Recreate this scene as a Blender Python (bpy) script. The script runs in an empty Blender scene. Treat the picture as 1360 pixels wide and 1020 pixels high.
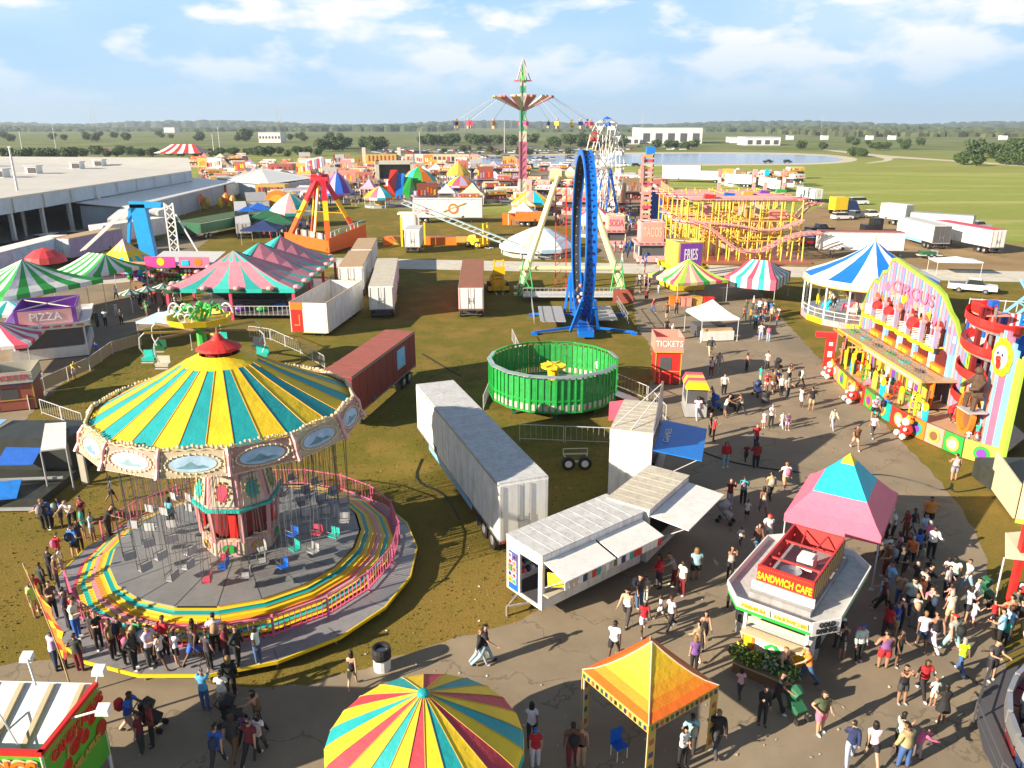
import bpy, bmesh, math, random
from mathutils import Vector, Matrix
from math import sin, cos, pi, radians, atan2, hypot, sqrt
R = random.Random(7)
SC = bpy.context.scene
COL = SC.collection
FOC = 1040.0; HC = 20.0; PITCH = math.atan(345/FOC)

def G(px, py, z=0.0):
    """ground (or height z) point that is seen at a photograph pixel (1360x1020)"""
    x = (px-680)/FOC; y = -(py-510)/FOC
    d = (x, cos(PITCH)+y*sin(PITCH), -sin(PITCH)+y*cos(PITCH))
    t = (z-HC)/d[2]
    return Vector((d[0]*t, d[1]*t, z))
def PX(v):
    dz = v[2]-HC
    d = v[1]*cos(PITCH)-dz*sin(PITCH); w = v[1]*sin(PITCH)+dz*cos(PITCH)
    if d < .1: return (-9999, -9999)
    return (680+FOC*v[0]/d, 510-FOC*w/d)

# ------------------------------------------------------------ materials
MATS = {}
def nodes_of(name):
    m = bpy.data.materials.new(name); m.use_nodes = True
    nt = m.node_tree; nt.nodes.clear()
    out = nt.nodes.new('ShaderNodeOutputMaterial'); b = nt.nodes.new('ShaderNodeBsdfPrincipled')
    nt.links.new(b.outputs[0], out.inputs[0])
    return m, nt, b
def mixrgb(nt, fac, a, b, mode='MIX'):
    n = nt.nodes.new('ShaderNodeMix'); n.data_type = 'RGBA'; n.blend_type = mode
    if isinstance(fac, (int, float)): n.inputs[0].default_value = fac
    else: nt.links.new(fac, n.inputs[0])
    for s, v in ((6, a), (7, b)):
        if isinstance(v, tuple): n.inputs[s].default_value = (*v[:3], 1)
        else: nt.links.new(v, n.inputs[s])
    return n.outputs[2]
def noise(nt, vec, scale, detail=3, rough=.6, dist=0):
    n = nt.nodes.new('ShaderNodeTexNoise'); n.inputs['Scale'].default_value = scale
    n.inputs['Detail'].default_value = detail; n.inputs['Roughness'].default_value = rough
    n.inputs['Distortion'].default_value = dist
    if vec is not None: nt.links.new(vec, n.inputs['Vector'])
    return n.outputs[0]
def ramp(nt, v, p0, p1):
    n = nt.nodes.new('ShaderNodeMapRange'); n.inputs[1].default_value = p0; n.inputs[2].default_value = p1
    nt.links.new(v, n.inputs[0]); return n.outputs[0]
def mat(name, rgb, rough=.6, var=.12, metal=0, scale=1.3, grime=0, bump=0, objcol=False):
    """surface colour with uneven wear: large soft variation, optional streaks of grime, optional bump"""
    if name in MATS: return MATS[name]
    m, nt, b = nodes_of(name)
    geo = nt.nodes.new('ShaderNodeNewGeometry')
    base = (*rgb, 1)
    if objcol:
        oi = nt.nodes.new('ShaderNodeObjectInfo'); base = oi.outputs['Color']
    n1 = noise(nt, geo.outputs['Position'], scale, 4, .65)
    mr = nt.nodes.new('ShaderNodeMapRange'); mr.inputs[1].default_value = .25; mr.inputs[2].default_value = .75
    mr.inputs[3].default_value = 1-var; mr.inputs[4].default_value = 1+var
    nt.links.new(n1, mr.inputs[0])
    vm = nt.nodes.new('ShaderNodeVectorMath'); vm.operation = 'SCALE'
    if objcol: nt.links.new(base, vm.inputs[0])
    else: vm.inputs[0].default_value = rgb
    nt.links.new(mr.outputs[0], vm.inputs['Scale'])
    c = vm.outputs[0]
    if grime:
        mp = nt.nodes.new('ShaderNodeMapping'); mp.inputs['Scale'].default_value = (3, 3, .35)
        nt.links.new(geo.outputs['Position'], mp.inputs[0])
        g = ramp(nt, noise(nt, mp.outputs[0], 1.4, 5, .7), .48, .8)
        mm = nt.nodes.new('ShaderNodeMath'); mm.operation = 'MULTIPLY'; mm.inputs[1].default_value = grime
        nt.links.new(g, mm.inputs[0])
        c = mixrgb(nt, mm.outputs[0], c, (rgb[0]*.35+.03, rgb[1]*.3+.02, rgb[2]*.25+.01))
    nt.links.new(c, b.inputs['Base Color'])
    b.inputs['Roughness'].default_value = rough; b.inputs['Metallic'].default_value = metal
    if bump:
        bp = nt.nodes.new('ShaderNodeBump'); bp.inputs['Strength'].default_value = bump; bp.inputs['Distance'].default_value = .05
        nt.links.new(noise(nt, geo.outputs['Position'], scale*3, 3), bp.inputs['Height'])
        nt.links.new(bp.outputs[0], b.inputs['Normal'])
    MATS[name] = m
    return m
PAL = dict(white=(.78,.78,.76), offwhite=(.55,.51,.42), cream=(.62,.53,.36), grey=(.36,.37,.38), lightgrey=(.55,.56,.57), darkgrey=(.09,.09,.1),
 black=(.018,.018,.02), red=(.62,.03,.025), darkred=(.22,.02,.02), brick=(.35,.1,.07), orange=(.85,.2,.02), deeporange=(.75,.1,.015), yellow=(.85,.6,.02),
 gold=(.55,.36,.08), amber=(.8,.36,.03), green=(.03,.36,.06), neon=(.25,.75,.05), lime=(.42,.65,.08), darkgreen=(.02,.13,.06), teal=(.01,.36,.33), sea=(.03,.5,.42),
 cyan=(.01,.5,.72), sky=(.22,.5,.8), blue=(.01,.12,.55), royal=(.01,.2,.7), navy=(.02,.04,.14), purple=(.2,.05,.4), lilac=(.4,.34,.52),
 pink=(.7,.17,.3), hotpink=(.85,.06,.3), palepink=(.68,.36,.36), rose=(.62,.08,.14), brown=(.2,.1,.05), tan=(.48,.34,.2), wood=(.28,.17,.09),
 steel=(.45,.46,.48), rust=(.3,.12,.06), coral=(.85,.3,.24), khaki=(.42,.36,.24), denim=(.1,.18,.36), paledenim=(.35,.45,.6),
 glass=(.03,.04,.05), rubber=(.02,.02,.02), foliage=(.05,.11,.025), bark=(.14,.1,.07), hiviz=(.7,.95,.03), turquoise=(.01,.34,.36), paleyellow=(.82,.76,.38), paleblue=(.45,.65,.82))
def M(c, kind='paint'):
    """named colour in one of a few finishes"""
    if c in MATS: return MATS[c]
    key = c+'_'+kind
    if key in MATS: return MATS[key]
    rgb = PAL[c]
    if kind == 'paint': return mat(key, rgb, .42, .07, grime=.3)
    if kind == 'dirty': return mat(key, rgb, .6, .14, grime=.7, bump=.25)
    if kind == 'cloth': return mat(key, rgb, .62, .12, scale=.7, bump=.75, grime=.12)
    if kind == 'metal': return mat(key, rgb, .35, .1, metal=.7)
    if kind == 'clean': return mat(key, rgb, .35, .04)
    if kind == 'glass': return mat(key, rgb, .08, .05)
    return mat(key, rgb, .6, .1)

# ------------------------------------------------------------ mesh builder
class MB:
    def __init__(s, c='white', kind='paint'):
        s.v = []; s.f = []; s.fm = []; s.ml = []; s.X = Matrix.Identity(4); s.smooth = False; s.sm = []; s.m(c, kind)
    def m(s, c, kind='paint'):
        mt = c if not isinstance(c, str) else M(c, kind)
        if mt not in s.ml: s.ml.append(mt)
        s.c = s.ml.index(mt); return s
    def at(s, x=0, y=0, z=0, rz=0, rx=0, ry=0):
        s.X = Matrix.Translation((x, y, z)) @ Matrix.Rotation(rz, 4, 'Z') @ Matrix.Rotation(rx, 4, 'X') @ Matrix.Rotation(ry, 4, 'Y'); return s
    def add(s, pts, faces):
        o = len(s.v)
        s.v += [tuple(s.X @ Vector(p)) for p in pts]
        for f in faces:
            s.f.append([o+i for i in f]); s.fm.append(s.c); s.sm.append(s.smooth)
        return s
    def box(s, cx, cy, z0, sx, sy, sz, rz=0):
        c, n = cos(rz), sin(rz); p = []
        for z in (z0, z0+sz):
            for a, b in ((-1, -1), (1, -1), (1, 1), (-1, 1)):
                x, y = a*sx/2, b*sy/2; p.append((cx+x*c-y*n, cy+x*n+y*c, z))
        return s.add(p, [(3, 2, 1, 0), (4, 5, 6, 7), (0, 1, 5, 4), (1, 2, 6, 5), (2, 3, 7, 6), (3, 0, 4, 7)])
    def hexa(s, p):  # 4 bottom, 4 top
        return s.add(p, [(3, 2, 1, 0), (4, 5, 6, 7), (0, 1, 5, 4), (1, 2, 6, 5), (2, 3, 7, 6), (3, 0, 4, 7)])
    def slab(s, p, t):  # planar polygon p thickened by vector t
        t = Vector(t); n = len(p); q = [tuple(Vector(a)+t) for a in p]
        return s.add(list(p)+q, [tuple(range(n))[::-1], tuple(range(n, 2*n))]+[(i, (i+1) % n, n+(i+1) % n, n+i) for i in range(n)])
    def poly(s, p): return s.add(p, [tuple(range(len(p)))])
    def cyl(s, p0, p1, r0, r1=None, n=8, caps=True):
        r1 = r0 if r1 is None else r1
        p0 = Vector(p0); p1 = Vector(p1); d = (p1-p0)
        if d.length < 1e-6: return s
        d.normalize(); u = d.orthogonal().normalized(); w = d.cross(u)
        p = [p0+(u*cos(2*pi*i/n)+w*sin(2*pi*i/n))*r0 for i in range(n)]+[p1+(u*cos(2*pi*i/n)+w*sin(2*pi*i/n))*r1 for i in range(n)]
        f = [(i, (i+1) % n, n+(i+1) % n, n+i) for i in range(n)]
        if caps: f += [tuple(range(n))[::-1], tuple(range(n, 2*n))]
        return s.add(p, f)
    def tube(s, pts, r, n=6, closed=False):
        pts = [Vector(p) for p in pts]; k = len(pts); V = []; F = []
        u = None
        for i, p in enumerate(pts):
            a = pts[i-1] if (i or closed) else p; b = pts[(i+1) % k] if (i < k-1 or closed) else p
            d = (b-a).normalized()
            u = d.orthogonal().normalized() if u is None else (u-d*u.dot(d)).normalized()
            w = d.cross(u); rr = r[i] if isinstance(r, (list, tuple)) else r
            V += [p+(u*cos(2*pi*j/n)+w*sin(2*pi*j/n))*rr for j in range(n)]
        for i in range(k if closed else k-1):
            a = i*n; b = ((i+1) % k)*n
            F += [(a+j, a+(j+1) % n, b+(j+1) % n, b+j) for j in range(n)]
        if not closed: F += [tuple(range(n))[::-1], tuple(range((k-1)*n, k*n))]
        return s.add(V, F)
    def beam(s, p0, p1, w, h=None, up=(0, 0, 1)):
        h = w if h is None else h
        p0 = Vector(p0); p1 = Vector(p1); d = (p1-p0).normalized(); up = Vector(up)
        if abs(d.dot(up)) > .98: up = Vector((0, 1, 0))
        a = d.cross(up).normalized()*w/2; b = a.cross(d).normalized()*h/2
        return s.hexa([p0-a-b, p0+a-b, p0+a+b, p0-a+b, p1-a-b, p1+a-b, p1+a+b, p1-a+b])
    def lathe(s, prof, n=24, cx=0, cy=0, mats=None, a0=0, a1=2*pi, ph=0):
        full = abs(a1-a0-2*pi) < 1e-6; k = n if full else n+1
        V = []
        for r, z in prof:
            V += [(cx+r*cos(ph+a0+(a1-a0)*i/n), cy+r*sin(ph+a0+(a1-a0)*i/n), z) for i in range(k)]
        for j in range(len(prof)-1):
            for i in range(n):
                if mats: s.m(*mats(i, j)) if isinstance(mats(i, j), tuple) else s.m(mats(i, j))
                i2 = (i+1) % k if full else i+1
                q = [j*k+i, j*k+i2, (j+1)*k+i2, (j+1)*k+i]
                s.add([V[t] for t in q], [(0, 1, 2, 3)])
        return s
    def ball(s, c, r, sx=1, sy=1, sz=1, n=10, m=6):
        p = [(c[0], c[1], c[2]-r*sz)]
        for j in range(1, m):
            a = -pi/2+pi*j/m
            p += [(c[0]+r*sx*cos(a)*cos(2*pi*i/n), c[1]+r*sy*cos(a)*sin(2*pi*i/n), c[2]+r*sz*sin(a)) for i in range(n)]
        p.append((c[0], c[1], c[2]+r*sz)); t = len(p)-1
        f = [(0, 1+(i+1) % n, 1+i) for i in range(n)]
        for j in range(m-2):
            a = 1+j*n; f += [(a+i, a+(i+1) % n, a+n+(i+1) % n, a+n+i) for i in range(n)]
        a = 1+(m-2)*n; f += [(a+i, a+(i+1) % n, t) for i in range(n)]
        return s.add(p, f)
    def mesh(s, name):
        me = bpy.data.meshes.new(name); me.from_pydata([tuple(q) for q in s.v], [], s.f)
        for q in s.ml: me.materials.append(q)
        me.polygons.foreach_set('material_index', s.fm); me.polygons.foreach_set('use_smooth', s.sm); me.validate(); me.update()
        return me
    def build(s, name, parent=None, loc=None, rz=0):
        o = bpy.data.objects.new(name, s.mesh(name)); COL.objects.link(o)
        if parent: o.parent = parent
        if loc is not None: o.location = loc
        o.rotation_euler.z = rz
        return o
# ------------------------------------------------------------ things
THINGS = []
def tag(o, label, cat, group=None, kind=None):
    o['label'] = label; o['category'] = cat
    if group: o['group'] = group
    if kind: o['kind'] = kind
    THINGS.append(o); return o
def thing(name, label, cat, loc=(0, 0, 0), rz=0, group=None):
    o = bpy.data.objects.new(name, None); COL.objects.link(o); o.empty_display_size = .3
    o.location = loc; o.rotation_euler.z = rz
    return tag(o, label, cat, group)
def struct(name, mb):
    o = mb.build(name); o['kind'] = 'structure'; return o
def dup(root, loc, rz, label, group=None, scale=None, color=None):
    def cp(o, par):
        c = o.copy(); COL.objects.link(c); c.parent = par
        if color is not None and o.get('tint'): c.color = color
        for k in [q for q in o.children]: cp(k, c)
        return c
    c = cp(root, None); c.location = loc; c.rotation_euler.z = rz
    if scale: c.scale = scale if isinstance(scale, tuple) else (scale,)*3
    c['label'] = label
    if group: c['group'] = group
    THINGS.append(c)
    return c
FONT = {}
def text(name, s, size, parent, loc, rx=pi/2, rz=0, c='white', ry=0, ext=.02, kind='clean', sx=1, bold=0, label=None):
    cu = bpy.data.curves.new('lettering', 'FONT'); cu.body = s; cu.size = size; cu.extrude = ext; cu.align_x = 'CENTER'; cu.align_y = 'CENTER'
    cu.offset = bold
    t = bpy.data.objects.new('tmp', cu); COL.objects.link(t)
    bpy.context.view_layer.update()
    me = bpy.data.meshes.new_from_object(t.evaluated_get(bpy.context.evaluated_depsgraph_get()))
    bpy.data.objects.remove(t); bpy.data.curves.remove(cu)
    me.materials.clear(); me.materials.append(M(c, kind))
    o = bpy.data.objects.new(name, me); COL.objects.link(o); o.parent = parent; o.location = loc
    o.rotation_euler = (rx, ry, rz); o.scale = (sx, 1, 1)
    return o
# ============================================================ camera, light, sky
cam = bpy.data.cameras.new('camera'); co = bpy.data.objects.new('camera', cam); COL.objects.link(co)
cam.sensor_width = 36; cam.lens = 36*FOC/1360; cam.clip_start = .5; cam.clip_end = 30000
co.location = (0, 0, HC); co.rotation_euler = (pi/2-PITCH, 0, 0); SC.camera = co
SUN_EL = radians(22); SUN_AZ = radians(180+28)      # direction towards the sun, angle from +x
sd = Vector((cos(SUN_AZ)*cos(SUN_EL), sin(SUN_AZ)*cos(SUN_EL), sin(SUN_EL)))
sl = bpy.data.lights.new('sun', 'SUN'); sl.energy = 5.0; sl.angle = radians(.5); sl.color = (1, .86, .67)
so = bpy.data.objects.new('sun', sl); COL.objects.link(so); so.rotation_euler = sd.to_track_quat('Z', 'Y').to_euler(); so.location = (-60, -60, 80)
w = bpy.data.worlds.new('World'); SC.world = w; w.use_nodes = True
nt = w.node_tree; nt.nodes.clear()
out = nt.nodes.new('ShaderNodeOutputWorld'); bg = nt.nodes.new('ShaderNodeBackground'); nt.links.new(bg.outputs[0], out.inputs[0])
sky = nt.nodes.new('ShaderNodeTexSky'); sky.sky_type = 'NISHITA'; sky.sun_disc = False
sky.sun_elevation = SUN_EL; sky.sun_rotation = pi/2-SUN_AZ; sky.air_density = 1.0; sky.dust_density = .6; sky.ozone_density = 1.5
tc = nt.nodes.new('ShaderNodeTexCoord')
# soft clouds low in the sky, clear deeper blue overhead
sp = nt.nodes.new('ShaderNodeSeparateXYZ'); nt.links.new(tc.outputs['Generated'], sp.inputs[0])
def mth(op, a, b=None):
    n = nt.nodes.new('ShaderNodeMath'); n.operation = op
    for i, q in enumerate((a, b)):
        if q is None: continue
        if isinstance(q, (int, float)): n.inputs[i].default_value = q
        else: nt.links.new(q, n.inputs[i])
    return n.outputs[0]
mp = nt.nodes.new('ShaderNodeMapping'); mp.inputs['Scale'].default_value = (3.0, 3.0, 8); mp.inputs['Location'].default_value = (1.7, 0.4, .35)
nt.links.new(tc.outputs['Generated'], mp.inputs[0])
n1 = noise(nt, mp.outputs[0], 3.0, 10, .56, .1); n2 = noise(nt, mp.outputs[0], .8, 3, .5)
cl = ramp(nt, mth('ADD', mth('MULTIPLY', n1, .7), mth('MULTIPLY', n2, .4)), .53, .62)
veil = ramp(nt, mth('ADD', mth('MULTIPLY', n2, .8), mth('MULTIPLY', noise(nt, mp.outputs[0], 1.1, 6, .6), .3)), .36, .66)
hz = ramp(nt, sp.outputs[2], .015, .10)
grad = mixrgb(nt, ramp(nt, sp.outputs[2], 0, .13), (3.9, 5.6, 7.2), (2.4, 4.8, 7.6))
base = mixrgb(nt, mth('MULTIPLY', mth('MULTIPLY', veil, hz), .8), grad, (5.2, 6.6, 7.8))
skyc = mixrgb(nt, mth('MULTIPLY', mth('MULTIPLY', cl, .9), hz), base, (8.0, 7.9, 8.0))
up = ramp(nt, sp.outputs[2], .14, .5)
zen = mixrgb(nt, .75, sky.outputs[0], (1.2, 1.6, 2.3))
fin = mixrgb(nt, up, skyc, zen)
nt.links.new(fin, bg.inputs[0]); bg.inputs[1].default_value = .06
SC.view_settings.view_transform = 'Standard'; SC.view_settings.look = 'None'; SC.view_settings.exposure = 1.22; SC.view_settings.gamma = 1
SC.cycles.max_bounces = 6; SC.cycles.diffuse_bounces = 3; SC.cycles.glossy_bounces = 2; SC.cycles.transmission_bounces = 2; SC.cycles.volume_bounces = 0
SC.cycles.caustics_reflective = False; SC.cycles.caustics_refractive = False

# ============================================================ ground
def ground_mat():
    m, nt, b = nodes_of('ground_grass')
    g = nt.nodes.new('ShaderNodeNewGeometry'); P_ = g.outputs['Position']
    sp = nt.nodes.new('ShaderNodeSeparateXYZ'); nt.links.new(P_, sp.inputs[0])
    fine = noise(nt, P_, 6, 5, .75); mid = noise(nt, P_, .35, 5, .7); big = noise(nt, P_, .06, 4, .6); vbig = noise(nt, P_, .006, 4, .6)
    # fair ground: worn olive turf with bare brown dirt
    turf = mixrgb(nt, ramp(nt, fine, .3, .7), (.12, .115, .017), (.19, .16, .03))
    dirt = mixrgb(nt, ramp(nt, fine, .25, .75), (.22, .14, .035), (.31, .2, .055))
    turf = mixrgb(nt, mul_(nt, ramp(nt, noise(nt, P_, 1.6, 5, .75), .5, .7), .55), turf, (.075, .078, .013))
    dirt = mixrgb(nt, mul_(nt, ramp(nt, noise(nt, P_, 2.6, 5, .8), .55, .7), .5), dirt, (.16, .12, .03))
    worn = mixrgb(nt, ramp(nt, mid, .44, .6), turf, dirt)
    nearf = nt.nodes.new('ShaderNodeMapRange'); nearf.inputs[1].default_value = 46; nearf.inputs[2].default_value = 34
    nt.links.new(sp.outputs[1], nearf.inputs[0])
    worn = mixrgb(nt, ramp(nt, nearf.outputs[0], 0.1, 1.3), worn, dirt)
    bigm = ramp(nt, big, .42, .62)
    fair = mixrgb(nt, bigm, mixrgb(nt, .35, turf, worn), worn)
    # open field beyond: green with mown straw streaks
    mp = nt.nodes.new('ShaderNodeMapping'); mp.inputs['Rotation'].default_value = (0, 0, .42); mp.inputs['Scale'].default_value = (.011, .075, 1)
    nt.links.new(P_, mp.inputs[0])
    st = noise(nt, mp.outputs[0], 1, 5, .65)
    green = mixrgb(nt, ramp(nt, mid, .3, .7), (.22, .28, .055), (.3, .33, .08))
    field = mixrgb(nt, mul_(nt, ramp(nt, st, .5, .66), .75), green, (.44, .4, .16))
    field = mixrgb(nt, mul_(nt, ramp(nt, vbig, .5, .72), .6), field, (.2, .17, .06))
    far = mixrgb(nt, ramp(nt, noise(nt, P_, .012, 5, .65), .35, .65), (.1, .14, .045), (.22, .24, .1))
    fm = nt.nodes.new('ShaderNodeMapRange'); fm.inputs[1].default_value = 430; fm.inputs[2].default_value = 700; nt.links.new(sp.outputs[1], fm.inputs[0])
    field = mixrgb(nt, fm.outputs[0], field, far)
    # where the fair ends: left of the lot and nearer than about 240 m
    wob = nt.nodes.new('ShaderNodeMath'); wob.operation = 'MULTIPLY_ADD'; wob.inputs[1].default_value = 40; nt.links.new(big, wob.inputs[0]); nt.links.new(sp.outputs[1], wob.inputs[2])
    xx = nt.nodes.new('ShaderNodeMath'); xx.operation = 'MULTIPLY_ADD'; xx.inputs[1].default_value = .55; nt.links.new(sp.outputs[0], xx.inputs[0]); nt.links.new(wob.outputs[0], xx.inputs[2])
    e = nt.nodes.new('ShaderNodeMapRange'); e.inputs[1].default_value = 196; e.inputs[2].default_value = 214; nt.links.new(xx.outputs[0], e.inputs[0])
    c = mixrgb(nt, e.outputs[0], fair, field)
    nt.links.new(c, b.inputs['Base Color']); b.inputs['Roughness'].default_value = .95
    b.inputs['Specular IOR Level'].default_value = .1
    bp = nt.nodes.new('ShaderNodeBump'); bp.inputs['Strength'].default_value = .6; bp.inputs['Distance'].default_value = .06
    nt.links.new(noise(nt, P_, 9, 4, .7), bp.inputs['Height']); nt.links.new(bp.outputs[0], b.inputs['Normal'])
    return m
def mul_(nt, a, k):
    n = nt.nodes.new('ShaderNodeMath'); n.operation = 'MULTIPLY'; n.inputs[1].default_value = k; nt.links.new(a, n.inputs[0]); return n.outputs[0]
def two(name, a, b, s1, s2, c=None, rough=.9, bump=.3, spec=.2):
    m, nt, bs = nodes_of(name); g = nt.nodes.new('ShaderNodeNewGeometry'); P_ = g.outputs['Position']
    col = mixrgb(nt, ramp(nt, noise(nt, P_, s1, 5, .65), .3, .7), a, b)
    if c: col = mixrgb(nt, ramp(nt, noise(nt, P_, s2, 4, .7, .5), .56, .68), col, c)
    nt.links.new(col, bs.inputs['Base Color']); bs.inputs['Roughness'].default_value = rough; bs.inputs['Specular IOR Level'].default_value = spec
    if bump:
        bp = nt.nodes.new('ShaderNodeBump'); bp.inputs['Strength'].default_value = bump; bp.inputs['Distance'].default_value = .02
        nt.links.new(noise(nt, P_, 14, 3, .7), bp.inputs['Height']); nt.links.new(bp.outputs[0], bs.inputs['Normal'])
    MATS[name] = m; return m
mb = MB(ground_mat())
mb.poly([(-9000, -300, 0), (9000, -300, 0), (9000, 16000, 0), (-9000, 16000, 0)])
struct('ground', mb)
def asphalt():
    m, nt, b = nodes_of('asphalt'); g = nt.nodes.new('ShaderNodeNewGeometry'); P_ = g.outputs['Position']
    c = mixrgb(nt, ramp(nt, noise(nt, P_, .35, 6, .7), .3, .7), (.225, .18, .122), (.31, .25, .175))
    c = mixrgb(nt, mul_(nt, ramp(nt, noise(nt, P_, .11, 3, .6, .6), .5, .66), .6), c, (.155, .13, .095))
    c = mixrgb(nt, mul_(nt, ramp(nt, noise(nt, P_, 1.3, 5, .8), .62, .72), .7), c, (.12, .1, .075))
    c = mixrgb(nt, mul_(nt, ramp(nt, noise(nt, P_, 22, 3, .8), .35, .75), .3), c, (.34, .29, .22))
    vo = nt.nodes.new('ShaderNodeTexVoronoi'); vo.feature = 'DISTANCE_TO_EDGE'; vo.inputs['Scale'].default_value = .16
    wv = nt.nodes.new('ShaderNodeVectorMath'); wv.operation = 'ADD'; nz = nt.nodes.new('ShaderNodeTexNoise'); nz.inputs['Scale'].default_value = .6; nz.inputs['Detail'].default_value = 5
    nt.links.new(P_, nz.inputs['Vector']); nt.links.new(P_, wv.inputs[0]); sc = nt.nodes.new('ShaderNodeVectorMath'); sc.operation = 'SCALE'; sc.inputs['Scale'].default_value = 3; nt.links.new(nz.outputs['Color'], sc.inputs[0]); nt.links.new(sc.outputs[0], wv.inputs[1]); nt.links.new(wv.outputs[0], vo.inputs['Vector'])
    c = mixrgb(nt, mul_(nt, ramp(nt, vo.outputs['Distance'], .008, .003), .35), c, (.05, .045, .035))
    nt.links.new(c, b.inputs['Base Color']); b.inputs['Roughness'].default_value = .85; b.inputs['Specular IOR Level'].default_value = .25
    bp = nt.nodes.new('ShaderNodeBump'); bp.inputs['Strength'].default_value = .35; bp.inputs['Distance'].default_value = .02; nt.links.new(noise(nt, P_, 11, 4, .8), bp.inputs['Height']); nt.links.new(bp.outputs[0], b.inputs['Normal'])
    return m
ASPH = asphalt()
CONC = two('concrete_road', (.5, .48, .42), (.62, .6, .54), .3, .9, (.42, .38, .3))
DIRT = two('packed_dirt', (.24, .16, .08), (.33, .235, .12), .2, .07, (.2, .14, .055))
PALE = two('dusty_midway', (.2, .17, .13), (.28, .24, .19), .3, .08, (.14, .13, .07))
WATER = two('lake_water', (.16, .22, .34), (.19, .26, .38), .02, .05, None, .16, .15, .5)
LOT = two('worn_parking_grass', (.12, .14, .06), (.2, .19, .11), .06, .02, (.08, .1, .05))
TRACK = two('sandy_track', (.5, .44, .33), (.6, .54, .42), .05, .1)
def sheet(name, px, m, z, world=False, smooth=2, ragged=0):
    p = [Vector((a, b, z)) if world else G(a, b, z) for a, b in px]
    for _ in range(smooth):
        q = []
        for i in range(len(p)):
            a, b = p[i], p[(i+1) % len(p)]; q += [a*.75+b*.25, a*.25+b*.75]
        p = q
    if ragged:
        q = []; rr = random.Random(5)
        for i in range(len(p)):
            a, b = p[i], p[(i+1) % len(p)]; k = max(1, min(60, int((b-a).length/.6))); nrm = Vector((b.y-a.y, a.x-b.x, 0)).normalized()
            for j in range(k): q.append(a.lerp(b, j/k)+nrm*rr.uniform(-1, 1)*ragged)
        p = q
    mb = MB(m); mb.poly([(v.x, v.y, z) for v in p]); return struct(name, mb)
sheet('midway_path', [(-200, 1150), (-60, 900), (0, 882), (120, 872), (210, 893), (340, 918), (430, 905), (554, 862), (680, 826), (716, 812), (850, 742), (838, 640), (858, 545), (872, 470), (838, 425), (846, 352), (960, 350), (1004, 380), (1054, 440), (1130, 520), (1200, 588), (1242, 632), (1272, 668), (1296, 705), (1314, 757), (1322, 830), (1336, 900), (1400, 1000), (1500, 1200), (600, 1400)], ASPH, .008, smooth=1, ragged=.13)
sheet('left_midway', [(-60, 700), (0, 590), (62, 530), (110, 482), (165, 448), (210, 430), (240, 408), (240, 385), (196, 356), (250, 340), (300, 300), (280, 290), (150, 345), (60, 395), (-100, 450)], ASPH, .010, smooth=1, ragged=.15)
sheet('road', [(-28, 123.5), (75, 111.2), (180, 98.5), (180, 91), (72, 103), (-28, 115)], CONC, .012, world=True, smooth=0)
sheet('side_road', [(-28, 123.5), (-46, 116), (-60, 104), (-56, 100), (-43, 110), (-28, 115)], CONC, .012, world=True, smooth=1)
sheet('dirt_lot', [(1050, 372), (1010, 345), (1040, 310), (1060, 285), (1100, 270), (1150, 278), (1200, 300), (1290, 318), (1400, 330), (1460, 362), (1360, 364), (1200, 361)], DIRT, .006, smooth=2, ragged=.6)
sheet('far_midway', [(540, 285), (480, 260), (330, 262), (262, 240), (262, 228), (420, 222), (620, 226), (850, 232), (880, 262), (870, 300), (866, 352), (800, 352), (770, 300), (640, 262)], PALE, .006, smooth=2, ragged=.8)
sheet('lake', [(470, 222), (500, 212), (560, 208), (690, 207), (810, 205.5), (880, 204), (1000, 204), (1090, 206.5), (1125, 211), (1105, 216), (1000, 217.5), (800, 219), (600, 222)], WATER, .02, smooth=2)
sheet('lake_shore', [(440, 226), (486, 210), (560, 205.6), (690, 204.5), (810, 203), (880, 202), (1000, 202), (1100, 204.5), (1148, 211), (1115, 218), (1000, 219.5), (800, 221), (600, 225)], TRACK, .010, smooth=2)
sheet('parking_ground', [(470, 207), (470, 196), (560, 190), (760, 191), (860, 196), (830, 203), (640, 206)], LOT, .012, smooth=2)
sheet('far_parking_ground', [(40, 206), (60, 198), (220, 197), (230, 206)], LOT, .014, smooth=1)
sheet('dirt_track', [(1090, 199), (1160, 207.5), (1180, 212), (1150, 216.5), (1150, 217.6), (1186, 213.5), (1184, 209.5), (1230, 212), (1360, 221), (1500, 233), (1500, 230), (1360, 219), (1230, 210.4), (1160, 205), (1095, 198)], TRACK, .016, smooth=1)
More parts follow.
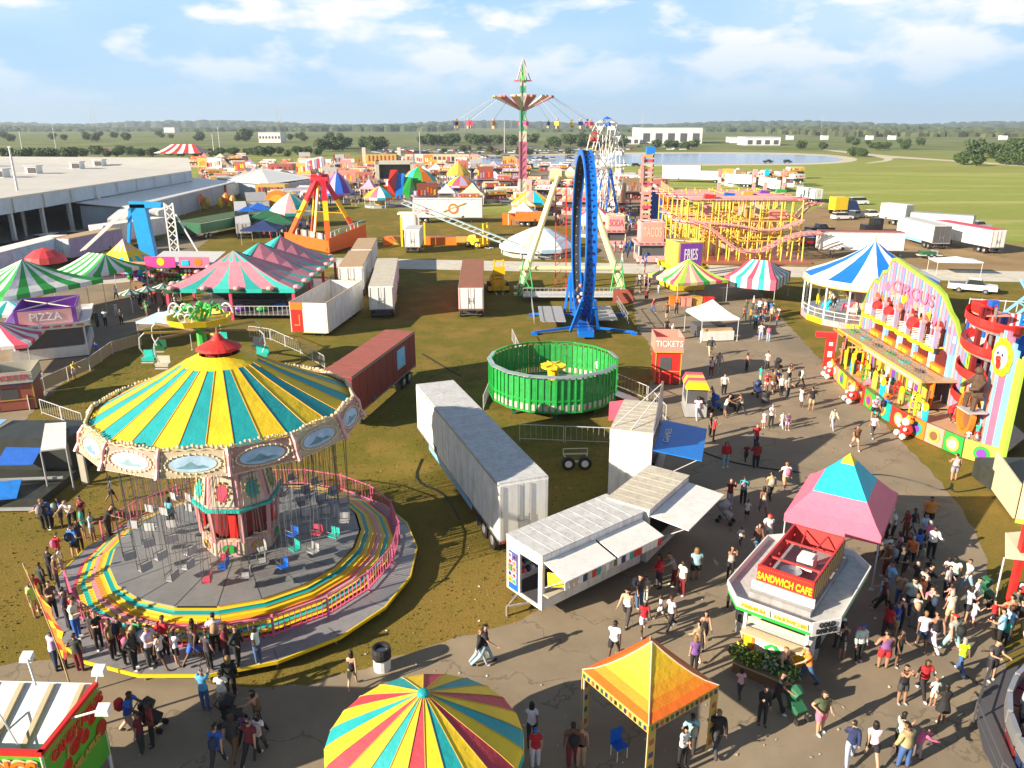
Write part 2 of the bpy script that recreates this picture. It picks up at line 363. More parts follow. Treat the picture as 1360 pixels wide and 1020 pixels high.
# ============================================================ swing ride
def ring_pts(cx, cy, r, z, n, ph=0): return [(cx+r*cos(ph+2*pi*i/n), cy+r*sin(ph+2*pi*i/n), z) for i in range(n)]
def ngon_lathe(mb, prof, n, ph=0, mats=None): return mb.lathe(prof, n, ph=ph, mats=mats)
def swing_ride():
    t = thing('swing_ride', 'large wave swing ride with yellow and teal striped canopy and empty hanging seats', 'swing ride', (-12.9, 33.2, 0))
    N = 20; ph = pi/N
    mb = MB(mat('deck_metal', (.27, .275, .28), .42, .16, metal=.25, scale=.6, grime=.35)); mb.at(-.1, 0)
    mb.lathe([(5.6, 1.0), (5.6, 1.2), (0, 1.2)], N, ph=ph)
    for k in range(N):
        a = ph+2*pi*k/N; mb.m('darkgrey').beam((1.9*cos(a), 1.9*sin(a), 1.203), (5.6*cos(a), 5.6*sin(a), 1.203), .03, .012)
    mb.build('deck', t)
    # stepped rings running down from the deck
    cols = [('yellow', 'gold'), ('teal', 'turquoise'), ('yellow', 'gold'), ('amber', 'yellow'), ('palepink', 'rose'), ('yellow', 'gold'), ('sea', 'teal'), ('yellow', 'gold'), ('rose', 'darkred')]
    r = 5.6; z = 1.2; dr = .19
    mb = MB()
    for k, (c, c2) in enumerate(cols):
        mb.m(c2, 'clean').lathe([(r, z), (r, z-.075)], N, ph=ph); z -= .075
        mb.m(c, 'clean').lathe([(r, z), (r+dr, z)], N, ph=ph); r += dr
    mb.lathe([(r, z), (r, .2)], N, ph=ph)
    mb.build('stepped_ring', t)
    mb = MB(mat('walkway_metal', (.33, .33, .34), .45, .18, metal=.3, scale=.7, grime=.4)); mb.at(.25, -.85); mb.lathe([(6.0, .2), (6.0, .5), (8.1, .5), (8.1, .42)], N, ph=ph)
    for k in range(N):
        a = ph+2*pi*k/N
        mb.m('darkgrey').beam((7.3*cos(a), 7.3*sin(a), .503), (8.05*cos(a), 8.05*sin(a), .503), .03, .012)
        mb.m('steel', 'metal').cyl((7.8*cos(a), 7.8*sin(a), 0), (7.8*cos(a), 7.8*sin(a), .42), .05)
    wk = mb.build('walkway', t)
    mb = MB('yellow', 'clean'); mb.at(.25, -.85); mb.lathe([(8.1, .51), (8.1, .38), (8.16, .38), (8.16, .515), (8.1, .515)], N, ph=ph); mb.build('edge_trim', wk)
    # pink fence
    for k in range(N):
        if k in (9, 10): continue
        a0 = ph+2*pi*k/N; a1 = ph+2*pi*(k+1)/N
        p = Vector((7.42*cos(a0), 7.42*sin(a0), .5)); q = Vector((7.42*cos(a1), 7.42*sin(a1), .5))
        mb = MB('pink', 'clean')
        for h in (.12, .95): mb.beam(p+Vector((0, 0, h)), q+Vector((0, 0, h)), .05)
        for j in range(1, 10):
            c = p.lerp(q, j/10); mb.beam(c+Vector((0, 0, .12)), c+Vector((0, 0, .95)), .028)
        mb.beam(p, p+Vector((0, 0, 1.05)), .09); mb.beam(q, q+Vector((0, 0, 1.03)), .07)
        mb.build('fence_panel', t)
    # centre column : booth with openings, then tall decorated panels
    mb = MB('cream'); O = 8; p8 = pi/8
    mb.lathe([(1.75, 1.2), (1.72, 2.0), (1.5, 2.0)], O, ph=p8)
    mb.m('palepink')
    for k in range(O):
        a = p8+2*pi*k/O; mb.beam((1.7*cos(a), 1.7*sin(a), 1.9), (1.8*cos(a), 1.8*sin(a), 3.5), .16)
    mb.m('darkred').lathe([(1.3, 2), (1.3, 3.5)], O, ph=p8)
    mb.m('seafoam' if 0 else 'sea').lathe([(1.75, 3.5), (2.0, 3.5), (2.0, 3.62), (1.8, 3.66)], O, ph=p8)
    mb.m('palepink').lathe([(1.85, 3.66), (1.55, 5.2)], O, ph=p8)
    mb.m('cream').lathe([(1.55, 5.2), (1.75, 5.3), (1.2, 5.7), (1.05, 7.2)], O, ph=p8)
    col = mb.build('column', t)
    for k in range(O):
        a = 2*pi*k/O+pi/4
        mb = MB('offwhite'); mb.at(0, 0, 0, a)
        w0 = .52; w1 = .42
        mb.slab([(1.74, -w0, 3.78), (1.74, w0, 3.78), (1.47, w1, 5.08), (1.47, -w1, 5.08)], (.05, 0, .01))
        mb.m('gold', 'clean')
        for j in range(10):
            b = 2*pi*j/10; mb.ball((1.68+.0-.14*(sin(b)*.45), .34*cos(b), 4.42+.48*sin(b)), .07, n=6, m=4)
        c1 = ['sea', 'rose', 'teal', 'darkgreen'][k % 4]
        mb.m(c1, 'clean'); mb.slab([(1.66-.09*sin(2*pi*j/12)+.02, .27*cos(2*pi*j/12), 4.42+.4*sin(2*pi*j/12)) for j in range(12)], (.03, 0, 0))
        mb.build('decorated_panel', col)
        mb = MB('palepink'); mb.at(0, 0, 0, a); mb.slab([(1.63, -.5, 1.28), (1.63, .5, 1.28), (1.6, .48, 1.95), (1.6, -.48, 1.95)], (.04, 0, 0))
        mb.m('green' if k % 2 else 'gold', 'clean'); mb.slab([(1.67, .33*cos(2*pi*j/12), 1.6+.22*sin(2*pi*j/12)) for j in range(12)], (.03, 0, 0))
        if k % 2: mb.m('red').box(1.5, .25, 2.1, .1, .35, 1.2)
        mb.build('booth_panel', col)
    # canopy
    NS = 32
    prof = [(.86, 10.45), (1.6, 10.08), (2.5, 9.56), (3.6, 9.0), (4.6, 8.5), (5.5, 8.05)]
    mb = MB(); mb.lathe(prof, NS, mats=lambda i, j: ('yellow', 'cloth') if (j == 0 or i % 2) else (('turquoise', 'cloth') if 1 else 0))
    mb.m('gold', 'cloth').lathe([(5.5, 8.05), (5.52, 7.95)], NS)
    # seams
    mb.m('amber', 'cloth')
    for i in range(NS):
        a = 2*pi*i/NS; mb.tube([((r_)*cos(a), r_*sin(a), z_+.012) for r_, z_ in prof[1:]], .018, 4)
    cn = mb.build('canopy', t)
    mb = MB('red', 'cloth'); mb.lathe([(0, 11.35), (.12, 11.3), (.3, 11.05), (.9, 10.75), (.98, 10.66), (.86, 10.6)], 20)
    mb.m('darkred').lathe([(.6, 10.72), (.6, 10.3)], 12); mb.m('brick').cyl((0, 0, 11.3), (0, 0, 11.6), .07, .03)
    mb.m('darkred')
    for i in range(10): a = 2*pi*i/10; mb.beam((.8*cos(a), .8*sin(a), 10.44), (.84*cos(a), .84*sin(a), 10.64), .05)
    mb.build('finial_cap', t)
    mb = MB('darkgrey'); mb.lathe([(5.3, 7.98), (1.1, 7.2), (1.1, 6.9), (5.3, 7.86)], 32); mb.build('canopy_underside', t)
    # rounding boards
    NB = 14
    skyc = mat('painted_sky', (.34, .5, .66), .5, .3, scale=2.2); seas = mat('painted_mountains', (.12, .25, .3), .5, .4, scale=3)
    rr = random.Random(3)
    for k in range(NB):
        a0 = 2*pi*k/NB+.12; a1 = 2*pi*(k+1)/NB+.12; am = (a0+a1)/2
        c = Vector((cos(am), sin(am), 0)); s_ = Vector((-sin(am), cos(am), 0)); hw = 5.55*math.tan(pi/NB)
        def P(u, v): return c*(5.52+.3*(1-v))+s_*(u*(hw+(1-v)*.07))+Vector((0, 0, 7.2+.9*v))
        mb = MB(mat('board_rose', (.42, .22, .18), .6, .2, grime=.4) if k % 2 else mat('board_cream', (.46, .38, .26), .6, .2, grime=.4)); mb.slab([P(-1, 0), P(1, 0), P(1, 1), P(-1, 1)], c*.06)
        mb.m('brown').slab([P(-.93, .1)-c*.04, P(.93, .1)-c*.04, P(.93, .93)-c*.04, P(-.93, .93)-c*.04], c*.02)
        bd = mb.build('rounding_board', t)
        mb = MB(skyc); mb.slab([P(.68*cos(b), .5+.33*sin(b))+c*.062 for b in [2*pi*j/20 for j in range(20)]], c*.02)
        mb.m(seas); mb.slab([P(-.5, .36)+c*.084, P(-.1, .3)+c*.084, P(.45, .34)+c*.084, P(.3, .45)+c*.084, P(.12, .42)+c*.084, P(-.08, .6)+c*.084, P(-.25, .44)+c*.084], c*.01)
        mb.build('painting', bd)
        mb = MB('cream', 'clean')
        for j in range(26):
            b = 2*pi*j/26; mb.ball(P(.8*cos(b), .5+.4*sin(b))+c*.09, .04+.018*rr.random(), n=5, m=4)
        for j in range(15):
            u = -1+2*j/14; mb.ball(P(u, 1.04+.09*abs(cos(u*7))+.09*(1-u*u))+c*.03, .05+.05*rr.random(), n=6, m=4)
        for j in range(6): mb.ball(P(-.9 if j % 2 else .9, .15+.14*j)+c*.08, .075, n=5, m=4)
        mb.tube([P(.8*cos(2*pi*j/24), .5+.4*sin(2*pi*j/24))+c*.07 for j in range(24)], .035, 4, closed=True).tube([P(-1+.2*j, 1.03+.06*(j % 2))+c*.03 for j in range(11)], .045, 4).tube([P(-.9, .1)+c*.07, P(-.9, .95)+c*.07], .03, 4).tube([P(.9, .1)+c*.07, P(.9, .95)+c*.07], .03, 4)
        mb.build('gilt_scrollwork', bd)
        mb = MB('palepink', 'clean'); mb.tube([P(-1, 1.12)+c*.05, P(-1, .8)+c*.16, P(-1, .35)+c*.1, P(-1, -.05)+c*.16], [.07, .1, .08, .1], 6)
        mb.build('board_pilaster', bd)
        mb = MB('cream', 'clean')
        for j in range(14): mb.ball(P(-1+2*(j+.5)/14, -.03)+c*.05, .04, n=5, m=4)
        mb.tube([P(-1, -.03)+c*.05, P(1, -.03)+c*.05], .025, 4)
        mb.build('bulb_row', bd)
    # swings
    seatcols = ['steel', 'grey', 'lightgrey', 'steel', 'grey', 'blue', 'sea', 'rose']
    protos = {}
    for c in set(seatcols):
        mb = MB('darkgrey', 'plain')
        H_ = 4.9
        for sx in (-.24, .24):
            for sy in (-.16, .16): mb.cyl((sx, sy*.2, H_), (sx, sy, .45), .011, n=4, caps=False)
            mb.cyl((sx, .16, .45), (sx, .16, -.0), .018, n=4); mb.cyl((sx, -.16, .45), (sx, -.16, 0), .018, n=4)
        mb.m('darkgrey').cyl((-.24, -.18, .22), (.24, -.18, .22), .02, n=5)
        mb.m(c, 'clean').box(0, 0, -.03, .46, .36, .05).box(0, .17, .02, .46, .04, .34)
        protos[c] = mb.mesh('swing')
    idx = 0
    for (rad, n, off) in ((4.9, 20, .05), (4.0, 16, .15), (3.1, 12, .1)):
        for k in range(n):
            a = 2*pi*k/n+off; c = seatcols[(idx*5+k//3) % 5]; idx += 1
            if sin(a) < -.2 and cos(a) > -.1: c = ['sea', 'rose', 'steel', 'blue', 'grey'][idx % 5]
            o = bpy.data.objects.new('swing', protos[c]); COL.objects.link(o); o.parent = t
            o.location = (rad*cos(a), rad*sin(a), 2.0+.1*rr.random()+(5.1-rad)*.02); o.rotation_euler = (rr.uniform(-.05, .05), rr.uniform(-.05, .05), a+rr.uniform(-.15, .15))
    return t
SWING = swing_ride()

# ============================================================ canopies
def hip_canopy(hx, hy, z0, z1, colf, rl=0, rows=5, ncol=8, sag=1.35, name_kind='cloth', drop=.25, mb=None, valance=None):
    """four sloping faces of a tent roof: eave half sizes hx, hy, ridge half length rl along x"""
    mb = mb or MB()
    def pt(face, u, t):
        sx = hx*(1-t)+rl*t; sy = hy*(1-t); z = z0+(z1-z0)*(t**sag)
        dip = -.05*hx*.2*(1-abs(u)**2)*(1-t)
        if face == 0: return (u*sx, -sy, z+dip)
        if face == 1: return (sx, u*sy, z+dip)
        if face == 2: return (-u*sx, sy, z+dip)
        return (-sx, -u*sy, z+dip)
    for f in range(4):
        for i in range(ncol):
            u0 = -1+2*i/ncol; u1 = -1+2*(i+1)/ncol
            for j in range(rows):
                c = colf(f, i, j); mb.m(c, name_kind)
                mb.poly([pt(f, u0, j/rows), pt(f, u1, j/rows), pt(f, u1, (j+1)/rows), pt(f, u0, (j+1)/rows)] if (j < rows-1 or rl or True) else [])
            if drop:
                mb.m(valance if valance else colf(f, i, 0), name_kind)
                a, b = pt(f, u0, 0), pt(f, u1, 0)
                mb.poly([(a[0], a[1], a[2]-drop), (b[0], b[1], b[2]-drop), b, a])
    return mb
def tent(name, label, cat, c, hx, hy, rz, z0, z1, colf, rl=0, rows=5, ncol=8, drop=.25, sag=1.35, pole='lightgrey', group=None, valance=None, legs=True):
    t = thing(name, label, cat, (c[0], c[1], 0), rz, group)
    hip_canopy(hx, hy, z0, z1, colf, rl, rows, ncol, sag, drop=drop, valance=valance).build('canopy', t)
    if legs:
        for sx in (-1, 1):
            for sy in (-1, 1):
                mb = MB(pole, 'metal' if pole == 'steel' else 'paint'); mb.cyl((sx*(hx-.06), sy*(hy-.06), 0), (sx*(hx-.06), sy*(hy-.06), z0), .035, n=6)
                mb.box(sx*(hx-.06), sy*(hy-.06), 0, .2, .2, .02); mb.build('leg', t)
        mb = MB(pole)
        mb.beam((-hx, 0, z0-.03), (hx, 0, z0-.03), .035); mb.beam((0, -hy, z0-.03), (0, hy, z0-.03), .035); mb.cyl((0, 0, z0-.03), (0, 0, z1-.1), .03, n=6)
        mb.build('roof_frame', t)
    return t
# striped round tent at the very bottom
def round_tent():
    c = G(562, 921, 4.3); t = thing('round_tent', 'round tent with turquoise, yellow and red stripes, nearest the viewer', 'tent', (c.x, c.y, 0), .12)
    N = 24; prof = [(.1, 4.3), (.9, 3.86), (1.7, 3.42), (2.4, 3.02), (2.85, 2.72), (2.95, 2.58)]
    seq = ['yellow', 'rose', 'yellow', 'turquoise']
    c2 = mat('red_stripe_cloth', (.5, .05, .07), .6, .12, bump=.6); tq = mat('turquoise_cloth', (.005, .42, .52), .6, .1, bump=.6)
    mm = {'yellow': ('yellow', 'cloth'), 'rose': (c2,), 'turquoise': (tq,)}
    mb = MB(); mb.lathe(prof, N, mats=lambda i, j: mm[seq[i % 4]])
    mb.lathe([(2.95, 2.58), (2.97, 2.3)], N, mats=lambda i, j: mm[seq[(i+1) % 4]])
    mb.m('gold', 'cloth')
    for i in range(N):
        a = 2*pi*i/N; mb.tube([(r_*cos(a), r_*sin(a), z_+.012) for r_, z_ in prof], .015, 4)
    mb.build('canopy', t)
    MB(tq).ball((0, 0, 4.3), .19, sz=.7, n=14, m=8).build('cap', t)
    for k in range(8):
        a = 2*pi*k/8; MB('lightgrey').cyl((2.7*cos(a), 2.7*sin(a), 0), (2.7*cos(a), 2.7*sin(a), 2.6), .04, n=6).build('leg', t)
    MB('wood').lathe([(2.2, 0), (2.2, .95), (2.35, .98), (1.9, .98)], 16).build('counter', t)
round_tent()
# orange pop-up tent
OG = [mat('orange_cloth_%d' % i, c, .6, .08, bump=.5) for i, c in enumerate([(.72, .15, .012), (.78, .24, .012), (.85, .38, .012), (.88, .5, .014), (.88, .56, .015), (.88, .58, .02)])]
pa, pb, pc = G(783, 884, 2.6), G(946, 916, 2.6), G(856, 968, 2.6); pd = pa+pb-pc; cc = (pa+pb)/2
OT = tent('popup_tent', 'orange and yellow pop-up tent with printed side flags and no walls', 'tent', cc, 1.58, 1.58, atan2((pb-pc).y, (pb-pc).x), 2.6, 4.0,
     lambda f, i, j: OG[j], rows=6, ncol=10, drop=.3, valance='gold', sag=1.5)
mb = MB('offwhite', 'clean')
for sx, sy in ((1, 1), (1, -1), (-1, 1), (-1, -1)):
    mb.tube([(sx*1.58*(1-q), sy*1.58*(1-q), 2.61+1.4*q**1.5) for q in (0, .2, .4, .6, .8, 1)], .022, 5)
mb.build('seam_piping', OT)
mb = MB('darkgreen'); rr = random.Random(5)
for f in range(4):
    mb.at(0, 0, 0, f*pi/2)
    for i in range(14):
        mb.m(['darkgreen', 'navy', 'brick', 'black'][i % 4]).box(-1.45+i*.222, -1.6, 2.36, .1, .02, .14)
mb.build('printed_valance_motifs', OT)
for k, (sx, sy, col) in enumerate(((-1, -1, 'gold'), (1, -1, 'gold'), (1, 1, 'darkgreen'), (-1, 1, 'gold'))):
    mb = MB(col, 'cloth'); mb.box(sx*1.42, sy*1.57, .1, .34, .03, 2.2)
    for q in range(4): mb.m(['brick', 'darkgreen', 'navy'][q % 3]).box(sx*1.42, sy*1.57, .3+q*.5, .2, .04, .2)
    mb.build('leg_banner', OT)
mb = MB('blue'); mb.box(-.8, -.6, .0, .5, .4, .9).m('white').box(-.8, -.6, .9, .55, .45, .03); tb = thing('folding_stool', 'blue seat with white legs in the shade of the orange tent', 'stool', (cc.x-1.0, cc.y-.7, 0), .5)
mb = MB('blue', 'clean'); mb.box(0, 0, .45, .45, .42, .05).box(0, .2, .5, .45, .04, .5); mb.build('seat', tb)
for sx in (-.2, .2):
    for sy in (-.18, .18): MB('white').cyl((sx, sy, 0), (sx, sy, .45), .02, n=5).build('leg', tb)

# ============================================================ sandwich stand and pink tent
def sandwich_stand():
    A, B, C = G(975, 760, 2.9), G(1070, 820, 2.9), G(1152, 730, 2.9)
    # oriented box: front edge from A' to B', depth away
    u = Vector((1.75, -1.05, 0)).normalized(); v = Vector((u.y*-1, u.x, 0))
    F0 = G(1003, 838, 1.0); F1 = G(1068, 872, 1.0)
    rz = atan2(F1.y-F0.y, F1.x-F0.x)
    org = (Vector((9.35, 25.55, 0)))
    rz = radians(-27)
    t = thing('food_stand', 'white sandwich stand with a red open-topped sign box on its roof', 'food stand', (11.65, 27.6, 0), radians(-37))
    W, D = 2.5, 5.2   # local x = front width, front faces -y
    mb = MB('white'); mb.box(0, 0, .25, W, D, .95)
    for sx in (-1, 1):
        for y in (-D/2+.06, 0, D/2-.06): mb.box(sx*(W/2-.06), y, 1.2, .12, .12, 1.3)
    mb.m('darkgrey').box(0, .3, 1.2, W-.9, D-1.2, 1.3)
    mb.m('brown').box(0, 0, 0, W-.4, D-.5, .25)
    mb.build('body', t)
    # flared counter-height awning trays all round
    mb = MB(mat('awning_tray', (.55, .55, .54), .4, .12, grime=.6))
    h = 2.5; o = .85
    I = [(-W/2, -D/2), (W/2, -D/2), (W/2, D/2), (-W/2, D/2)]
    Oo = [(-W/2-.15, -D/2-.55), (W/2+.15, -D/2-.55), (W/2+o, -D/2+.35), (W/2+o, D/2-.4), (W/2, D/2+.5), (-W/2, D/2+.5), (-W/2-o, D/2-.4), (-W/2-o, -D/2+.35)]
    mb.slab([(x, y, h) for x, y in Oo], (0, 0, .06))
    aw = mb.build('awning', t)
    for i in range(8):
        a = Oo[i]; b = Oo[(i+1) % 8]
        mb = MB('white', 'clean'); mb.slab([(a[0], a[1], h-.1), (b[0], b[1], h-.1), (b[0]*1.03, b[1]*1.01, h+.32), (a[0]*1.03, a[1]*1.01, h+.32)], Vector((b[1]-a[1], a[0]-b[0], 0)).normalized()*-.05)
        mb.build('fascia', aw)
        mb = MB('green', 'clean'); mb.slab([(a[0], a[1], h-.24), (b[0], b[1], h-.24), (b[0], b[1], h-.1), (a[0], a[1], h-.1)], Vector((b[1]-a[1], a[0]-b[0], 0)).normalized()*-.04)
        mb.build('green_skirt', aw)
    for (x, s) in ((-.72, 'PREMIUM'), (.68, 'SANDWICHES')):
        o_ = MB('paleyellow', 'clean').box(x, -D/2-.625, h-.04, 1.26, .03, .3).build('menu_panel', aw)
        text('lettering', s, .2, aw, (x, -D/2-.66, h+.11), c='amber', sx=.95 if len(s) > 8 else 1.1, bold=.006)
    # corner sign
    a, b = Oo[1], Oo[2]; rzc = atan2(b[1]-a[1], b[0]-a[0]); mid = Vector(((a[0]+b[0])/2, (a[1]+b[1])/2, 0)); n_ = Vector((sin(rzc), -cos(rzc), 0))
    cs = MB('white', 'clean').at(mid.x+n_.x*.1, mid.y+n_.y*.1, 0, rzc).box(0, 0, h-.18, 1.2, .05, .58).build('corner_sign', t)
    text('lettering', 'COLD\nDRINKS', .25, cs, (mid.x+n_.x*.15, mid.y+n_.y*.15, h+.12), rz=rzc, c='black', bold=.01)
    # front graphics
    mb = MB('orange', 'clean'); mb.box(-W/2+.28, -D/2-.02, .3, .5, .04, .9).m('yellow', 'clean').box(-W/2+.28, -D/2-.045, .5, .3, .03, .5)
    mb.m('coral', 'clean').box(.1, -D/2-.02, .92, 1.5, .04, .2).m('yellow', 'clean').box(W/2-.28, -D/2-.02, .3, .5, .04, .85).m('green', 'clean')
    mb.slab([(-.35, -D/2-.03, .72), (0, -D/2-.03, .42), (.35, -D/2-.03, .72), (0, -D/2-.03, 1.02)], (0, -.03, 0))
    mb.m('white', 'clean').slab([(-.15, -D/2-.065, .72), (0, -D/2-.065, .58), (.15, -D/2-.065, .72), (0, -D/2-.065, .86)], (0, -.02, 0))
    mb.build('front_graphics', t)
    MB('cream').box(0, -D/2-.15, 1.2, W-.1, .5, .06).build('counter', t)
    mb = MB('paleyellow', 'clean'); mb.box(0, -D/2+.1, 1.5, W-.3, .05, .22).m('brown').box(0, -D/2+.12, 2.0, W-.3, .05, .3); mb.build('menu_board', t)
    # roof and red parapet box
    MB(mat('stand_roof', (.3, .3, .31), .6, .2, grime=.6)).box(0, 0, 2.6, W-.15, D-.15, .22).build('roof', t)
    w, d, z0, hh = 2.05, 4.1, 2.85, .85
    RB = mat('parapet_red', (.55, .05, .05), .5, .1, grime=.3)
    px = MB('white').box(0, -d/2-.12, 2.82, w+.35, .12, .34).build('sign_shelf', t)
    par = MB(RB)
    par.box(0, d/2, z0+.1, w, .08, hh).box(-w/2, 0, z0+.1, .08, d-.08, hh).box(w/2, 0, z0+.1, .08, d-.08, hh)
    for y in (-1.0, .6): par.beam((-w/2, y, z0+hh), (w/2, y, z0+hh), .07)
    for x in (-.5, .4): par.beam((x, d/2, z0+hh), (x*.6, .6, z0+hh-.1), .05)
    for y in (-1.5, -.5, .5, 1.4): par.beam((-w/2+.05, y, z0+.3), (-w/2+.25, y, z0+hh), .04)
    pp = par.build('parapet', t)
    mb = MB('wood')
    for j in range(24): mb.m('brown' if j % 2 else 'gold').box(w/2+.06, -d/2+.12+j*.165, z0+.12, .03, .13, hh-.06)
    mb.build('bulb_strip', pp)
    sg = MB('red', 'clean').box(0, -d/2-.03, z0+.12, w+.1, .1, hh+.02).build('sign', t)
    text('lettering', 'SANDWICH CAFE', .42, sg, (0, -d/2-.1, z0+.56), c='yellow', sx=.62, bold=.012)
    mb = MB('orange', 'clean')
    for j in range(26):
        for zz in (z0+.17, z0+hh+.06): mb.ball((-w/2+.02+j*.0785, -d/2-.1, zz), .022, n=5, m=3)
    mb.build('sign_bulbs', sg)
    ac = MB('white', 'clean').box(.15, .1, 3.1, .62, .62, .5).box(.15, .1, 3.58, .5, .5, .08).m('lightgrey').box(.15, -.22, 3.2, .5, .02, .3).build('air_conditioner', t)
    MB('lightgrey', 'metal').cyl((-.2, -.7, 2.85), (-.2, -.7, 3.15), .3, .36, n=16).cyl((-.2, -.7, 3.15), (-.2, -.7, 3.2), .42, n=16).build('vent', t)
    mb = MB('steel', 'metal'); mb.beam((.2, -1.3, 2.9), (.8, -1.7, 2.9), .1).beam((-.8, -1.4, 2.9), (.1, -1.5, 3.0), .07).cyl((.4, .9, 2.9), (.9, 1.6, 2.9), .05); mb.build('roof_pipes', t)
    return t
sandwich_stand()
PK = mat('pink_cloth', (.8, .15, .24), .6, .06, bump=.5); CY = mat('cyan_cloth', (.005, .5, .68), .6, .06, bump=.5)
pc = G(1120, 664, 2.9)
p1, p2, p3, p4 = G(1043, 682, 2.7), G(1172, 714, 2.7), G(1192, 656, 2.7), G(1075, 628, 2.7)
cc2 = (p1+p2+p3+p4)/4
tent('marquee_tent', 'hot pink tent with turquoise upper roof and yellow tip beside the sandwich stand', 'tent', cc2, (p2-p1).length/2, ((p3-p2).length+(p4-p1).length)/4, atan2((p2-p1).y, (p2-p1).x), 2.7, 5.3,
     lambda f, i, j: (PK if j < 3 else (CY if j < 6 else 'yellow')), rows=7, ncol=6, drop=.4, sag=1.15)

# ============================================================ planter, bins, signs
def foliage_blob(mb, rr, c, r, n, s, cols, squash=.7):
    for k in range(n):
        while True:
            q = Vector((rr.uniform(-1, 1), rr.uniform(-1, 1), rr.uniform(-1, 1)))
            if q.length < 1: break
        q = q.normalized()*(q.length**.5)
        p = Vector(c)+Vector((q.x*r, q.y*r, q.z*r*squash)); d = Vector((rr.gauss(0, 1), rr.gauss(0, 1), rr.gauss(.4, 1))).normalized()
        u = d.orthogonal().normalized()*s*rr.uniform(.6, 1.3); v = d.cross(u).normalized()*s*rr.uniform(.6, 1.3)
        mb.m(cols[int(rr.random()*len(cols))], 'plain').add([p-u-v, p+u-v*.6, p+u*.7+v, p-u*.6+v], [(0, 1, 2, 3)])
rr = random.Random(11)
pl = thing('flower_planter', 'planter of bushy leaves with yellow and white flowers in front of the sandwich stand', 'planter', (9.55, 24.75, 0), radians(-37))
MB('brown').box(0, 0, 0, 2.2, .7, .45).m('tan').box(0, 0, .4, 2.26, .76, .06).build('trough', pl)
mb = MB()
for i in range(7): foliage_blob(mb, rr, (-1+i*.33, rr.uniform(-.1, .1), .75), .38, 260, .055, ['foliage', 'foliage', 'darkgreen', 'lime', 'yellow' if i < 3 else 'offwhite'])
mb.build('foliage', pl)
def bin_(px, py, label, h=1.05, r=.3, c='grey', lid='black'):
    p = G(px, py); t = thing('trash_bin', label, 'trash bin', (p.x, p.y, 0), 0, None)
    MB(c).cyl((0, 0, 0), (0, 0, h*.8), r*.9, r, n=16).build('drum', t)
    mb = MB(lid, 'cloth'); mb.lathe([(r*1.02, h*.55), (r*1.05, h*.82), (r*.95, h), (r*.7, h*.98), (r*.6, h*.7), (0, h*.65)], 16); mb.build('liner_bag', t)
    return t
bin_(508, 888, 'white drum trash bin with black liner on the grass behind the round tent', 1.0, .36, 'white')
bin_(985, 838, 'grey trash bin with black liner left of the sandwich stand', c='grey')
bin_(1076, 872, 'grey trash bin with black liner at the right front corner of the sandwich stand', c='grey')
bin_(1016, 535, 'dark trash bin in the sunny midway beside the stroller group', .9, c='darkgrey')

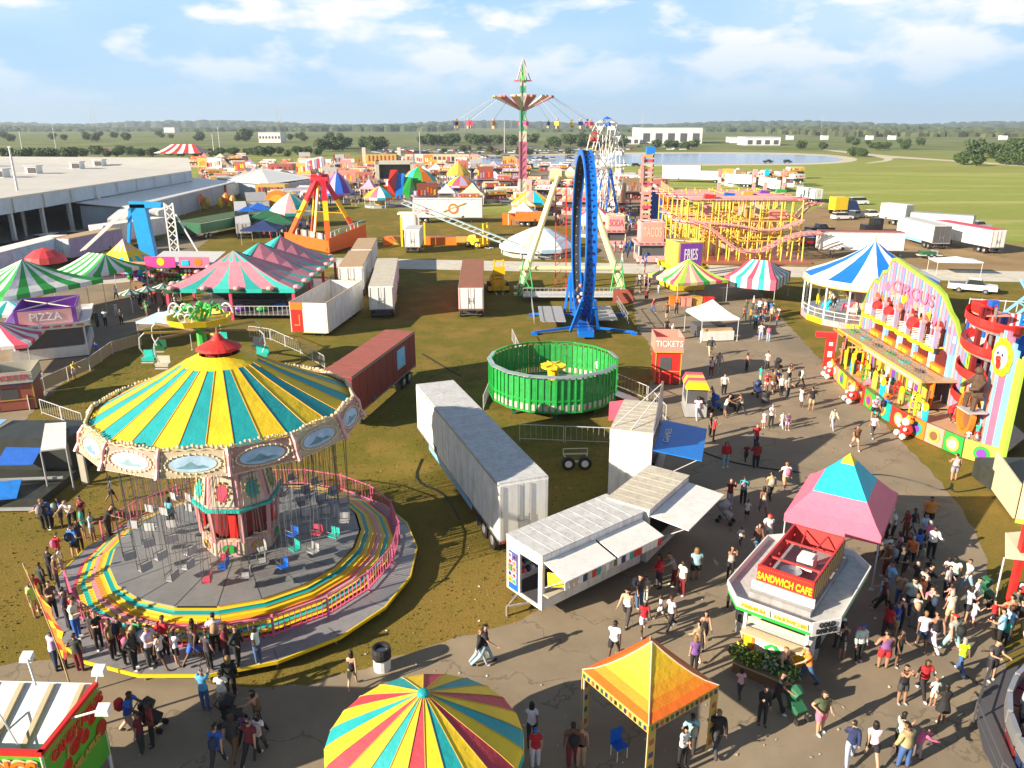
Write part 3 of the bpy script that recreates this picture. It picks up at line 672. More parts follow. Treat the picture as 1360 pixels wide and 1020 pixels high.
# ============================================================ candy stand bottom left
def candy_stand():
    z1 = 3.6; C = G(54, 1000, z1); B = G(129, 906, z1)
    rz = atan2(B.y-C.y, B.x-C.x)
    t = thing('candy_stand', 'green candy apple stand with red trimmed sign walls and an open white roof', 'food stand', (C.x, C.y, 0), 0)
    d = (B-C); L = d.length; d.normalize(); n = Vector((d.y, -d.x, 0))   # outward (right)
    W = 5.5; f = -n
    def X(a, b, z): return Vector((0, 0, 0))+d*a+f*b+Vector((0, 0, z))
    GR = mat('sign_green', (.1, .42, .035), .4, .1, grime=.15)
    mb = MB(GR); zb = .9
    mb.slab([X(0, 0, zb), X(L, 0, zb), X(L, 0, z1), X(0, 0, z1)], f*.08)
    w1 = mb.build('side_sign', t)
    mb = MB('red', 'clean'); mb.slab([X(0, -.03, z1-.12), X(L, -.03, z1-.12), X(L, -.03, z1+.02), X(0, -.03, z1+.02)], f*.14); mb.build('red_trim', w1)
    mb = MB('gold', 'clean'); mb.slab([X(.05, -.02, z1-.27), X(L-.05, -.02, z1-.27), X(L-.05, -.02, z1-.24), X(.05, -.02, z1-.24)], f*.05); mb.build('gold_line', w1)
    mb = MB(GR); mb.slab([X(0, .08, zb), X(0, W, zb), X(0, W, z1), X(0, .08, z1)], d*.08); w2 = mb.build('front_sign', t)
    mb = MB('red', 'clean'); mb.slab([X(-.03, -.03, z1-.12), X(-.03, W, z1-.12), X(-.03, W, z1+.02), X(-.03, -.03, z1+.02)], d*.14); mb.build('red_trim', w2)
    mb = MB(GR); mb.slab([X(L, .08, zb), X(L, W, zb), X(L, W, z1-.25), X(L, .08, z1-.25)], -d*.08); mb.v and None
    p = X(L*.56, -.05, z1-.52); text('lettering', 'CANDY APPLES', .42, w1, p, rz=rz, c='red', sx=.9, bold=.02)
    p = X(L*.56, -.02, z1-.52); text('lettering_outline', 'CANDY APPLES', .42, w1, p, rz=rz, c='gold', sx=.9, bold=.05, ext=.01)
    p = X(L*.5, -.05, z1-1.62); text('lettering', 'CARAMEL APPLES', .26, w1, p, rz=rz, c='gold', bold=.01)
    rf = atan2(-(f.y), -(f.x))   # front reads from left end to the corner
    p = X(-.06, 1.2, z1-.56); text('lettering', 'WINGS', .62, w2, p, rz=rf, c='orange', sx=1, bold=.03)
    p = X(-.03, 1.2, z1-.56); text('lettering_outline', 'WINGS', .62, w2, p, rz=rf, c='cream', sx=1, bold=.08, ext=.01)
    mb = MB(mat('apple_red', (.5, .03, .01), .15, .3, scale=5))
    for a, z, r in ((.9, -1.3, .24), (1.35, -1.0, .28), (1.85, -1.1, .24), (1.6, -.8, .2), (2.3, -.85, .22)): mb.ball(X(a, -.03, z1+z), r, sx=1, sy=.25, n=12, m=8) if 0 else mb.cyl(X(a, -.04, z1+z), X(a, -.0, z1+z), r*.8, r, n=14)
    mb.m('gold', 'clean')
    for a, z in ((.9, -1.05), (1.4, -.72), (2.3, -.6)): mb.beam(X(a, -.05, z1+z), X(a+.1, -.05, z1+z+.3), .04)
    mb.m('amber', 'clean').cyl(X(2.65, -.05, z1-.9), X(2.65, 0, z1-.9), .18, .2, n=8)
    mb.m(mat('red_sign', (.45, .05, .02), .4, .2, scale=4)).cyl(X(2.6, -.06, z1-1.5), X(2.6, 0, z1-1.5), .26, n=16)
    mb.build('painted_apples', w1)
    # white roof trays below the sign walls, with rafters
    mb = MB(mat('stand_white_roof', (.72, .72, .7), .5, .08, grime=.35)); mb.slab([X(.1, .1, 1.9), X(L, .1, 3.5), X(L, W, 3.5), X(.1, W, 1.9)], (0, 0, .06))
    rf_ = mb.build('roof', t)
    mb = MB('khaki')
    for k in range(6):
        b = .55+k*.95; mb.beam(X(.15, b, 2.02), X(L-.1, b-.15, 3.58), .16, .1)
    mb.m('lightgrey').beam(X(.2, .3, 2.1), X(L*.6, 2.4, 3.4), .04).beam(X(L*.6, 2.4, 3.4), X(.4, 3.2, 2.2), .04)
    mb.build('rafters', rf_)
    mb = MB('darkgrey'); mb.slab([X(.2, .3, 0), X(L-.2, .3, 0), X(L-.2, W, 0), X(.2, W, 0)], (0, 0, 1.1)); mb.build('counter', t)
    for a, b in ((.05, .05), (L-.05, .05), (.05, W-.1), (L-.05, W-.1)): MB('white').cyl(X(a, b, 0), X(a, b, z1-.1), .06, n=6).build('post', t)
    for a, b, da, db in ((L*.5, 0, .0, -1.0), (L-.1, 1.9, .9, .8), (L-.1, 3.9, .9, .6), (L, 0.05, .25, .0)):
        mb = MB('lightgrey', 'paint'); e = X(a+da, b+db, z1+.25); mb.cyl(X(a, b, z1-.1), e, .035, n=6)
        mb.m('white', 'clean'); mb.hexa([e+Vector(q) for q in ((-.2, -.12, -.15), (.2, -.12, -.15), (.2, .12, -.05), (-.2, .12, -.05), (-.17, -.1, .02), (.17, -.1, .02), (.17, .14, .12), (-.17, .14, .12))])
        mb.build('floodlight', t)
candy_stand()
# feather flags
def feather(p, h, lean, label, cols):
    t = thing('feather_flag', label, 'flag', p, 0)
    mb = MB('tan'); pts = [(lean[0]*(q/6)**1.6, lean[1]*(q/6)**1.6, h*q/6) for q in range(7)]; mb.tube(pts, .035, 6); mb.build('pole', t)
    F = MB(); n = 12; prev = None; rr = random.Random(2)
    for i in range(n+1):
        q = .32+.68*i/n; b = Vector((lean[0]*q**1.6, lean[1]*q**1.6, h*q)); wd = (.55*sin(pi*min(1, (i+1)/(n*.9)))+.12)*(1 if i % 3 else .75)
        e = b+Vector((wd*.8, -.3*wd+.06*sin(i*2.1), -.12)); 
        if prev:
            F.m(cols[i % len(cols)], 'cloth').slab([prev[0], b, b.lerp(e, .5), prev[0].lerp(prev[1], .5)], (.004, .01, 0)); F.m(cols[(i+1) % len(cols)], 'cloth').slab([prev[0].lerp(prev[1], .5), b.lerp(e, .5), e, prev[1]], (.004, .01, 0))
        prev = (b, e)
    F.build('banner', t)
feather(G(97, 925), 5.3, (-1.1, .5), 'tall orange and yellow feather flag on a leaning pole behind the candy stand', ['orange', 'yellow', 'red', 'orange'])

# ============================================================ trailers and booths
def wheels(mb_parent, xs, ys, r=.5, z=None, w=.28):
    for x in xs:
        for y in ys:
            mb = MB('rubber', 'plain'); mb.cyl((x, y-w/2, r), (x, y+w/2, r), r, n=16); wl = mb.build('wheel', mb_parent)
            s = 1 if y > 0 else -1
            MB('lightgrey', 'metal').cyl((x, y+s*(w/2-.01), r), (x, y+s*(w/2+.02), r), r*.55, r*.45, n=12).build('rim', wl)
def trailer(name, label, cat, p0, p1, W, H, zf=1.1, side='white', roof='lightgrey', end='white', seam=1.2, wheel_end=0, group=None, roofkind='dirty', legs=True, skirt=None, endkind='paint', wr=.5):
    """box trailer running from p0 (wheel/rear end) to p1; local x along it"""
    p0 = Vector((p0[0], p0[1], 0)); p1 = Vector((p1[0], p1[1], 0)); d = p1-p0; L = d.length
    t = thing(name, label, cat, tuple((p0+p1)/2), atan2(d.y, d.x), group)
    mb = MB(side, 'dirty'); mb.box(0, 0, zf, L, W, H-zf)
    if seam:
        k = int(L/seam)
        for i in range(k+1):
            x = -L/2+.03+i*(L-.06)/k
            for s in (-1, 1): mb.box(x, s*(W/2+.008), zf+.05, .035, .016, H-zf-.1)
    for s in (-1, 1):
        mb.m('steel', 'metal').box(0, s*(W/2+.015), zf, L, .03, .1).box(0, s*(W/2+.015), H-.1, L, .03, .08)
    if skirt:
        for s in (-1, 1): mb.m(skirt).box(L*.05, s*(W/2-.03), zf-.4, L*.55, .04, .4)
    body = mb.build('body', t)
    mb = MB(roof, roofkind); mb.box(0, 0, H, L-.02, W-.02, .05)
    for i in range(1, int(L/1.5)): mb.box(-L/2+i*1.5, 0, H+.05, .05, W-.1, .012)
    mb.build('roof', t)
    mb = MB(end, endkind)
    for s in (-1, 1):
        mb.box(-L/2-.025, s*W/4, zf+.08, .04, W/2-.06, H-zf-.16)
    mb.m('steel', 'metal')
    for s in (-.45, -.12, .12, .45): mb.cyl((-L/2-.07, s*W, zf+.1), (-L/2-.07, s*W, H-.12), .018, n=5)
    mb.m('darkgrey').box(-L/2-.02, 0, zf-.12, .08, W, .12)
    for s in (-1, 1): mb.m('red', 'clean').box(-L/2-.07, s*(W/2-.2), zf-.1, .03, .15, .08)
    mb.build('rear_doors', t)
    mb = MB('grey', 'paint')
    for s in (-1, 1):
        for i in range(5): mb.m('amber', 'clean').box(-L/2+L*(i+.5)/5, s*(W/2+.035), zf+.12, .12, .02, .06)
        mb.m('darkgrey').box(L*.22, s*(W/2+.02), zf+.02, .5, .03, .45).box(-L/2+3.6, s*W*.4, .12, .06, .4, .6)
    mb.m('steel', 'metal').box(-L/2-.09, 0, zf+.9, .03, .5, .06).box(-L/2-.09, .25, zf+.6, .03, .05, .7).box(-L/2-.09, -.25, zf+.6, .03, .05, .7).m('lightgrey').box(L/2+.02, 0, H-1.1, .05, .9, .6)
    mb.build('fittings', t)
    mb = MB('darkgrey'); mb.box(0, 0, zf-.16, L-.2, .9, .16).box(-L/2+1.9, 0, .45, 2.4, 1.0, .5); mb.m('darkgrey').box(-L/2+.1, 0, .45, .08, W-.4, .1).box(-L/2+.1, -.6, .45, .06, .06, .6).box(-L/2+.1, .6, .45, .06, .06, .6); mb.build('chassis', t)
    wheels(t, (-L/2+1.3, -L/2+2.55), (-W/2+.22, W/2-.22), wr)
    if legs:
        for s in (-1, 1): MB('darkgrey').box(L/2-2.3, s*.75, .0, .12, .12, zf-.1).box(L/2-2.3, s*.75, 0, .3, .3, .05).build('landing_leg', t)
    return t, body, L
T1, b1, L1 = trailer('semi_trailer', 'long white semi-trailer with dirty roof and closed rear doors, middle of the lawn', 'semi-trailer', (.55, 33.5), (-5.0, 48.2), 2.5, 4.1, side='white', roof='lightgrey', skirt='sky')
MB('white').box(L1/2-.2, 0, 1.15, .06, 2.3, .1).build('nose_rail', T1)
mb = MB(mat('worn_aluminium', (.42, .45, .5), .5, .25, scale=.8, grime=.8)); mb.box(0.2, 0, 4.152, L1-1.5, 2.3, .006); 
T2, b2, L2 = trailer('semi_trailer', 'dark red trailer with a rusty roof and pale blue side hatch', 'semi-trailer', (-9.15, 62.0), (-11.9, 49.8), 2.5, 4.0, side='darkred', roof='brick', end='darkred')
hz_ = MB('sky', 'dirty').box(-L2/2+3.3, 1.27, 2.0, 1.7, .04, 1.5).m('steel', 'metal').box(-L2/2+3.3, 1.27, 1.95, 1.8, .06, .06).build('side_hatch', b2)
# open topped white transport box with red end panel
pA, pB, pC = G(387, 447), G(437, 447), G(484, 412)
dd = (pC-pB); 
ot = thing('open_trailer', 'open topped white container trailer with a red and yellow panel on its end', 'trailer', tuple((pA+pB)/2), atan2(dd.y, dd.x))
LL = dd.length; WW = 3.7
for nme, bx in (('side_wall', (LL/2, -WW/2, .4, LL, .1, 3.0)), ('side_wall', (LL/2, WW/2, .4, LL, .1, 3.0)), ('front_wall', (LL-.05, 0, .4, .1, WW-.2, 3.0))):
    mb = MB('lightgrey' if nme == 'side_wall' and bx[1] > 0 else 'white', 'dirty'); mb.box(*bx)
    if nme == 'side_wall':
        for i in range(12): mb.box(.4+i*LL/12, bx[1]+(-.06 if bx[1] < 0 else .06), .45, .05, .02, 2.9)
    mb.m('tan').box(bx[0], bx[1], 3.4, bx[3], bx[4]+.06, .06); mb.build(nme, ot)
mb = MB('white'); mb.box(.05, -.55, .4, .1, WW-1.3, 3.0).m('gold').box(0.0, -.55, .36, .12, WW-1.3, .08); ew = mb.build('end_wall', ot)
mb = MB('red', 'clean'); mb.box(.05, WW/2-.65, .45, .12, 1.2, 2.2).m('orange').box(.03, WW/2-.65, 2.7, .12, 1.25, .7).m('gold', 'clean').box(-.02, WW/2-.65, 1.1, .04, .6, .08).box(-.02, WW/2-.9, 1.1, .04, .08, 1.1); mb.build('red_panel', ot)
MB('rust', 'dirty').box(LL/2, 0, .5, LL-.2, WW-.2, .12).build('floor', ot)
wheels(ot, (LL*.75, LL*.75-1.2), (-WW/2+.2, WW/2-.2), .42)
MB('darkgrey').box(.4, -.3, 0, .12, .12, .5).box(.4, -1.2, 0, .12, .12, .5).build('jack', ot)
def tri(pa_, pb_, z): return G(*pa_, z)
trailer('box_trailer', 'white trailer with paint flaking off its roof, shaded at the foot of its doors', 'trailer', tuple(G(508, 424))[:2], tuple(G(517, 380))[:2], 2.6, 3.6, side='white', roof='offwhite')
trailer('box_trailer', 'white trailer with a tan roof, left front of the pair parked behind the open container', 'trailer', tuple(G(468, 396))[:2], tuple(G(480, 370))[:2], 2.9, 3.8, side='white', roof='tan')
trailer('box_trailer', 'white trailer with a tan roof, far one of the pair behind the open container', 'trailer', tuple(G(482, 368))[:2], tuple(G(490, 350))[:2], 2.8, 3.8, side='white', roof='tan')
trailer('box_trailer', 'trailer with a rust brown roof and ribbed white doors framed in red', 'trailer', tuple(G(626, 424))[:2], tuple(G(629, 380))[:2], 2.7, 3.5, side='rose', roof='rust', end='white')
# small axle trailer
p = G(765, 622); ax = thing('axle_dolly', 'small bare trailer frame with two white hubbed wheels, on the dark grass', 'trailer', (p.x, p.y, 0), .05)
mb = MB('offwhite'); mb.beam((-.75, .5, .75), (.75, .5, .75), .08).beam((-.75, -.2, .55), (.75, -.2, .55), .08).beam((-.75, .5, .75), (-.5, -.2, .55), .06).beam((.75, .5, .75), (.55, -.2, .55), .06).beam((-.75, .5, 1.1), (.75, .5, 1.1), .05).beam((-.75, .5, .7), (-.75, .5, 1.1), .05).beam((.75, .5, .7), (.75, .5, 1.1), .05); mb.build('frame', ax)
for x in (-.5, .5): 
    wl = MB('rubber', 'plain').cyl((x, -.3, .42), (x, -.05, .42), .42, n=18).build('wheel', ax); MB('white', 'clean').cyl((x, -.33, .42), (x, -.3, .42), .22, n=12).build('rim', wl)
# game stalls with lift-up awnings
def stall(name, label, c0, c1, W, H, awn, zf=.5, roof='lightgrey', body='white', awl=1.35, goods=True, endopen=False, awz=None, awc='white', slope=.28):
    """c0 -> c1 : the customer side edge on the ground (customer side is on the right of c0->c1)"""
    c0 = Vector((c0[0], c0[1], 0)); c1 = Vector((c1[0], c1[1], 0)); d = c1-c0; L = d.length
    t = thing(name, label, 'game stall', tuple(c0), atan2(d.y, d.x))
    # local: x along, y 0 = customer side, +y away
    mb = MB(body, 'dirty')
    mb.box(L/2, W-.05, zf, L, .1, H-zf).box(L-.05, W/2, zf, .1, W-.2, H-zf)
    if endopen:
        mb.box(.05, W*.8, zf, .1, W*.36, H-zf).box(.05, .12, zf, .1, .24, H-zf).box(.05, W*.37, H-.5, .1, W*.5, .5).box(.05, W*.37, zf, .1, W*.5, .12)
    else: mb.box(.05, W/2, zf, .1, W-.2, H-zf)
    for x in [0.09]+[L*(k+1)/awn for k in range(awn-1)]+[L-.09]: mb.box(x, .08, zf, .16, .12, H-zf-.3)
    mb.box(L/2, .06, H-.32, L, .1, .32).box(L/2, .06, zf, L, .1, .75)
    mb.m('darkgrey').box(L/2, W/2, zf, L-.2, W-.2, .1)
    b = mb.build('body', t)
    mb = MB(roof, 'dirty'); mb.box(L/2, W/2, H, L+.04, W+.04, .06)
    for i in range(1, int(L/.6)): mb.box(i*.6, W/2, H+.06, .03, W, .012)
    mb.build('roof', t)
    MB('offwhite').box(L/2, -.15, zf+.75, L-.1, .4, .05).build('counter', t)
    aw_z = awz or H-.33
    for k in range(awn):
        x0 = L*k/awn+.08; x1 = L*(k+1)/awn-.08
        mb = MB(awc, 'paint'); mb.slab([(x0, -.02, aw_z), (x1, -.02, aw_z), (x1, -awl, aw_z-slope), (x0, -awl, aw_z-slope)], (0, 0, .05))
        mb.m('lightgrey').beam((x0+.05, -.05, zf+1.1), (x0+.05, -awl*.9, aw_z-slope+.02), .03).beam((x1-.05, -.05, zf+1.1), (x1-.05, -awl*.9, aw_z-slope+.02), .03)
        a = mb.build('awning', t)
        if goods:
            rr = random.Random(k+3); mb = MB()
            for i in range(int((x1-x0)/.26)):
                mb.m(['white', 'white', 'navy', 'red', 'offwhite', 'teal'][rr.randrange(6)], 'cloth'); xx = x0+.15+i*.26
                mb.slab([(xx-.1, -awl+.08, aw_z-slope-.42), (xx+.1, -awl+.08, aw_z-slope-.42), (xx+.13, -awl+.08, aw_z-slope-.02), (xx-.13, -awl+.08, aw_z-slope-.02)], (0, .03, 0))
            mb.build('hanging_shirts', a)
    rr = random.Random(len(label)); mb = MB()
    for i in range(int(L/.24)):
        for j in range(3):
            mb.m(['red', 'yellow', 'white', 'teal', 'blue', 'pink', 'orange', 'navy'][rr.randrange(8)], 'cloth'); mb.ball((.25+i*.24, W-.3, zf+.7+j*.45), .12+.04*rr.random(), n=6, m=4)
    mb.build('prizes', t)
    return t, L
gA, gB = G(718, 820), G(868, 745)
SA, LA = stall('game_stall', 'white stall with two raised awnings hung with shirts and posters on its end', (1.25, 28.35), (6.0, 32.2), 2.35, 3.1, 2, roof='lightgrey', endopen=True)
rr = random.Random(1); mb = MB('blue', 'clean'); mb.box(-.02, 1.88, .62, .03, .62, 1.85)
for j in range(5):
    for i in range(2):
        mb.m(['offwhite', 'white', 'yellow', 'offwhite', 'brick'][(j+i*2) % 5], 'clean').box(-.05, 1.75+i*.3, .95+j*.3, .02, .25, .25)
        mb.m(['green', 'orange', 'red', 'navy', 'rose'][(j*2+i) % 5], 'clean').cyl((-.075, 1.75+i*.3, 1.08+j*.3), (-.06, 1.75+i*.3, 1.08+j*.3), .09, n=10)
mb.build('poster_board', SA)
mb = MB('yellow', 'cloth'); mb.slab([(.2, -.1, 2.3), (.9, -1.2, 2.35), (.5, -.9, 1.9), (.15, -.2, 1.7)], (0, 0, .04)); mb.build('yellow_pennant', SA)
MB('offwhite', 'metal').beam((-.9, 1.2, .45), (0, 1.6, .5), .08).beam((-.9, 1.2, .45), (0, .8, .5), .08).box(-.9, 1.2, 0, .1, .1, .5).build('tow_hitch', SA)
SB, LB = stall('game_stall', 'smaller grey roofed stall with one big white awning, behind the shirt stall', (6.3, 32.2), (8.9, 35.9), 2.2, 3.2, 1, roof='offwhite', body='lightgrey', awl=1.9, goods=False, slope=.15)
SCt, LC = stall('tall_stall', 'tall white stall with a raised blue awning panel and wires to its roof', (7.5, 38.6), (8.9, 43.3), 2.3, 4.4, 1, roof='offwhite', awl=2.6, goods=False, awz=3.4, awc='royal', slope=.3)
text('lettering', 'GAMES', .5, SCt, (LC*.5, -.55, 3.43), rx=-.11, c='white', sx=1.3)
mb = MB('steel', 'metal')
mb.slab([(.1, 0, 4.4), (LC-.4, 0, 4.4), (LC-.6, .02, 6.0), (LC-1.2, .03, 6.2)], (0, .05, 0)); mb.build('raised_panel', SCt)
MB('white').cyl((.3, 2.2, 4.45), (LC-1.0, .05, 6.0), .03, n=5).cyl((.1, 1.2, 4.45), (LC-1.2, .05, 5.6), .03, n=5).build('stay', SCt)
MB('rose').slab([(LC, 2.3, 3.2), (LC, 2.3, 4.4), (LC, 3.2, 4.2), (LC, 3.2, 3.0)], (.05, 0, 0)).build('side_flap', SCt)
# ============================================================ green spinning drum ride
def drum_ride():
    t = thing('drum_ride', 'green slatted round spinning ride with a grey floor and yellow hub', 'fairground ride', (3.1, 56.4, 0), 0)
    N = 16; R0 = 4.7; z0 = .75; z1 = 3.35
    mb = MB(mat('drum_floor', (.22, .24, .24), .4, .2, grime=.4)); mb.lathe([(4.5, z0-.15), (4.5, z0), (0, z0+.05)], N, ph=pi/N); mb.build('floor', t)
    GR = mat('drum_green', (.02, .36, .06), .4, .15, grime=.2)
    for k in range(N):
        a0 = 2*pi*k/N; a1 = 2*pi*(k+1)/N; am = (a0+a1)/2; c = Vector((cos(am), sin(am), 0)); s = Vector((-sin(am), cos(am), 0)); hw = R0*math.tan(pi/N)
        P = lambda u, r, z: c*r+s*u*hw+Vector((0, 0, z))
        if k == 15: continue
        mb = MB(GR)
        for z in (z0-.1, z0+.75, z1-.1): mb.slab([P(-1, R0, z), P(1, R0, z), P(1, R0, z+.12), P(-1, R0, z+.12)], c*.07)
        for u in (-1, -.5, 0, .5, 1): mb.slab([P(u-.05, R0, z0-.1), P(u+.05, R0, z0-.1), P(u+.05, R0, z1), P(u-.05, R0, z1)], c*.09)
        mb.m(mat('drum_pad', (.02, .3, .06), .5, .3, scale=3))
        for u in (-.75, -.25, .25, .75): mb.slab([P(u-.17, R0-.05, z0+.5), P(u+.17, R0-.05, z0+.5), P(u+.17, R0-.05, z1-.25), P(u-.17, R0-.05, z1-.25)], c*.06)
        mb.m('offwhite', 'clean')
        for u in (-.75, -.25, .25, .75): mb.slab([P(u-.12, R0+.01, z0+.05), P(u+.12, R0+.01, z0+.05), P(u+.12, R0+.01, z0+.5), P(u-.12, R0+.01, z0+.5)], c*.03)
        w_ = mb.build('wall_panel', t)
        mb = MB(mat('rim_silver', (.45, .5, .55), .3, .2, metal=.5)) if sin(am) < .25 else MB(GR)
        mb.slab([P(-1, R0-.12, z1), P(1, R0-.12, z1), P(1, R0+.2, z1-.08), P(-1, R0+.2, z1-.08)], (0, 0, .06)); mb.build('rim', w_)
    mb = MB('yellow', 'clean'); mb.cyl((0, 0, z0), (0, 0, z0+1.9), .32, .45, n=12).cyl((0, 0, z0+1.9), (0, 0, z0+2.05), .95, .95, n=12)
    for k in range(6): mb.beam((0, 0, z0+2.1), (.95*cos(k), .95*sin(k), z0+2.1), .08)
    mb.build('hub', t)
    mb = MB('darkgreen'); mb.cyl((0, 0, 0), (0, 0, .6), 1.6, n=12)
    for k in range(8): a = pi*k/4; mb.beam((0, 0, .5), (4.5*cos(a), 4.5*sin(a), .5), .2).box(4.2*cos(a), 4.2*sin(a), 0, .25, .25, .5)
    mb.build('undercarriage', t)
    mb = MB('steel', 'metal'); mb.slab([(4.6, -.9, .7), (4.6, .5, .7), (6.6, 0, .05), (6.6, -1.4, .05)], (0, 0, .06)).beam((4.6, -.9, 1.5), (6.6, -1.4, .9), .05).beam((6.6, -1.4, .9), (6.6, -1.4, .1), .05); mb.build('ramp', t)
drum_ride()
# ============================================================ blue loop ride
def loop_ride():
    cx, cy, cz, RR = 7.2, 80.0, 9.3, 8.15; ang = atan2(16, -.1)
    t = thing('loop_ride', 'tall blue vertical loop ride with bolt holes in its band, seen nearly edge on', 'fairground ride', (cx, cy, 0), ang)
    BL = mat('loop_blue', (.005, .15, .62), .35, .1, grime=.15); DK = mat('loop_dark', (.03, .035, .045), .6, .2)
    def Q(a, r, y): return (r*cos(a), y, cz+r*sin(a))
    n = 48
    mb = MB(BL)
    for i in range(n):
        a0 = 2*pi*i/n; a1 = 2*pi*(i+1)/n
        for r0, r1, y0, y1, m_ in ((RR-.06, RR, -.42, .42, BL), ):
            p = [Q(a0, RR, -.42), Q(a1, RR, -.42), Q(a1, RR, .42), Q(a0, RR, .42), Q(a0, RR-.12, -.42), Q(a1, RR-.12, -.42), Q(a1, RR-.12, .42), Q(a0, RR-.12, .42)]
            mb.m(BL).hexa(p)
        for y in (-.46, .46):
            p = [Q(a0, RR+.26, y-.06), Q(a1, RR+.26, y-.06), Q(a1, RR+.26, y+.06), Q(a0, RR+.26, y+.06), Q(a0, RR-.3, y-.05), Q(a1, RR-.3, y-.05), Q(a1, RR-.3, y+.05), Q(a0, RR-.3, y+.05)]
            mb.hexa(p)
    band = mb.build('loop_band', t)
    mb = MB(DK)
    for i in range(n): 
        a0 = 2*pi*i/n; a1 = 2*pi*(i+1)/n
        mb.poly([Q(a1, RR-.13, -.33), Q(a0, RR-.13, -.33), Q(a0, RR-.13, .33), Q(a1, RR-.13, .33)])
    mb.build('inner_face', band)
    mb = MB('white', 'clean')
    for i in range(n*2):
        a0 = 2*pi*i/(n*2)
        for y in ((-.2, .2) if i % 2 else (0,)):
            mb.m('black').beam(Q(a0, RR+.012, y-.09), Q(a0, RR+.012, y+.09), .05, .24)
            if i % 2 == 0: mb.m('offwhite', 'clean').beam(Q(a0, RR-.15, y-.05), Q(a0, RR-.15, y+.05), .02, .1)
    mb.build('bolt_holes', band)
    mb = MB(BL)   # base with outriggers
    mb.box(0, 0, .45, 10, 1.1, .4).box(-5.2, 0, .3, 2.0, 1.5, .6)
    for s in (-1, 1): mb.beam((-3, s*.8, .9), (-6.6, s*.6, 3.4), .3).beam((3, s*.8, .9), (6.6, s*.6, 3.4), .3).beam((-7.2, s*.6, 4.2), (-4.2, s*1.4, .4), .25).beam((7.2, s*.6, 4.2), (4.2, s*1.4, .4), .25)
    mb.build('base', t)
    for x, y in ((-4, 5), (-4, -5), (4, 5), (4, -5)):
        MB(BL).beam((x*.6, 0, .5), (x, y, .25), .22).box(x, y, 0, .6, .6, .25).build('outrigger', t)
    mb = MB('grey'); mb.box(1.5, 3.0, .8, 7, 2.6, .1).box(2, -2.6, .8, 7, 2.2, .1)
    for k in range(10): mb.box(-3.4+k*1, 5.0, .9, .04, .04, 1).box(-3.4+k, -4.5, .9, .04, .04, 1)
    for z in (1.4, 1.88): mb.box(1, 5.0, z, 9, .04, .04).box(1, -4.5, z, 9, .04, .04)
    mb.build('loading_platform', t)
    # train resting at the loop's foot with riders
    mb = MB('navy')
    for k in range(6):
        a = -pi/2-.5+k*.2; mb.box((RR-.6)*cos(a), 0, cz+(RR-.6)*sin(a)-.2, .8, .8, .5)
    tr = mb.build('ride_train', t)
    mb = MB('brick')
    for k in range(10):
        a = -pi/2-.5+k*.11; mb.m(['rose', 'tan', 'white', 'brown', 'coral'][k % 5], 'cloth').ball(((RR-.9)*cos(a), .2*(-1)**k, cz+(RR-1.0)*sin(a)+.5), .2, n=6, m=5)
    mb.build('seat_backs', tr)
loop_ride()
# ============================================================ pale yellow A-frame swing ride behind it
def a_frame():
    t = thing('pendulum_ride', 'pale yellow A-frame pendulum ride standing behind the blue loop', 'fairground ride', (7.3, 97, 0), 0)
    PY = mat('pale_yellow_frame', (.72, .66, .34), .45, .12, grime=.25)
    for dy in (-1.6, 1.9):
        for sx in (-1, 1):
            MB(PY).cyl((sx*6.5+.1, dy*1.2, .2), (sx*1.6, dy*.5+3.2, 14), .32, .28, n=8).box(sx*6.6, dy*1.2, 0, 1, 1, .25).build('leg', t)
    MB(PY).cyl((-2.0, 3.2, 14), (2.2, 3.2, 14), .5, n=10).cyl((-2.6, 3.2, 14.0), (-1.2, 3.2, 14), .8, n=12).build('axle_beam', t)
    MB(PY).cyl((-6.4, -1.8, 3.3), (-1.5, -1.8, 3.3), .3, n=8).cyl((-1.4, -1.8, 3.3), (6.2, -1.8, 3.3), .26, n=8).build('cross_beam', t)
    mb = MB('darkgreen'); G_ = mat('lattice_green', (.04, .4, .12), .5, .1); mb.m(G_)
    for sx in (-1, 1):
        x = sx*5.6
        for a, b in (((x-1, -3, 0), (x-.3, -2.4, 4.4)), ((x+1, -3, 0), (x+.3, -2.4, 4.4)), ((x-1, -3, 0), (x+.5, -2.6, 2.9)), ((x+1, -3, 0), (x-.5, -2.6, 2.9)), ((x-.8, -3, 1.2), (x+.8, -3, 1.2))): mb.beam(a, b, .12)
    mb.build('green_supports', t)
    mb = MB('red'); 
    for x in (-1.9, -.6): mb.beam((x, -1, 0), (x, 2.6, 13), .12)
    for k in range(12): mb.beam((-1.9, -1+3.6*k/12, 13*k/12), (-.6, -1+3.6*(k+1)/12, 13*(k+1)/12), .07)
    mb.build('red_ladder_mast', t)
    mb = MB('lightgrey'); mb.box(0, -4.5, .6, 12, 3, .12)
    for k in range(25): mb.box(-6+k*.5, -6, .7, .03, .03, 1)
    mb.box(0, -6, 1.68, 12, .05, .05).m('brick').box(5.8, -6.2, 0, 2.4, .12, 1.6); mb.build('loading_deck', t)
a_frame()
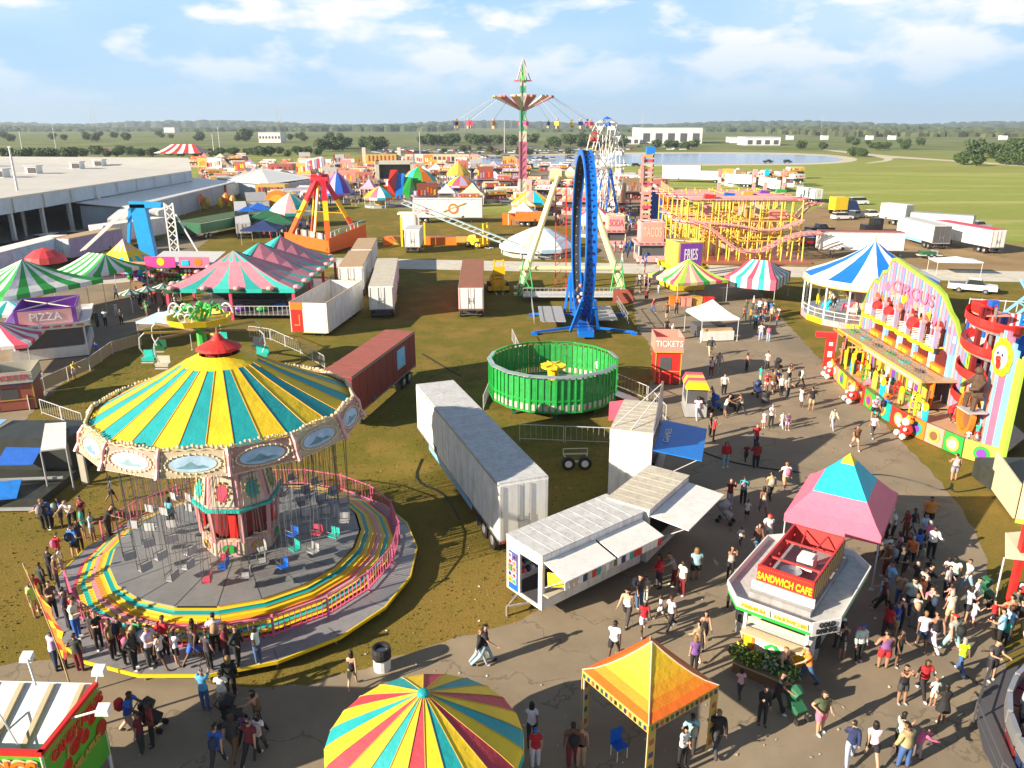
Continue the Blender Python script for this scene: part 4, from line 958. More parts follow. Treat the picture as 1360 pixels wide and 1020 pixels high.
def fence_run(pts, label, h=1.15, c='lightgrey', step=2.4, bars=8, group='crowd fences', fill=None):
    p = pts[0]; t = thing('barrier_fence', label, 'fence', tuple(p), 0, group)
    for a, b in zip(pts, pts[1:]):
        L = (b-a).length; k = max(1, int(L/step))
        for i in range(k):
            q = a.lerp(b, i/k)-p; r = a.lerp(b, (i+.96)/k)-p; up = Vector((0, 0, h))
            mb = MB(c, 'paint'); mb.beam(q+up, r+up, .045).beam(q+Vector((0, 0, .15)), r+Vector((0, 0, .15)), .035).beam(q, q+up, .05).beam(r, r+up, .05)
            for j in range(1, bars): s_ = q.lerp(r, j/bars); mb.beam(s_+Vector((0, 0, .15)), s_+up, .016)
            if fill: mb.m(fill, 'cloth').slab([q+Vector((0, 0, .15)), r+Vector((0, 0, .15)), r+up, q+up], (.01, .02, 0))
            mb.build('panel', t)
    return t
fence_run([G(332, 448), G(360, 452), G(400, 470), G(432, 490)], 'pale metal barrier curving behind the swing ride toward the red trailer')
fence_run([G(642, 545), G(652, 520)], 'short barrier at the left edge of the green drum ride')
fence_run([G(690, 585), G(812, 590)], 'low barrier line on the dark grass left of the tall white stall')
fence_run([G(56, 550), G(112, 570)], 'pale barrier left of the swing ride canopy')
fence_run([G(40, 545), G(60, 520), G(120, 492), G(150, 470), G(190, 458)], 'long grey barrier dividing the left midway from the spider ride lawn', fill='tan')
fence_run([G(680, 452), G(690, 475), G(720, 478), G(765, 470)], 'light barrier round the foot of the blue loop ride')
fence_run([G(820, 515), G(860, 532), G(885, 560)], 'grey ramp barrier right of the green drum ride')
# ============================================================ orange/red pendulum ride
def four_leg_ride():
    t = thing('pendulum_ride', 'red, yellow and orange four-legged pendulum ride with an orange fenced base', 'fairground ride', (-32.2, 134.5, 0), 0)
    RO = mat('ride_orange', (.78, .13, .02), .4, .08); RD = mat('ride_red', (.62, .02, .04), .4, .08); YL = mat('ride_yellow', (.85, .55, .02), .4, .08)
    base = [(-7.0, 3.2), (2.6, -7.4), (5.6, 4.2), (-4.0, 9)]
    for i, (x, y) in enumerate(base):
        b = Vector((x, y, .6)); a = Vector(((-.6, .6)[i in (1, 2)], (-.5, .5)[i > 1]+1, 11.2))
        mb = MB(RO); mb.beam(b, b.lerp(a, .4), .85, .7); mb.m(YL).beam(b.lerp(a, .4), b.lerp(a, .68), .8, .65); mb.m(RD).beam(b.lerp(a, .68), a, .85, .7); mb.build('leg', t)
    mb = MB(RD); mb.cyl((-1.4, 1, 11.2), (1.4, 1, 11.2), .9, n=10).m('steel').cyl((0, 1, 11.2), (-.6, 0, 14.6), .3, n=6); mb.build('axle_head', t)
    mb = MB('lightgrey'); mb.cyl((-1.4, -.2, 13.6), (1.0, 0, 14.2), 1.0, .8, n=10)
    for k in range(8): mb.m(['white', 'lilac', 'rose'][k % 3]).box(-1.6+k*.4, -.9, 12.7+.1*k, .3, .4, 1.5)
    mb.build('counterweight_seats', t)
    mb = MB(RO)
    mb.slab([(-7.4, 3, .3), (2.8, -8, .3), (2.8, -8, 2.2), (-7.4, 3, 2.2)], (.1, .1, 0)); mb.slab([(2.8, -8, .3), (6.6, 4.4, .3), (6.6, 4.4, 3.4), (2.8, -8, 2.6)], (-.1, 0, 0))
    mb.m('lightgrey').slab([(-7, 3, .5), (2.8, -7.6, .5), (6.2, 4.2, .5), (-3.6, 9, .5)], (0, 0, .12)); mb.build('base_skirt', t)
    mb = MB('white')
    for k in range(20):
        q = Vector((-7, 3, 2.2)).lerp(Vector((2.2, -7.3, 2.2)), k/20); mb.m(['white', 'lightgrey', 'navy', 'tan'][k % 4], 'cloth').box(q.x+1.4, q.y+1.2, 1.3, .35, .35, 1.4)
    mb.build('ride_seats', t)
    mb = MB('paleblue')
    for k in range(9): q = Vector((3, -7.2, 2.6)).lerp(Vector((6.5, 4.2, 3.3)), k/9); mb.beam(q, q+Vector((0, 0, .9)), .1)
    mb.beam((3, -7.2, 3.5), (6.5, 4.2, 4.2), .12); mb.build('railing', t)
    mb = MB(YL); mb.beam((-5.5, 1, 6.2), (3.8, 3, 5.4), .15).beam((-.3, 1, 11), (-1.2, -1, 2), .3).beam((.5, 1, 11), (.8, -1, 2), .25); mb.build('pendulum_arm', t)
four_leg_ride()
# ============================================================ pink and teal pavilion
def pavilion():
    cols = [mat('pavilion_teal', (.02, .34, .32), .6, .15, bump=.5), mat('pavilion_pink', (.6, .22, .28), .6, .15, bump=.5), mat('pavilion_aqua', (.05, .5, .44), .6, .12, bump=.5), mat('pavilion_plum', (.2, .06, .17), .6, .15, bump=.5)]
    t = thing('ride_pavilion', 'long pavilion under a peaked pink and teal striped tent roof', 'pavilion', (-30.0, 92.5, 0), 0)
    hx, hy = 6.9, 10.5
    mb = MB()
    peaks = [(-1.0, -5.2), (0, 1.0), (.8, 7.0)]; z0, z1, zv = 3.4, 6.7, 5.6
    def edge(n_, a, b): return [(a[0]+(b[0]-a[0])*i/n_, a[1]+(b[1]-a[1])*i/n_) for i in range(n_+1)]
    rim = edge(8, (-hx, -hy), (hx, -hy))[:-1]+edge(12, (hx, -hy), (hx, hy))[:-1]+edge(8, (hx, hy), (-hx, hy))[:-1]+edge(12, (-hx, hy), (-hx, -hy))[:-1]
    def near(p):
        y = p[1]
        if y < -8: return 0, peaks[0]
        if y > 8.6: return 2, peaks[2]
        k = min(range(3), key=lambda i: abs(peaks[i][1]-y)); return k, peaks[k]
    nn = len(rim)
    for i in range(nn):
        a, b = rim[i], rim[(i+1) % nn]; ka, pa_ = near(a); kb, pb_ = near(b)
        rows = 4
        def pt(p, pk, s): z = z0+(z1-z0)*s**1.3; return (p[0]+(pk[0]-p[0])*s, p[1]+(pk[1]-p[1])*s, z)
        for j in range(rows):
            s0, s1 = j/rows, (j+1)/rows
            c = cols[(1, 0, 1, 2)[i % 4]]
            mb.m(c)
            if ka == kb:
                if i % 2 and j < 3:   # flame shaped wedge narrowing upwards
                    w0, w1 = .5*(1-s0/.75), .5*(1-s1/.75)
                    L_ = lambda u, s: tuple(Vector(pt(a, pa_, s)).lerp(Vector(pt(b, pa_, s)), u))
                    mb.poly([L_(.5-w0, s0), L_(.5+w0, s0), L_(.5+w1, s1), L_(.5-w1, s1)]) if w1 > .001 else mb.poly([L_(.5-w0, s0), L_(.5+w0, s0), L_(.5, s1)])
                    mb.m(cols[1]).poly([L_(0, s0), L_(.5-w0, s0), L_(.5-w1, s1), L_(0, s1)] if w0 < .499 else [L_(0, s0), L_(.5-w1, s1), L_(0, s1)])
                    mb.poly([L_(.5+w0, s0), L_(1, s0), L_(1, s1), L_(.5+w1, s1)] if w0 < .499 else [L_(1, s0), L_(1, s1), L_(.5+w1, s1)])
                else: mb.poly([pt(a, pa_, s0), pt(b, pa_, s0), pt(b, pa_, s1), pt(a, pa_, s1)])
            else:
                mid = ((a[0]+b[0])/2, (a[1]+b[1])/2)
                mp_ = ((pa_[0]+pb_[0])/2, (pa_[1]+pb_[1])/2); 
                def pm(s): z = z0+(zv-z0)*s; return (mid[0]+(mp_[0]-mid[0])*s, mid[1]+(mp_[1]-mid[1])*s, z)
                mb.poly([pt(a, pa_, s0), pm(s0), pm(s1), pt(a, pa_, s1)]); mb.m(cols[(i+1) % 4]).poly([pm(s0), pt(b, pb_, s0), pt(b, pb_, s1), pm(s1)])
    # saddles between peaks
    for q in range(2):
        pa_, pb_ = peaks[q], peaks[q+1]; m_ = ((pa_[0]+pb_[0])/2, (pa_[1]+pb_[1])/2, zv)
        for sx in (-1, 1):
            e = (sx*hx, m_[1], z0)
        mb.m(cols[0]).poly([(pa_[0]-.05, pa_[1], z1), (pa_[0]+.05, pa_[1], z1), (m_[0]+.3, m_[1], zv), (m_[0]-.3, m_[1], zv)]).poly([(m_[0]-.3, m_[1], zv), (m_[0]+.3, m_[1], zv), (pb_[0]+.05, pb_[1], z1), (pb_[0]-.05, pb_[1], z1)])
    mb.build('canopy', t)
    mb = MB('darkgreen')
    for i in range(nn):
        a, b = rim[i], rim[(i+1) % nn]; mb.m('sea' if i % 2 else 'darkgreen').slab([(a[0], a[1], z0-.4), (b[0], b[1], z0-.4), (b[0], b[1], z0+.02), (a[0], a[1], z0+.02)], (a[0]*.008, a[1]*.006, 0))
    mb.build('valance', t)
    for i in range(0, nn, 2):
        a, b = rim[i], rim[(i+1) % nn]; x, y = (a[0]+b[0])/2*1.015, (a[1]+b[1])/2*1.012
        MB('palepink', 'clean').ball((x, y, z0+.12), .42, sx=1, sy=1, sz=.6, n=10, m=6).build('cloud_ornament', t)
    mb = MB('steel', 'metal'); mb.box(0, 0, .5, 13.4, 20.6, .12); mb.build('ride_floor', t)
    for x in (-6.7, 0, 6.7):
        for y in (-10.3, -3.4, 3.4, 10.3):
            if x == 0 and abs(y) < 5: continue
            MB('rose').box(x, y, 0, .3, .3, z0).build('post', t)
    mb = MB('lightgrey')
    for y in (-10.4,):
        for k in range(27): mb.box(-6.6+k*.5, y, .6, .04, .04, .95)
        mb.box(0, y, 1.5, 13.2, .06, .06)
    for k in range(41): mb.box(6.75, -10+k*.5, .6, .04, .04, .95)
    mb.box(6.75, 0, 1.5, .06, 20.2, .06); mb.build('railing', t)
    mb = MB('darkgrey'); rr = random.Random(4)
    mb.box(0, 1, .62, 9, 12, .5).m('black').box(0, 1.0, 1.1, 8.4, 11, 1.2)
    mb.build('ride_centre', t)
    for k in range(7):
        x, y = rr.uniform(-5, 5), rr.uniform(-9.6, -6.5)
        mb = MB(['green', 'purple', 'red', 'blue'][k % 4], 'clean'); mb.ball((x, y, .95), .7, sx=1, sy=.75, sz=.45, n=10, m=6).m('black').box(x, y, 1.1, .6, .5, .3); mb.build('bumper_car', t)
pavilion()
# ============================================================ spider ride (yellow star platform, hanging seats)
def spider():
    c = Vector((-26.0, 63.5, 0)); t = thing('spider_ride', 'yellow rimmed spider ride with green dragon figures and hanging chair arms', 'fairground ride', tuple(c), 0)
    Z = 5.0
    mb = MB('yellow', 'clean'); N = 9
    pts = [(2.9*cos(2*pi*i/N-.3)*1.0, 2.9*sin(2*pi*i/N-.3)) for i in range(N)]
    for i in range(N):
        a, b = pts[i], pts[(i+1) % N]; mb.slab([(a[0], a[1], Z-.25), (b[0], b[1], Z-.25), (b[0]*1.1, b[1]*1.1, Z+.3), (a[0]*1.1, a[1]*1.1, Z+.3)], (-a[0]*.03, -a[1]*.03, 0))
    mb.m('gold').lathe([(2.85, Z-.2), (.4, Z-.1)], N, ph=-.3); mb.build('yellow_rim', t)
    NG = mat('ride_neon_green', (.08, .5, .08), .4, .2)
    mb = MB(NG); rr = random.Random(8)
    for k in range(8):
        a = 2*pi*k/8; mb.tube([(.5*cos(a), .5*sin(a), Z), (1.2*cos(a), 1.2*sin(a), Z+.9), (1.9*cos(a+.3), 1.9*sin(a+.3), Z+1.2), (2.4*cos(a), 2.4*sin(a), Z+.5)], .12, 5)
        mb.ball((1.1*cos(a+.3), 1.1*sin(a+.3), Z+1.0), .32, n=7, m=5)
    mb.build('green_figures', t)
    for k, (x, y, z) in enumerate(((-1.3, -1.6, 1.1), (-.6, -1.7, 1.3), (.1, -1.8, 1.1), (-.9, -1.9, .45), (-.2, -2.0, .4))):
        mb = MB('white', 'clean'); p = Vector((x, y, Z+z)); mb.tube([p+Vector((.34*cos(q), -.12*sin(q), .42*sin(q))) for q in [2*pi*i/14 for i in range(14)]], .07, 5, closed=True); mb.build('ring_light', t)
    mb = MB('white', 'clean'); 
    for s in (-1, 1): mb.tube([Vector((s*2.6+.6*cos(q)*s, .6, Z+.4+.9*sin(q))) for q in [pi*i/8 for i in range(9)]], .1, 5)
    mb.build('white_arches', t)
    mb = MB(NG); mb.cyl((0, 0, 0), (0, 0, Z), .55, .45, n=10).box(1.6, -2.0, .3, 1.2, .8, 2.6).m('white', 'clean').box(2.4, -2.5, 1.6, .9, .5, .6); mb.build('centre_mast', t)
    t.scale = (.84, .84, .93); mb = MB('darkgreen'); mb.lathe([(3.6, .1), (3.6, .45), (0, .5)], 12); mb.build('base_plate', t)
    arms = [(-4.6, -2.2), (-2.4, -4.2), (3.2, -3.4), (6.0, -.8), (4.6, 2.6), (-5.2, 1.6), (0, 4.6)]
    for k, (x, y) in enumerate(arms):
        ln = hypot(x, y); ux, uy = x/ln, y/ln
        mb = MB('wood' if k % 2 else 'gold'); mb.beam((ux*.5, uy*.5, 3.9), (x, y, 4.2), .18); mb.m('white', 'clean').tube([(x, y, 4.2), (x+ux*.5, y+uy*.5, 3.8), (x+ux*.6, y+uy*.6, 2.9), (x+ux*.2, y+uy*.2, 2.1)], .06, 5); ar = mb.build('arm', t)
        mb = MB(['sea', 'offwhite', 'darkgreen'][k % 3], 'clean'); mb.hexa([(x-.5, y-.3, 1.75), (x+.7, y-.3, 1.75), (x+.7, y+.3, 1.75), (x-.5, y+.3, 1.75), (x-.55, y-.35, 2.0), (x+.75, y-.35, 2.0), (x+.75, y+.35, 2.0), (x-.55, y+.35, 2.0)]).box(x+.1, y+.33, 1.9, 1.2, .06, .7).m('lightgrey').box(x+.1, y-.4, 1.6, 1.2, .25, .04); mb.build('hanging_seat', ar)
spider()
# ============================================================ blue and white carousel tent
def carousel():
    c = Vector((38.3, 83.0, 0)); t = thing('carousel', 'carousel ride under a big blue and white striped pointed tent', 'carousel', tuple(c), .1)
    N = 16; BL = mat('tent_royal', (.01, .16, .72), .55, .1, bump=.5)
    prof = [(.12, 8.3), (1.4, 7.3), (3.0, 6.35), (4.8, 5.5), (6.7, 4.75)]
    mb = MB(); mb.lathe(prof, N, mats=lambda i, j: BL if i % 2 else ('white', 'cloth')); mb.m('gold').cyl((0, 0, 8.2), (0, 0, 9.0), .08, .03); mb.build('canopy', t)
    mb = MB(); mb.lathe([(6.72, 4.8), (6.8, 4.1)], N, mats=lambda i, j: ('cream', 'paint') if i % 2 else ('offwhite', 'paint')); mb.lathe([(6.86, 4.06), (6.86, 4.16)], 32, mats=lambda i, j: ('gold', 'clean')); mb.build('rounding_frieze', t)
    mb = MB('lightgrey', 'metal'); mb.lathe([(6.6, .4), (6.6, .7), (0, .72)], N); mb.build('deck', t)
    mb = MB('palepink'); mb.lathe([(6.62, .05), (6.62, .65)], N, mats=lambda i, j: ('palepink', 'paint') if i % 2 else ('yellow', 'clean')); mb.build('skirt', t)
    for k in range(N):
        a = 2*pi*k/N; MB('white', 'clean').cyl((6.5*cos(a), 6.5*sin(a), .7), (6.5*cos(a), 6.5*sin(a), 4.2), .09, n=6).build('post', t)
    mb = MB('cream'); mb.lathe([(1.4, .7), (1.4, 4.6)], 10, mats=lambda i, j: ('palepink', 'paint') if i % 2 else ('cream', 'paint')); mb.build('centre_drum', t)
    mb = MB('white', 'clean')
    for k in range(32):
        a = 2*pi*k/32
        if 1.4 < a < 2.0: continue
        b = 2*pi*(k+1)/32; mb.beam((6.55*cos(a), 6.55*sin(a), 1.6), (6.55*cos(b), 6.55*sin(b), 1.6), .05).beam((6.55*cos(a), 6.55*sin(a), .72), (6.55*cos(a), 6.55*sin(a), 1.6), .04).beam((6.55*cos(a), 6.55*sin(a), 1.15), (6.55*cos(b), 6.55*sin(b), 1.15), .04)
    mb.build('railing', t)
    for k in range(18):
        a = 2*pi*k/18+.1; r = 4.9 if k % 2 else 3.4; x, y = r*cos(a), r*sin(a)
        mb = MB(['white', 'yellow', 'black', 'cyan', 'rose', 'offwhite'][k % 6], 'clean'); mb.at(x, y, 1.3, a+pi/2)
        mb.ball((0, 0, .45), .32, sx=1.7, sy=.8, sz=.9, n=8, m=6).tube([(.45, 0, .55), (.7, 0, .95), (.95, 0, .9)], [.2, .13, .1], 6)
        for lx in (-.35, .35):
            for ly in (-.12, .12): mb.cyl((lx, ly, .35), (lx*1.5, ly, -.15), .07, .05, n=5)
        mb.m('gold', 'metal').cyl((.05, 0, -.6), (.05, 0, 3.2), .03, n=5); mb.build('horse', t)
carousel()
# ============================================================ funhouse
def funhouse():
    t = thing('funhouse', 'multi-storey funhouse with pink striped front wall, balconies and a red spiral slide', 'funhouse', (31.3, 60, 0), 0)
    # local: wall plane x=0 (faces -x), y from +8 (far) to -9 (near); deck towards -x
    ST = [mat('stripe_%d' % i, c, .5, .1) for i, c in enumerate([(.45, .19, .26), (.3, .22, .4), (.08, .26, .5), (.5, .4, .3), (.48, .22, .28), (.2, .34, .5)])]
    top = [(8.3, 5.0), (7.6, 6.4), (6.9, 7.3), (6.2, 7.2), (5.6, 8.2), (4.8, 8.4), (4.4, 9.4), (3.6, 9.6), (-3.0, 8.6), (-4.2, 8.2), (-5.4, 7.2), (-6.2, 6.8), (-7.2, 5.6), (-8.4, 5.2), (-8.6, 4.4)]
    def ztop(y):
        for (a, za), (b, zb) in zip(top, top[1:]):
            if b <= y <= a: return za+(zb-za)*(a-y)/(a-b)
        return top[0][1] if y > top[0][0] else top[-1][1]
    mb = MB(); k = 0; y = 8.3
    while y > -8.6:
        y2 = max(y-.24, -8.6); mb.m(ST[k % 6]).slab([(0, y, .6), (0, y2, .6), (0, y2, ztop(y2)), (0, y, ztop(y))], (.15, 0, 0)); y = y2; k += 1
    wall = mb.build('front_wall', t)
    mb = MB(mat('lime_trim', (.3, .46, .05), .4, .1))
    for (a, za), (b, zb) in zip(top, top[1:]): mb.slab([(-.06, a, za-.16), (-.06, b, zb-.16), (-.06, b, zb+.12), (-.06, a, za+.12)], (.26, 0, 0))
    mb.slab([(-.06, -8.3, .6), (-.06, -8.75, .6), (-.06, -8.75, 5.0), (-.06, -8.3, 4.8)], (.26, 0, 0)); mb.slab([(-.06, 8.5, .6), (-.06, 8.2, .6), (-.06, 8.2, 5.0), (-.06, 8.5, 5.0)], (.26, 0, 0))
    mb.build('lime_border', wall)
    rr = random.Random(9); mb = MB()
    # painted lettering band and figures
    for i, ch in enumerate('CIRCUS'): pass
    mb.m('pink', 'clean')
    for i in range(9): yy = 4.4-i*1.0; zz = 7.2-.14*i; mb.m(['pink', 'coral', 'palepink', 'yellow'][i % 4], 'clean').cyl((-.05, yy, zz), (-.01, yy, zz), .42, n=10)
    for i in range(16): mb.m(['coral', 'orange', 'pink', 'white'][i % 4], 'clean').box(-.03, 5.8-i*.82, 5.9+rr.uniform(-.3, .5)-.03*i, .04, .3, .5)
    mb.build('painted_motifs', wall)
    text('lettering', 'CIRCUS', 1.3, wall, (-.1, .2, 7.45), rz=-pi/2, c='pink', sx=1.5, bold=.02)
    # third level : shallow balcony with round ledges, pillars, barrels
    for i in range(6):
        yc = 5.9-i*2.05; zf = 4.55
        mb = MB('yellow', 'clean'); n = 8; arc = [(-.75-.25*cos(pi*(j/n-.5)), yc+1.0-2.0*j/n) for j in range(n+1)]
        mb.slab([(0, yc+1.0, zf)]+[(x, y_, zf) for x, y_ in arc]+[(0, yc-1.0, zf)], (0, 0, .1))
        for j in range(n): mb.slab([(arc[j][0], arc[j][1], zf-.28), (arc[j+1][0], arc[j+1][1], zf-.28), (arc[j+1][0], arc[j+1][1], zf+.12), (arc[j][0], arc[j][1], zf+.12)], (.04, 0, 0))
        mb.m('tan').slab([(0, yc+.95, zf+.1)]+[(x+.06, y_*.999, zf+.1) for x, y_ in arc]+[(0, yc-.95, zf+.1)], (0, 0, .02)); mb.build('ledge', t)
        mb = MB('lilac'); mb.box(-.75, yc-1.02, 4.6, .32, .22, 1.4).m('palepink').box(-.75, yc-1.02, 6.0, .4, .3, .2).box(-.75, yc-1.02, 6.2, .1, .1, .7); mb.build('pillar', t)
        mb = MB('darkred' if i % 2 else 'brick'); mb.box(-.05, yc, 4.66, .12, 1.5, 1.2).cyl((-.1, yc, 5.8), (.02, yc, 5.8), .6, n=14).m('tan').box(-.12, yc-.3, 4.66, .04, .3, .9); mb.build('doorway', t)
        if i in (1, 2, 4): MB('red', 'clean').cyl((-.7, yc+.5, 5.6), (-.7, yc-.5, 5.5), .48 if i == 4 else .38, n=14).cyl((-.7, yc+.52, 5.6), (-.7, yc+.46, 5.6), .52 if i == 4 else .42, n=14).build('rolling_barrel', t)
        mb = MB('white', 'clean')
        for j in range(7): mb.beam((-1.3, yc-.7+0*j, 4.75+j*.13), (-.9, yc-.95, 4.75+j*.13), .05)
        mb.build('ladder_rungs', t)
    # second level : balcony floor and orange cars
    zf = 2.75
    mb = MB('tan'); mb.box(-1.25, -.3, zf, 2.5, 15, .12); fl = mb.build('balcony_floor', t)
    mb = MB('gold', 'clean'); mb.box(-2.53, -.3, zf-.3, .06, 15, .5).m('palepink').box(-2.57, -3, zf-.2, .03, 9, .22).m('orange', 'clean').box(-2.57, 5, zf-.2, .03, 6, .22); mb.build('balcony_edge', fl)
    mb = MB('steel', 'metal')
    for j in range(31): mb.box(-2.48, 7.1-j*.5, zf+.12, .03, .03, .9)
    mb.box(-2.48, -.3, zf+1.0, .05, 15, .05).box(-2.48, -.3, zf+.6, .03, 15, .03); mb.build('balcony_railing', fl)
    for i in range(5):
        yc = 4.6-i*2.5
        mb = MB('orange', 'clean'); mb.box(-.25, yc, zf+.13, .4, 1.7, .5).m('amber', 'clean').box(-.47, yc, zf+.2, .06, 1.5, .3).m(mat('dark_maroon', (.12, .015, .015), .5, .2)); mb.box(-.08, yc, zf+.63, .16, 1.5, .6).cyl((-.17, yc, zf+1.05), (-.02, yc, zf+1.05), .66, n=16); mb.build('wall_alcove', t)
        MB('paleblue' if i % 2 else 'sky').box(-.12, yc-1.2, zf+.12, .24, .5, 1.6).build('painted_panel', t)
    for i in range(6):
        yc = 6-i*2.3; mb = MB(['green', 'sea', 'darkgrey'][i % 3]); mb.box(-1.6, yc, zf+.13, .5, .8, .12).m('steel', 'metal').cyl((-1.6, yc, zf+.25), (-1.6, yc, zf+.9), .04); mb.build('trick_step', t)
    # ground floor deck
    mb = MB('tan'); mb.slab([(0, 8, .75), (-1.8, 8, .75), (-2.6, 5, .75), (-4.5, 2.6, .75), (-4.6, -8.2, .75), (0, -8.2, .75)], (0, 0, .1)); mb.m('darkgrey').box(-2.1, -2.8, .3, 4, 10.4, .4); gd = mb.build('deck', t)
    mb = MB()
    for i in range(17):
        mb.m(['yellow', 'lime', 'orange', 'teal', 'red', 'yellow', 'brown'][i % 7], 'clean').box(-1.6, 7-i*.9, .85, .1, .8, 1.88)
        mb.m(['brown', 'white', 'purple', 'gold'][i % 4], 'clean').box(-1.68, 7-i*.9, 1.0+.2*(i % 3), .06, .45, .9)
    mb.build('ground_floor_wall', t)
    pf = [(-2.6, 5.2), (-4.6, 2.6), (-5.0, -1.4), (-5.0, -6.5), (-4.5, -10.5), (-3.0, -14.6), (-1.6, -16.3)]
    cols = ['orange', 'red', 'coral', 'yellow', 'orange', 'red', 'green', 'teal', 'red', 'orange', 'coral', 'green', 'gold', 'teal', 'green', 'lime']
    seg = []
    for (a, b) in zip(pf, pf[1:]):
        L = hypot(b[0]-a[0], b[1]-a[1]); k = max(1, round(L/1.7))
        for i in range(k): seg.append(((a[0]+(b[0]-a[0])*i/k, a[1]+(b[1]-a[1])*i/k), (a[0]+(b[0]-a[0])*(i+1)/k, a[1]+(b[1]-a[1])*(i+1)/k)))
    for i, (a, b) in enumerate(seg):
        a = Vector((*a, 0)); b = Vector((*b, 0)); n = Vector((b.y-a.y, a.x-b.x, 0)).normalized()
        if n.x > 0: n = -n
        c = cols[i % len(cols)]
        mb = MB(c, 'clean'); q = a.lerp(b, .02); r = a.lerp(b, .98); zt = 1.35 if i > 4 else 1.2
        mb.slab([q+Vector((0, 0, .08)), r+Vector((0, 0, .08)), r+Vector((0, 0, zt)), q+Vector((0, 0, zt))], -n*.08)
        m_ = (a+b)/2+n*.02; c2 = cols[(i*3+2) % len(cols)]
        mb.m('gold' if i % 3 else c2, 'clean').cyl(m_+Vector((0, 0, .7))-n*.01, m_+n*.03+Vector((0, 0, .7)), .48, n=14).m('brown' if i % 3 == 1 else ('white' if i % 3 else 'purple'), 'clean').cyl(m_+Vector((0, 0, .7)), m_+n*.06+Vector((0, 0, .7)), .3, n=12)
        mb.build('painted_sign_panel', t)
    mb = MB('tan'); mb.slab([(-4.4, -7.9, .75), (3.0, -7.9, .75), (2.0, -13, .75), (-1.6, -16.2, .75), (-3.0, -14.4, .75), (-4.4, -10.4, .75)], (0, 0, .1)); mb.build('front_deck', t)
    # character-free clown figures at kerb, posts
    for (x, y) in ((-5.6, -4.2), (-4.9, -11.2), (-4.9, 1.9)):
        mb = MB('red', 'clean'); mb.ball((x, y, .6), .42, n=10, m=7).m('white', 'clean').ball((x-.1, y, 1.15), .28, n=10, m=7).m('orange', 'clean').ball((x+.1, y+.25, 1.25), .17, n=8, m=5).ball((x+.1, y-.25, 1.25), .17, n=8, m=5).m('red', 'clean').ball((x-.36, y, 1.13), .07, n=6, m=4).m('yellow', 'clean').cyl((x, y, 1.38), (x, y, 1.65), .17, .02, n=8)
        for s in (-1, 1): mb.m('white', 'clean').ball((x-.4, y+s*.4, .25), .22, n=7, m=5).ball((x-.3, y+s*.4, .75), .13, n=7, m=5)
        tag(mb.build('clown_statue', loc=(31.3, 60, 0)), {-4.2: 'red and white clown figure at the kerb in front of the funhouse steps', -11.2: 'white clown figure in front of the orange funhouse sign panels', 1.9: 'clown figure at the far left end of the funhouse front'}[y], 'statue', 'clown figures of the funhouse')
    for y in (7.1, 4, -.2, -4.2, -7.7): MB('steel', 'metal').cyl((-2.45, y, .8), (-2.45, y, 2.8), .05, n=6).build('support_post', t)
    for k, y in enumerate((1.5, .2)):
        MB('yellow', 'clean').box(-3.2, y, .85, .1, .1, 1.9).box(-3.9, y, .85, .1, .1, 1.9).box(-3.55, y, 2.7, .8, .1, .1).build('yellow_gate', t)
    rr = random.Random(12)
    for i in range(22):
        y = 2.6-i*.62+rr.uniform(-.2, .2); x = -2.9-rr.uniform(0, 1.0); c = ['lime', 'yellow', 'coral', 'cyan', 'red', 'orange', 'gold', 'green', 'pink'][i % 9]
        mb = MB(c, 'clean')
        if i % 3 == 0: mb.box(x, y, .85, .08, .7, .95).m('yellow', 'clean').cyl((x-.05, y, 1.9), (x+.05, y, 1.9), .3, n=10)
        elif i % 3 == 1: mb.box(x, y-.35, .85, .07, .07, 1.1).box(x, y+.35, .85, .07, .07, 1.1).box(x, y, 1.9, .07, .8, .07).box(x, y, 1.4, .05, .7, .05)
        else: mb.ball((x, y, 1.1), .3, n=8, m=6).m('white', 'clean').cyl((x, y, 1.3), (x, y, 1.9), .05)
        mb.build('deck_obstacle', t)
    for i in range(9):
        mb = MB(['coral', 'white', 'cyan', 'pink'][i % 4], 'clean'); mb.slab([(-2.0-.22*i, 6.3-i*.42, .1), (-2.2-.22*i, 5.9-i*.42, .1), (-2.2-.22*i, 5.9-i*.42, 2.4+.5*sin(i*.9)), (-2.0-.22*i, 6.3-i*.42, 2.4+.5*sin(i*.9))], (.1, 0, 0)); mb.build('left_wing_panel', t)
    # tower and slide
    mb = MB()
    for i in range(18): mb.m(['blue', 'coral', 'paleblue', 'red', 'white', 'royal'][i % 6], 'clean').box(.5+i*.15, -6.9-i*.095, .85, .15, .12, 7.0-.0*i)
    mb.m('darkred').box(.1, -8.9, .85, .3, .3, 7.6); mb.build('slide_backdrop', t)
    sx, sy = 1.0, -8.9; n = 90; turns = 3.5; RS = 1.0
    mb = MB('red', 'clean'); prof = [(-.75, .7), (-.62, .1), (-.28, -.15), (.28, -.15), (.66, .1), (.8, .78)]
    prev = None
    for i in range(n+1):
        q = i/n; a = 2*pi*turns*q+1.0; z = 7.9-6.4*q
        ring = [((RS+u)*cos(a)+sx, (RS+u)*sin(a)+sy, z+v) for u, v in prof]
        if prev:
            for j in range(5):
                mb.m('red' if j in (0, 1, 4) else 'white', 'clean').poly([prev[j], ring[j], ring[j+1], prev[j+1]]); 
            mb.m('red', 'clean').slab([prev[5], ring[5], (ring[5][0], ring[5][1], ring[5][2]-.5), (prev[5][0], prev[5][1], prev[5][2]-.5)], (.02, .02, 0))
        prev = ring
    mb.m('red', 'clean').tube([(.2, -9.2, 1.7), (-.5, -9.6, 1.4), (-1.0, -9.9, 1.3)], [.5, .55, .62], 10)
    mb.build('spiral_slide', t)
    MB('steel', 'metal').cyl((sx, sy, .8), (sx, sy, 8.4), .12).build('slide_post', t)
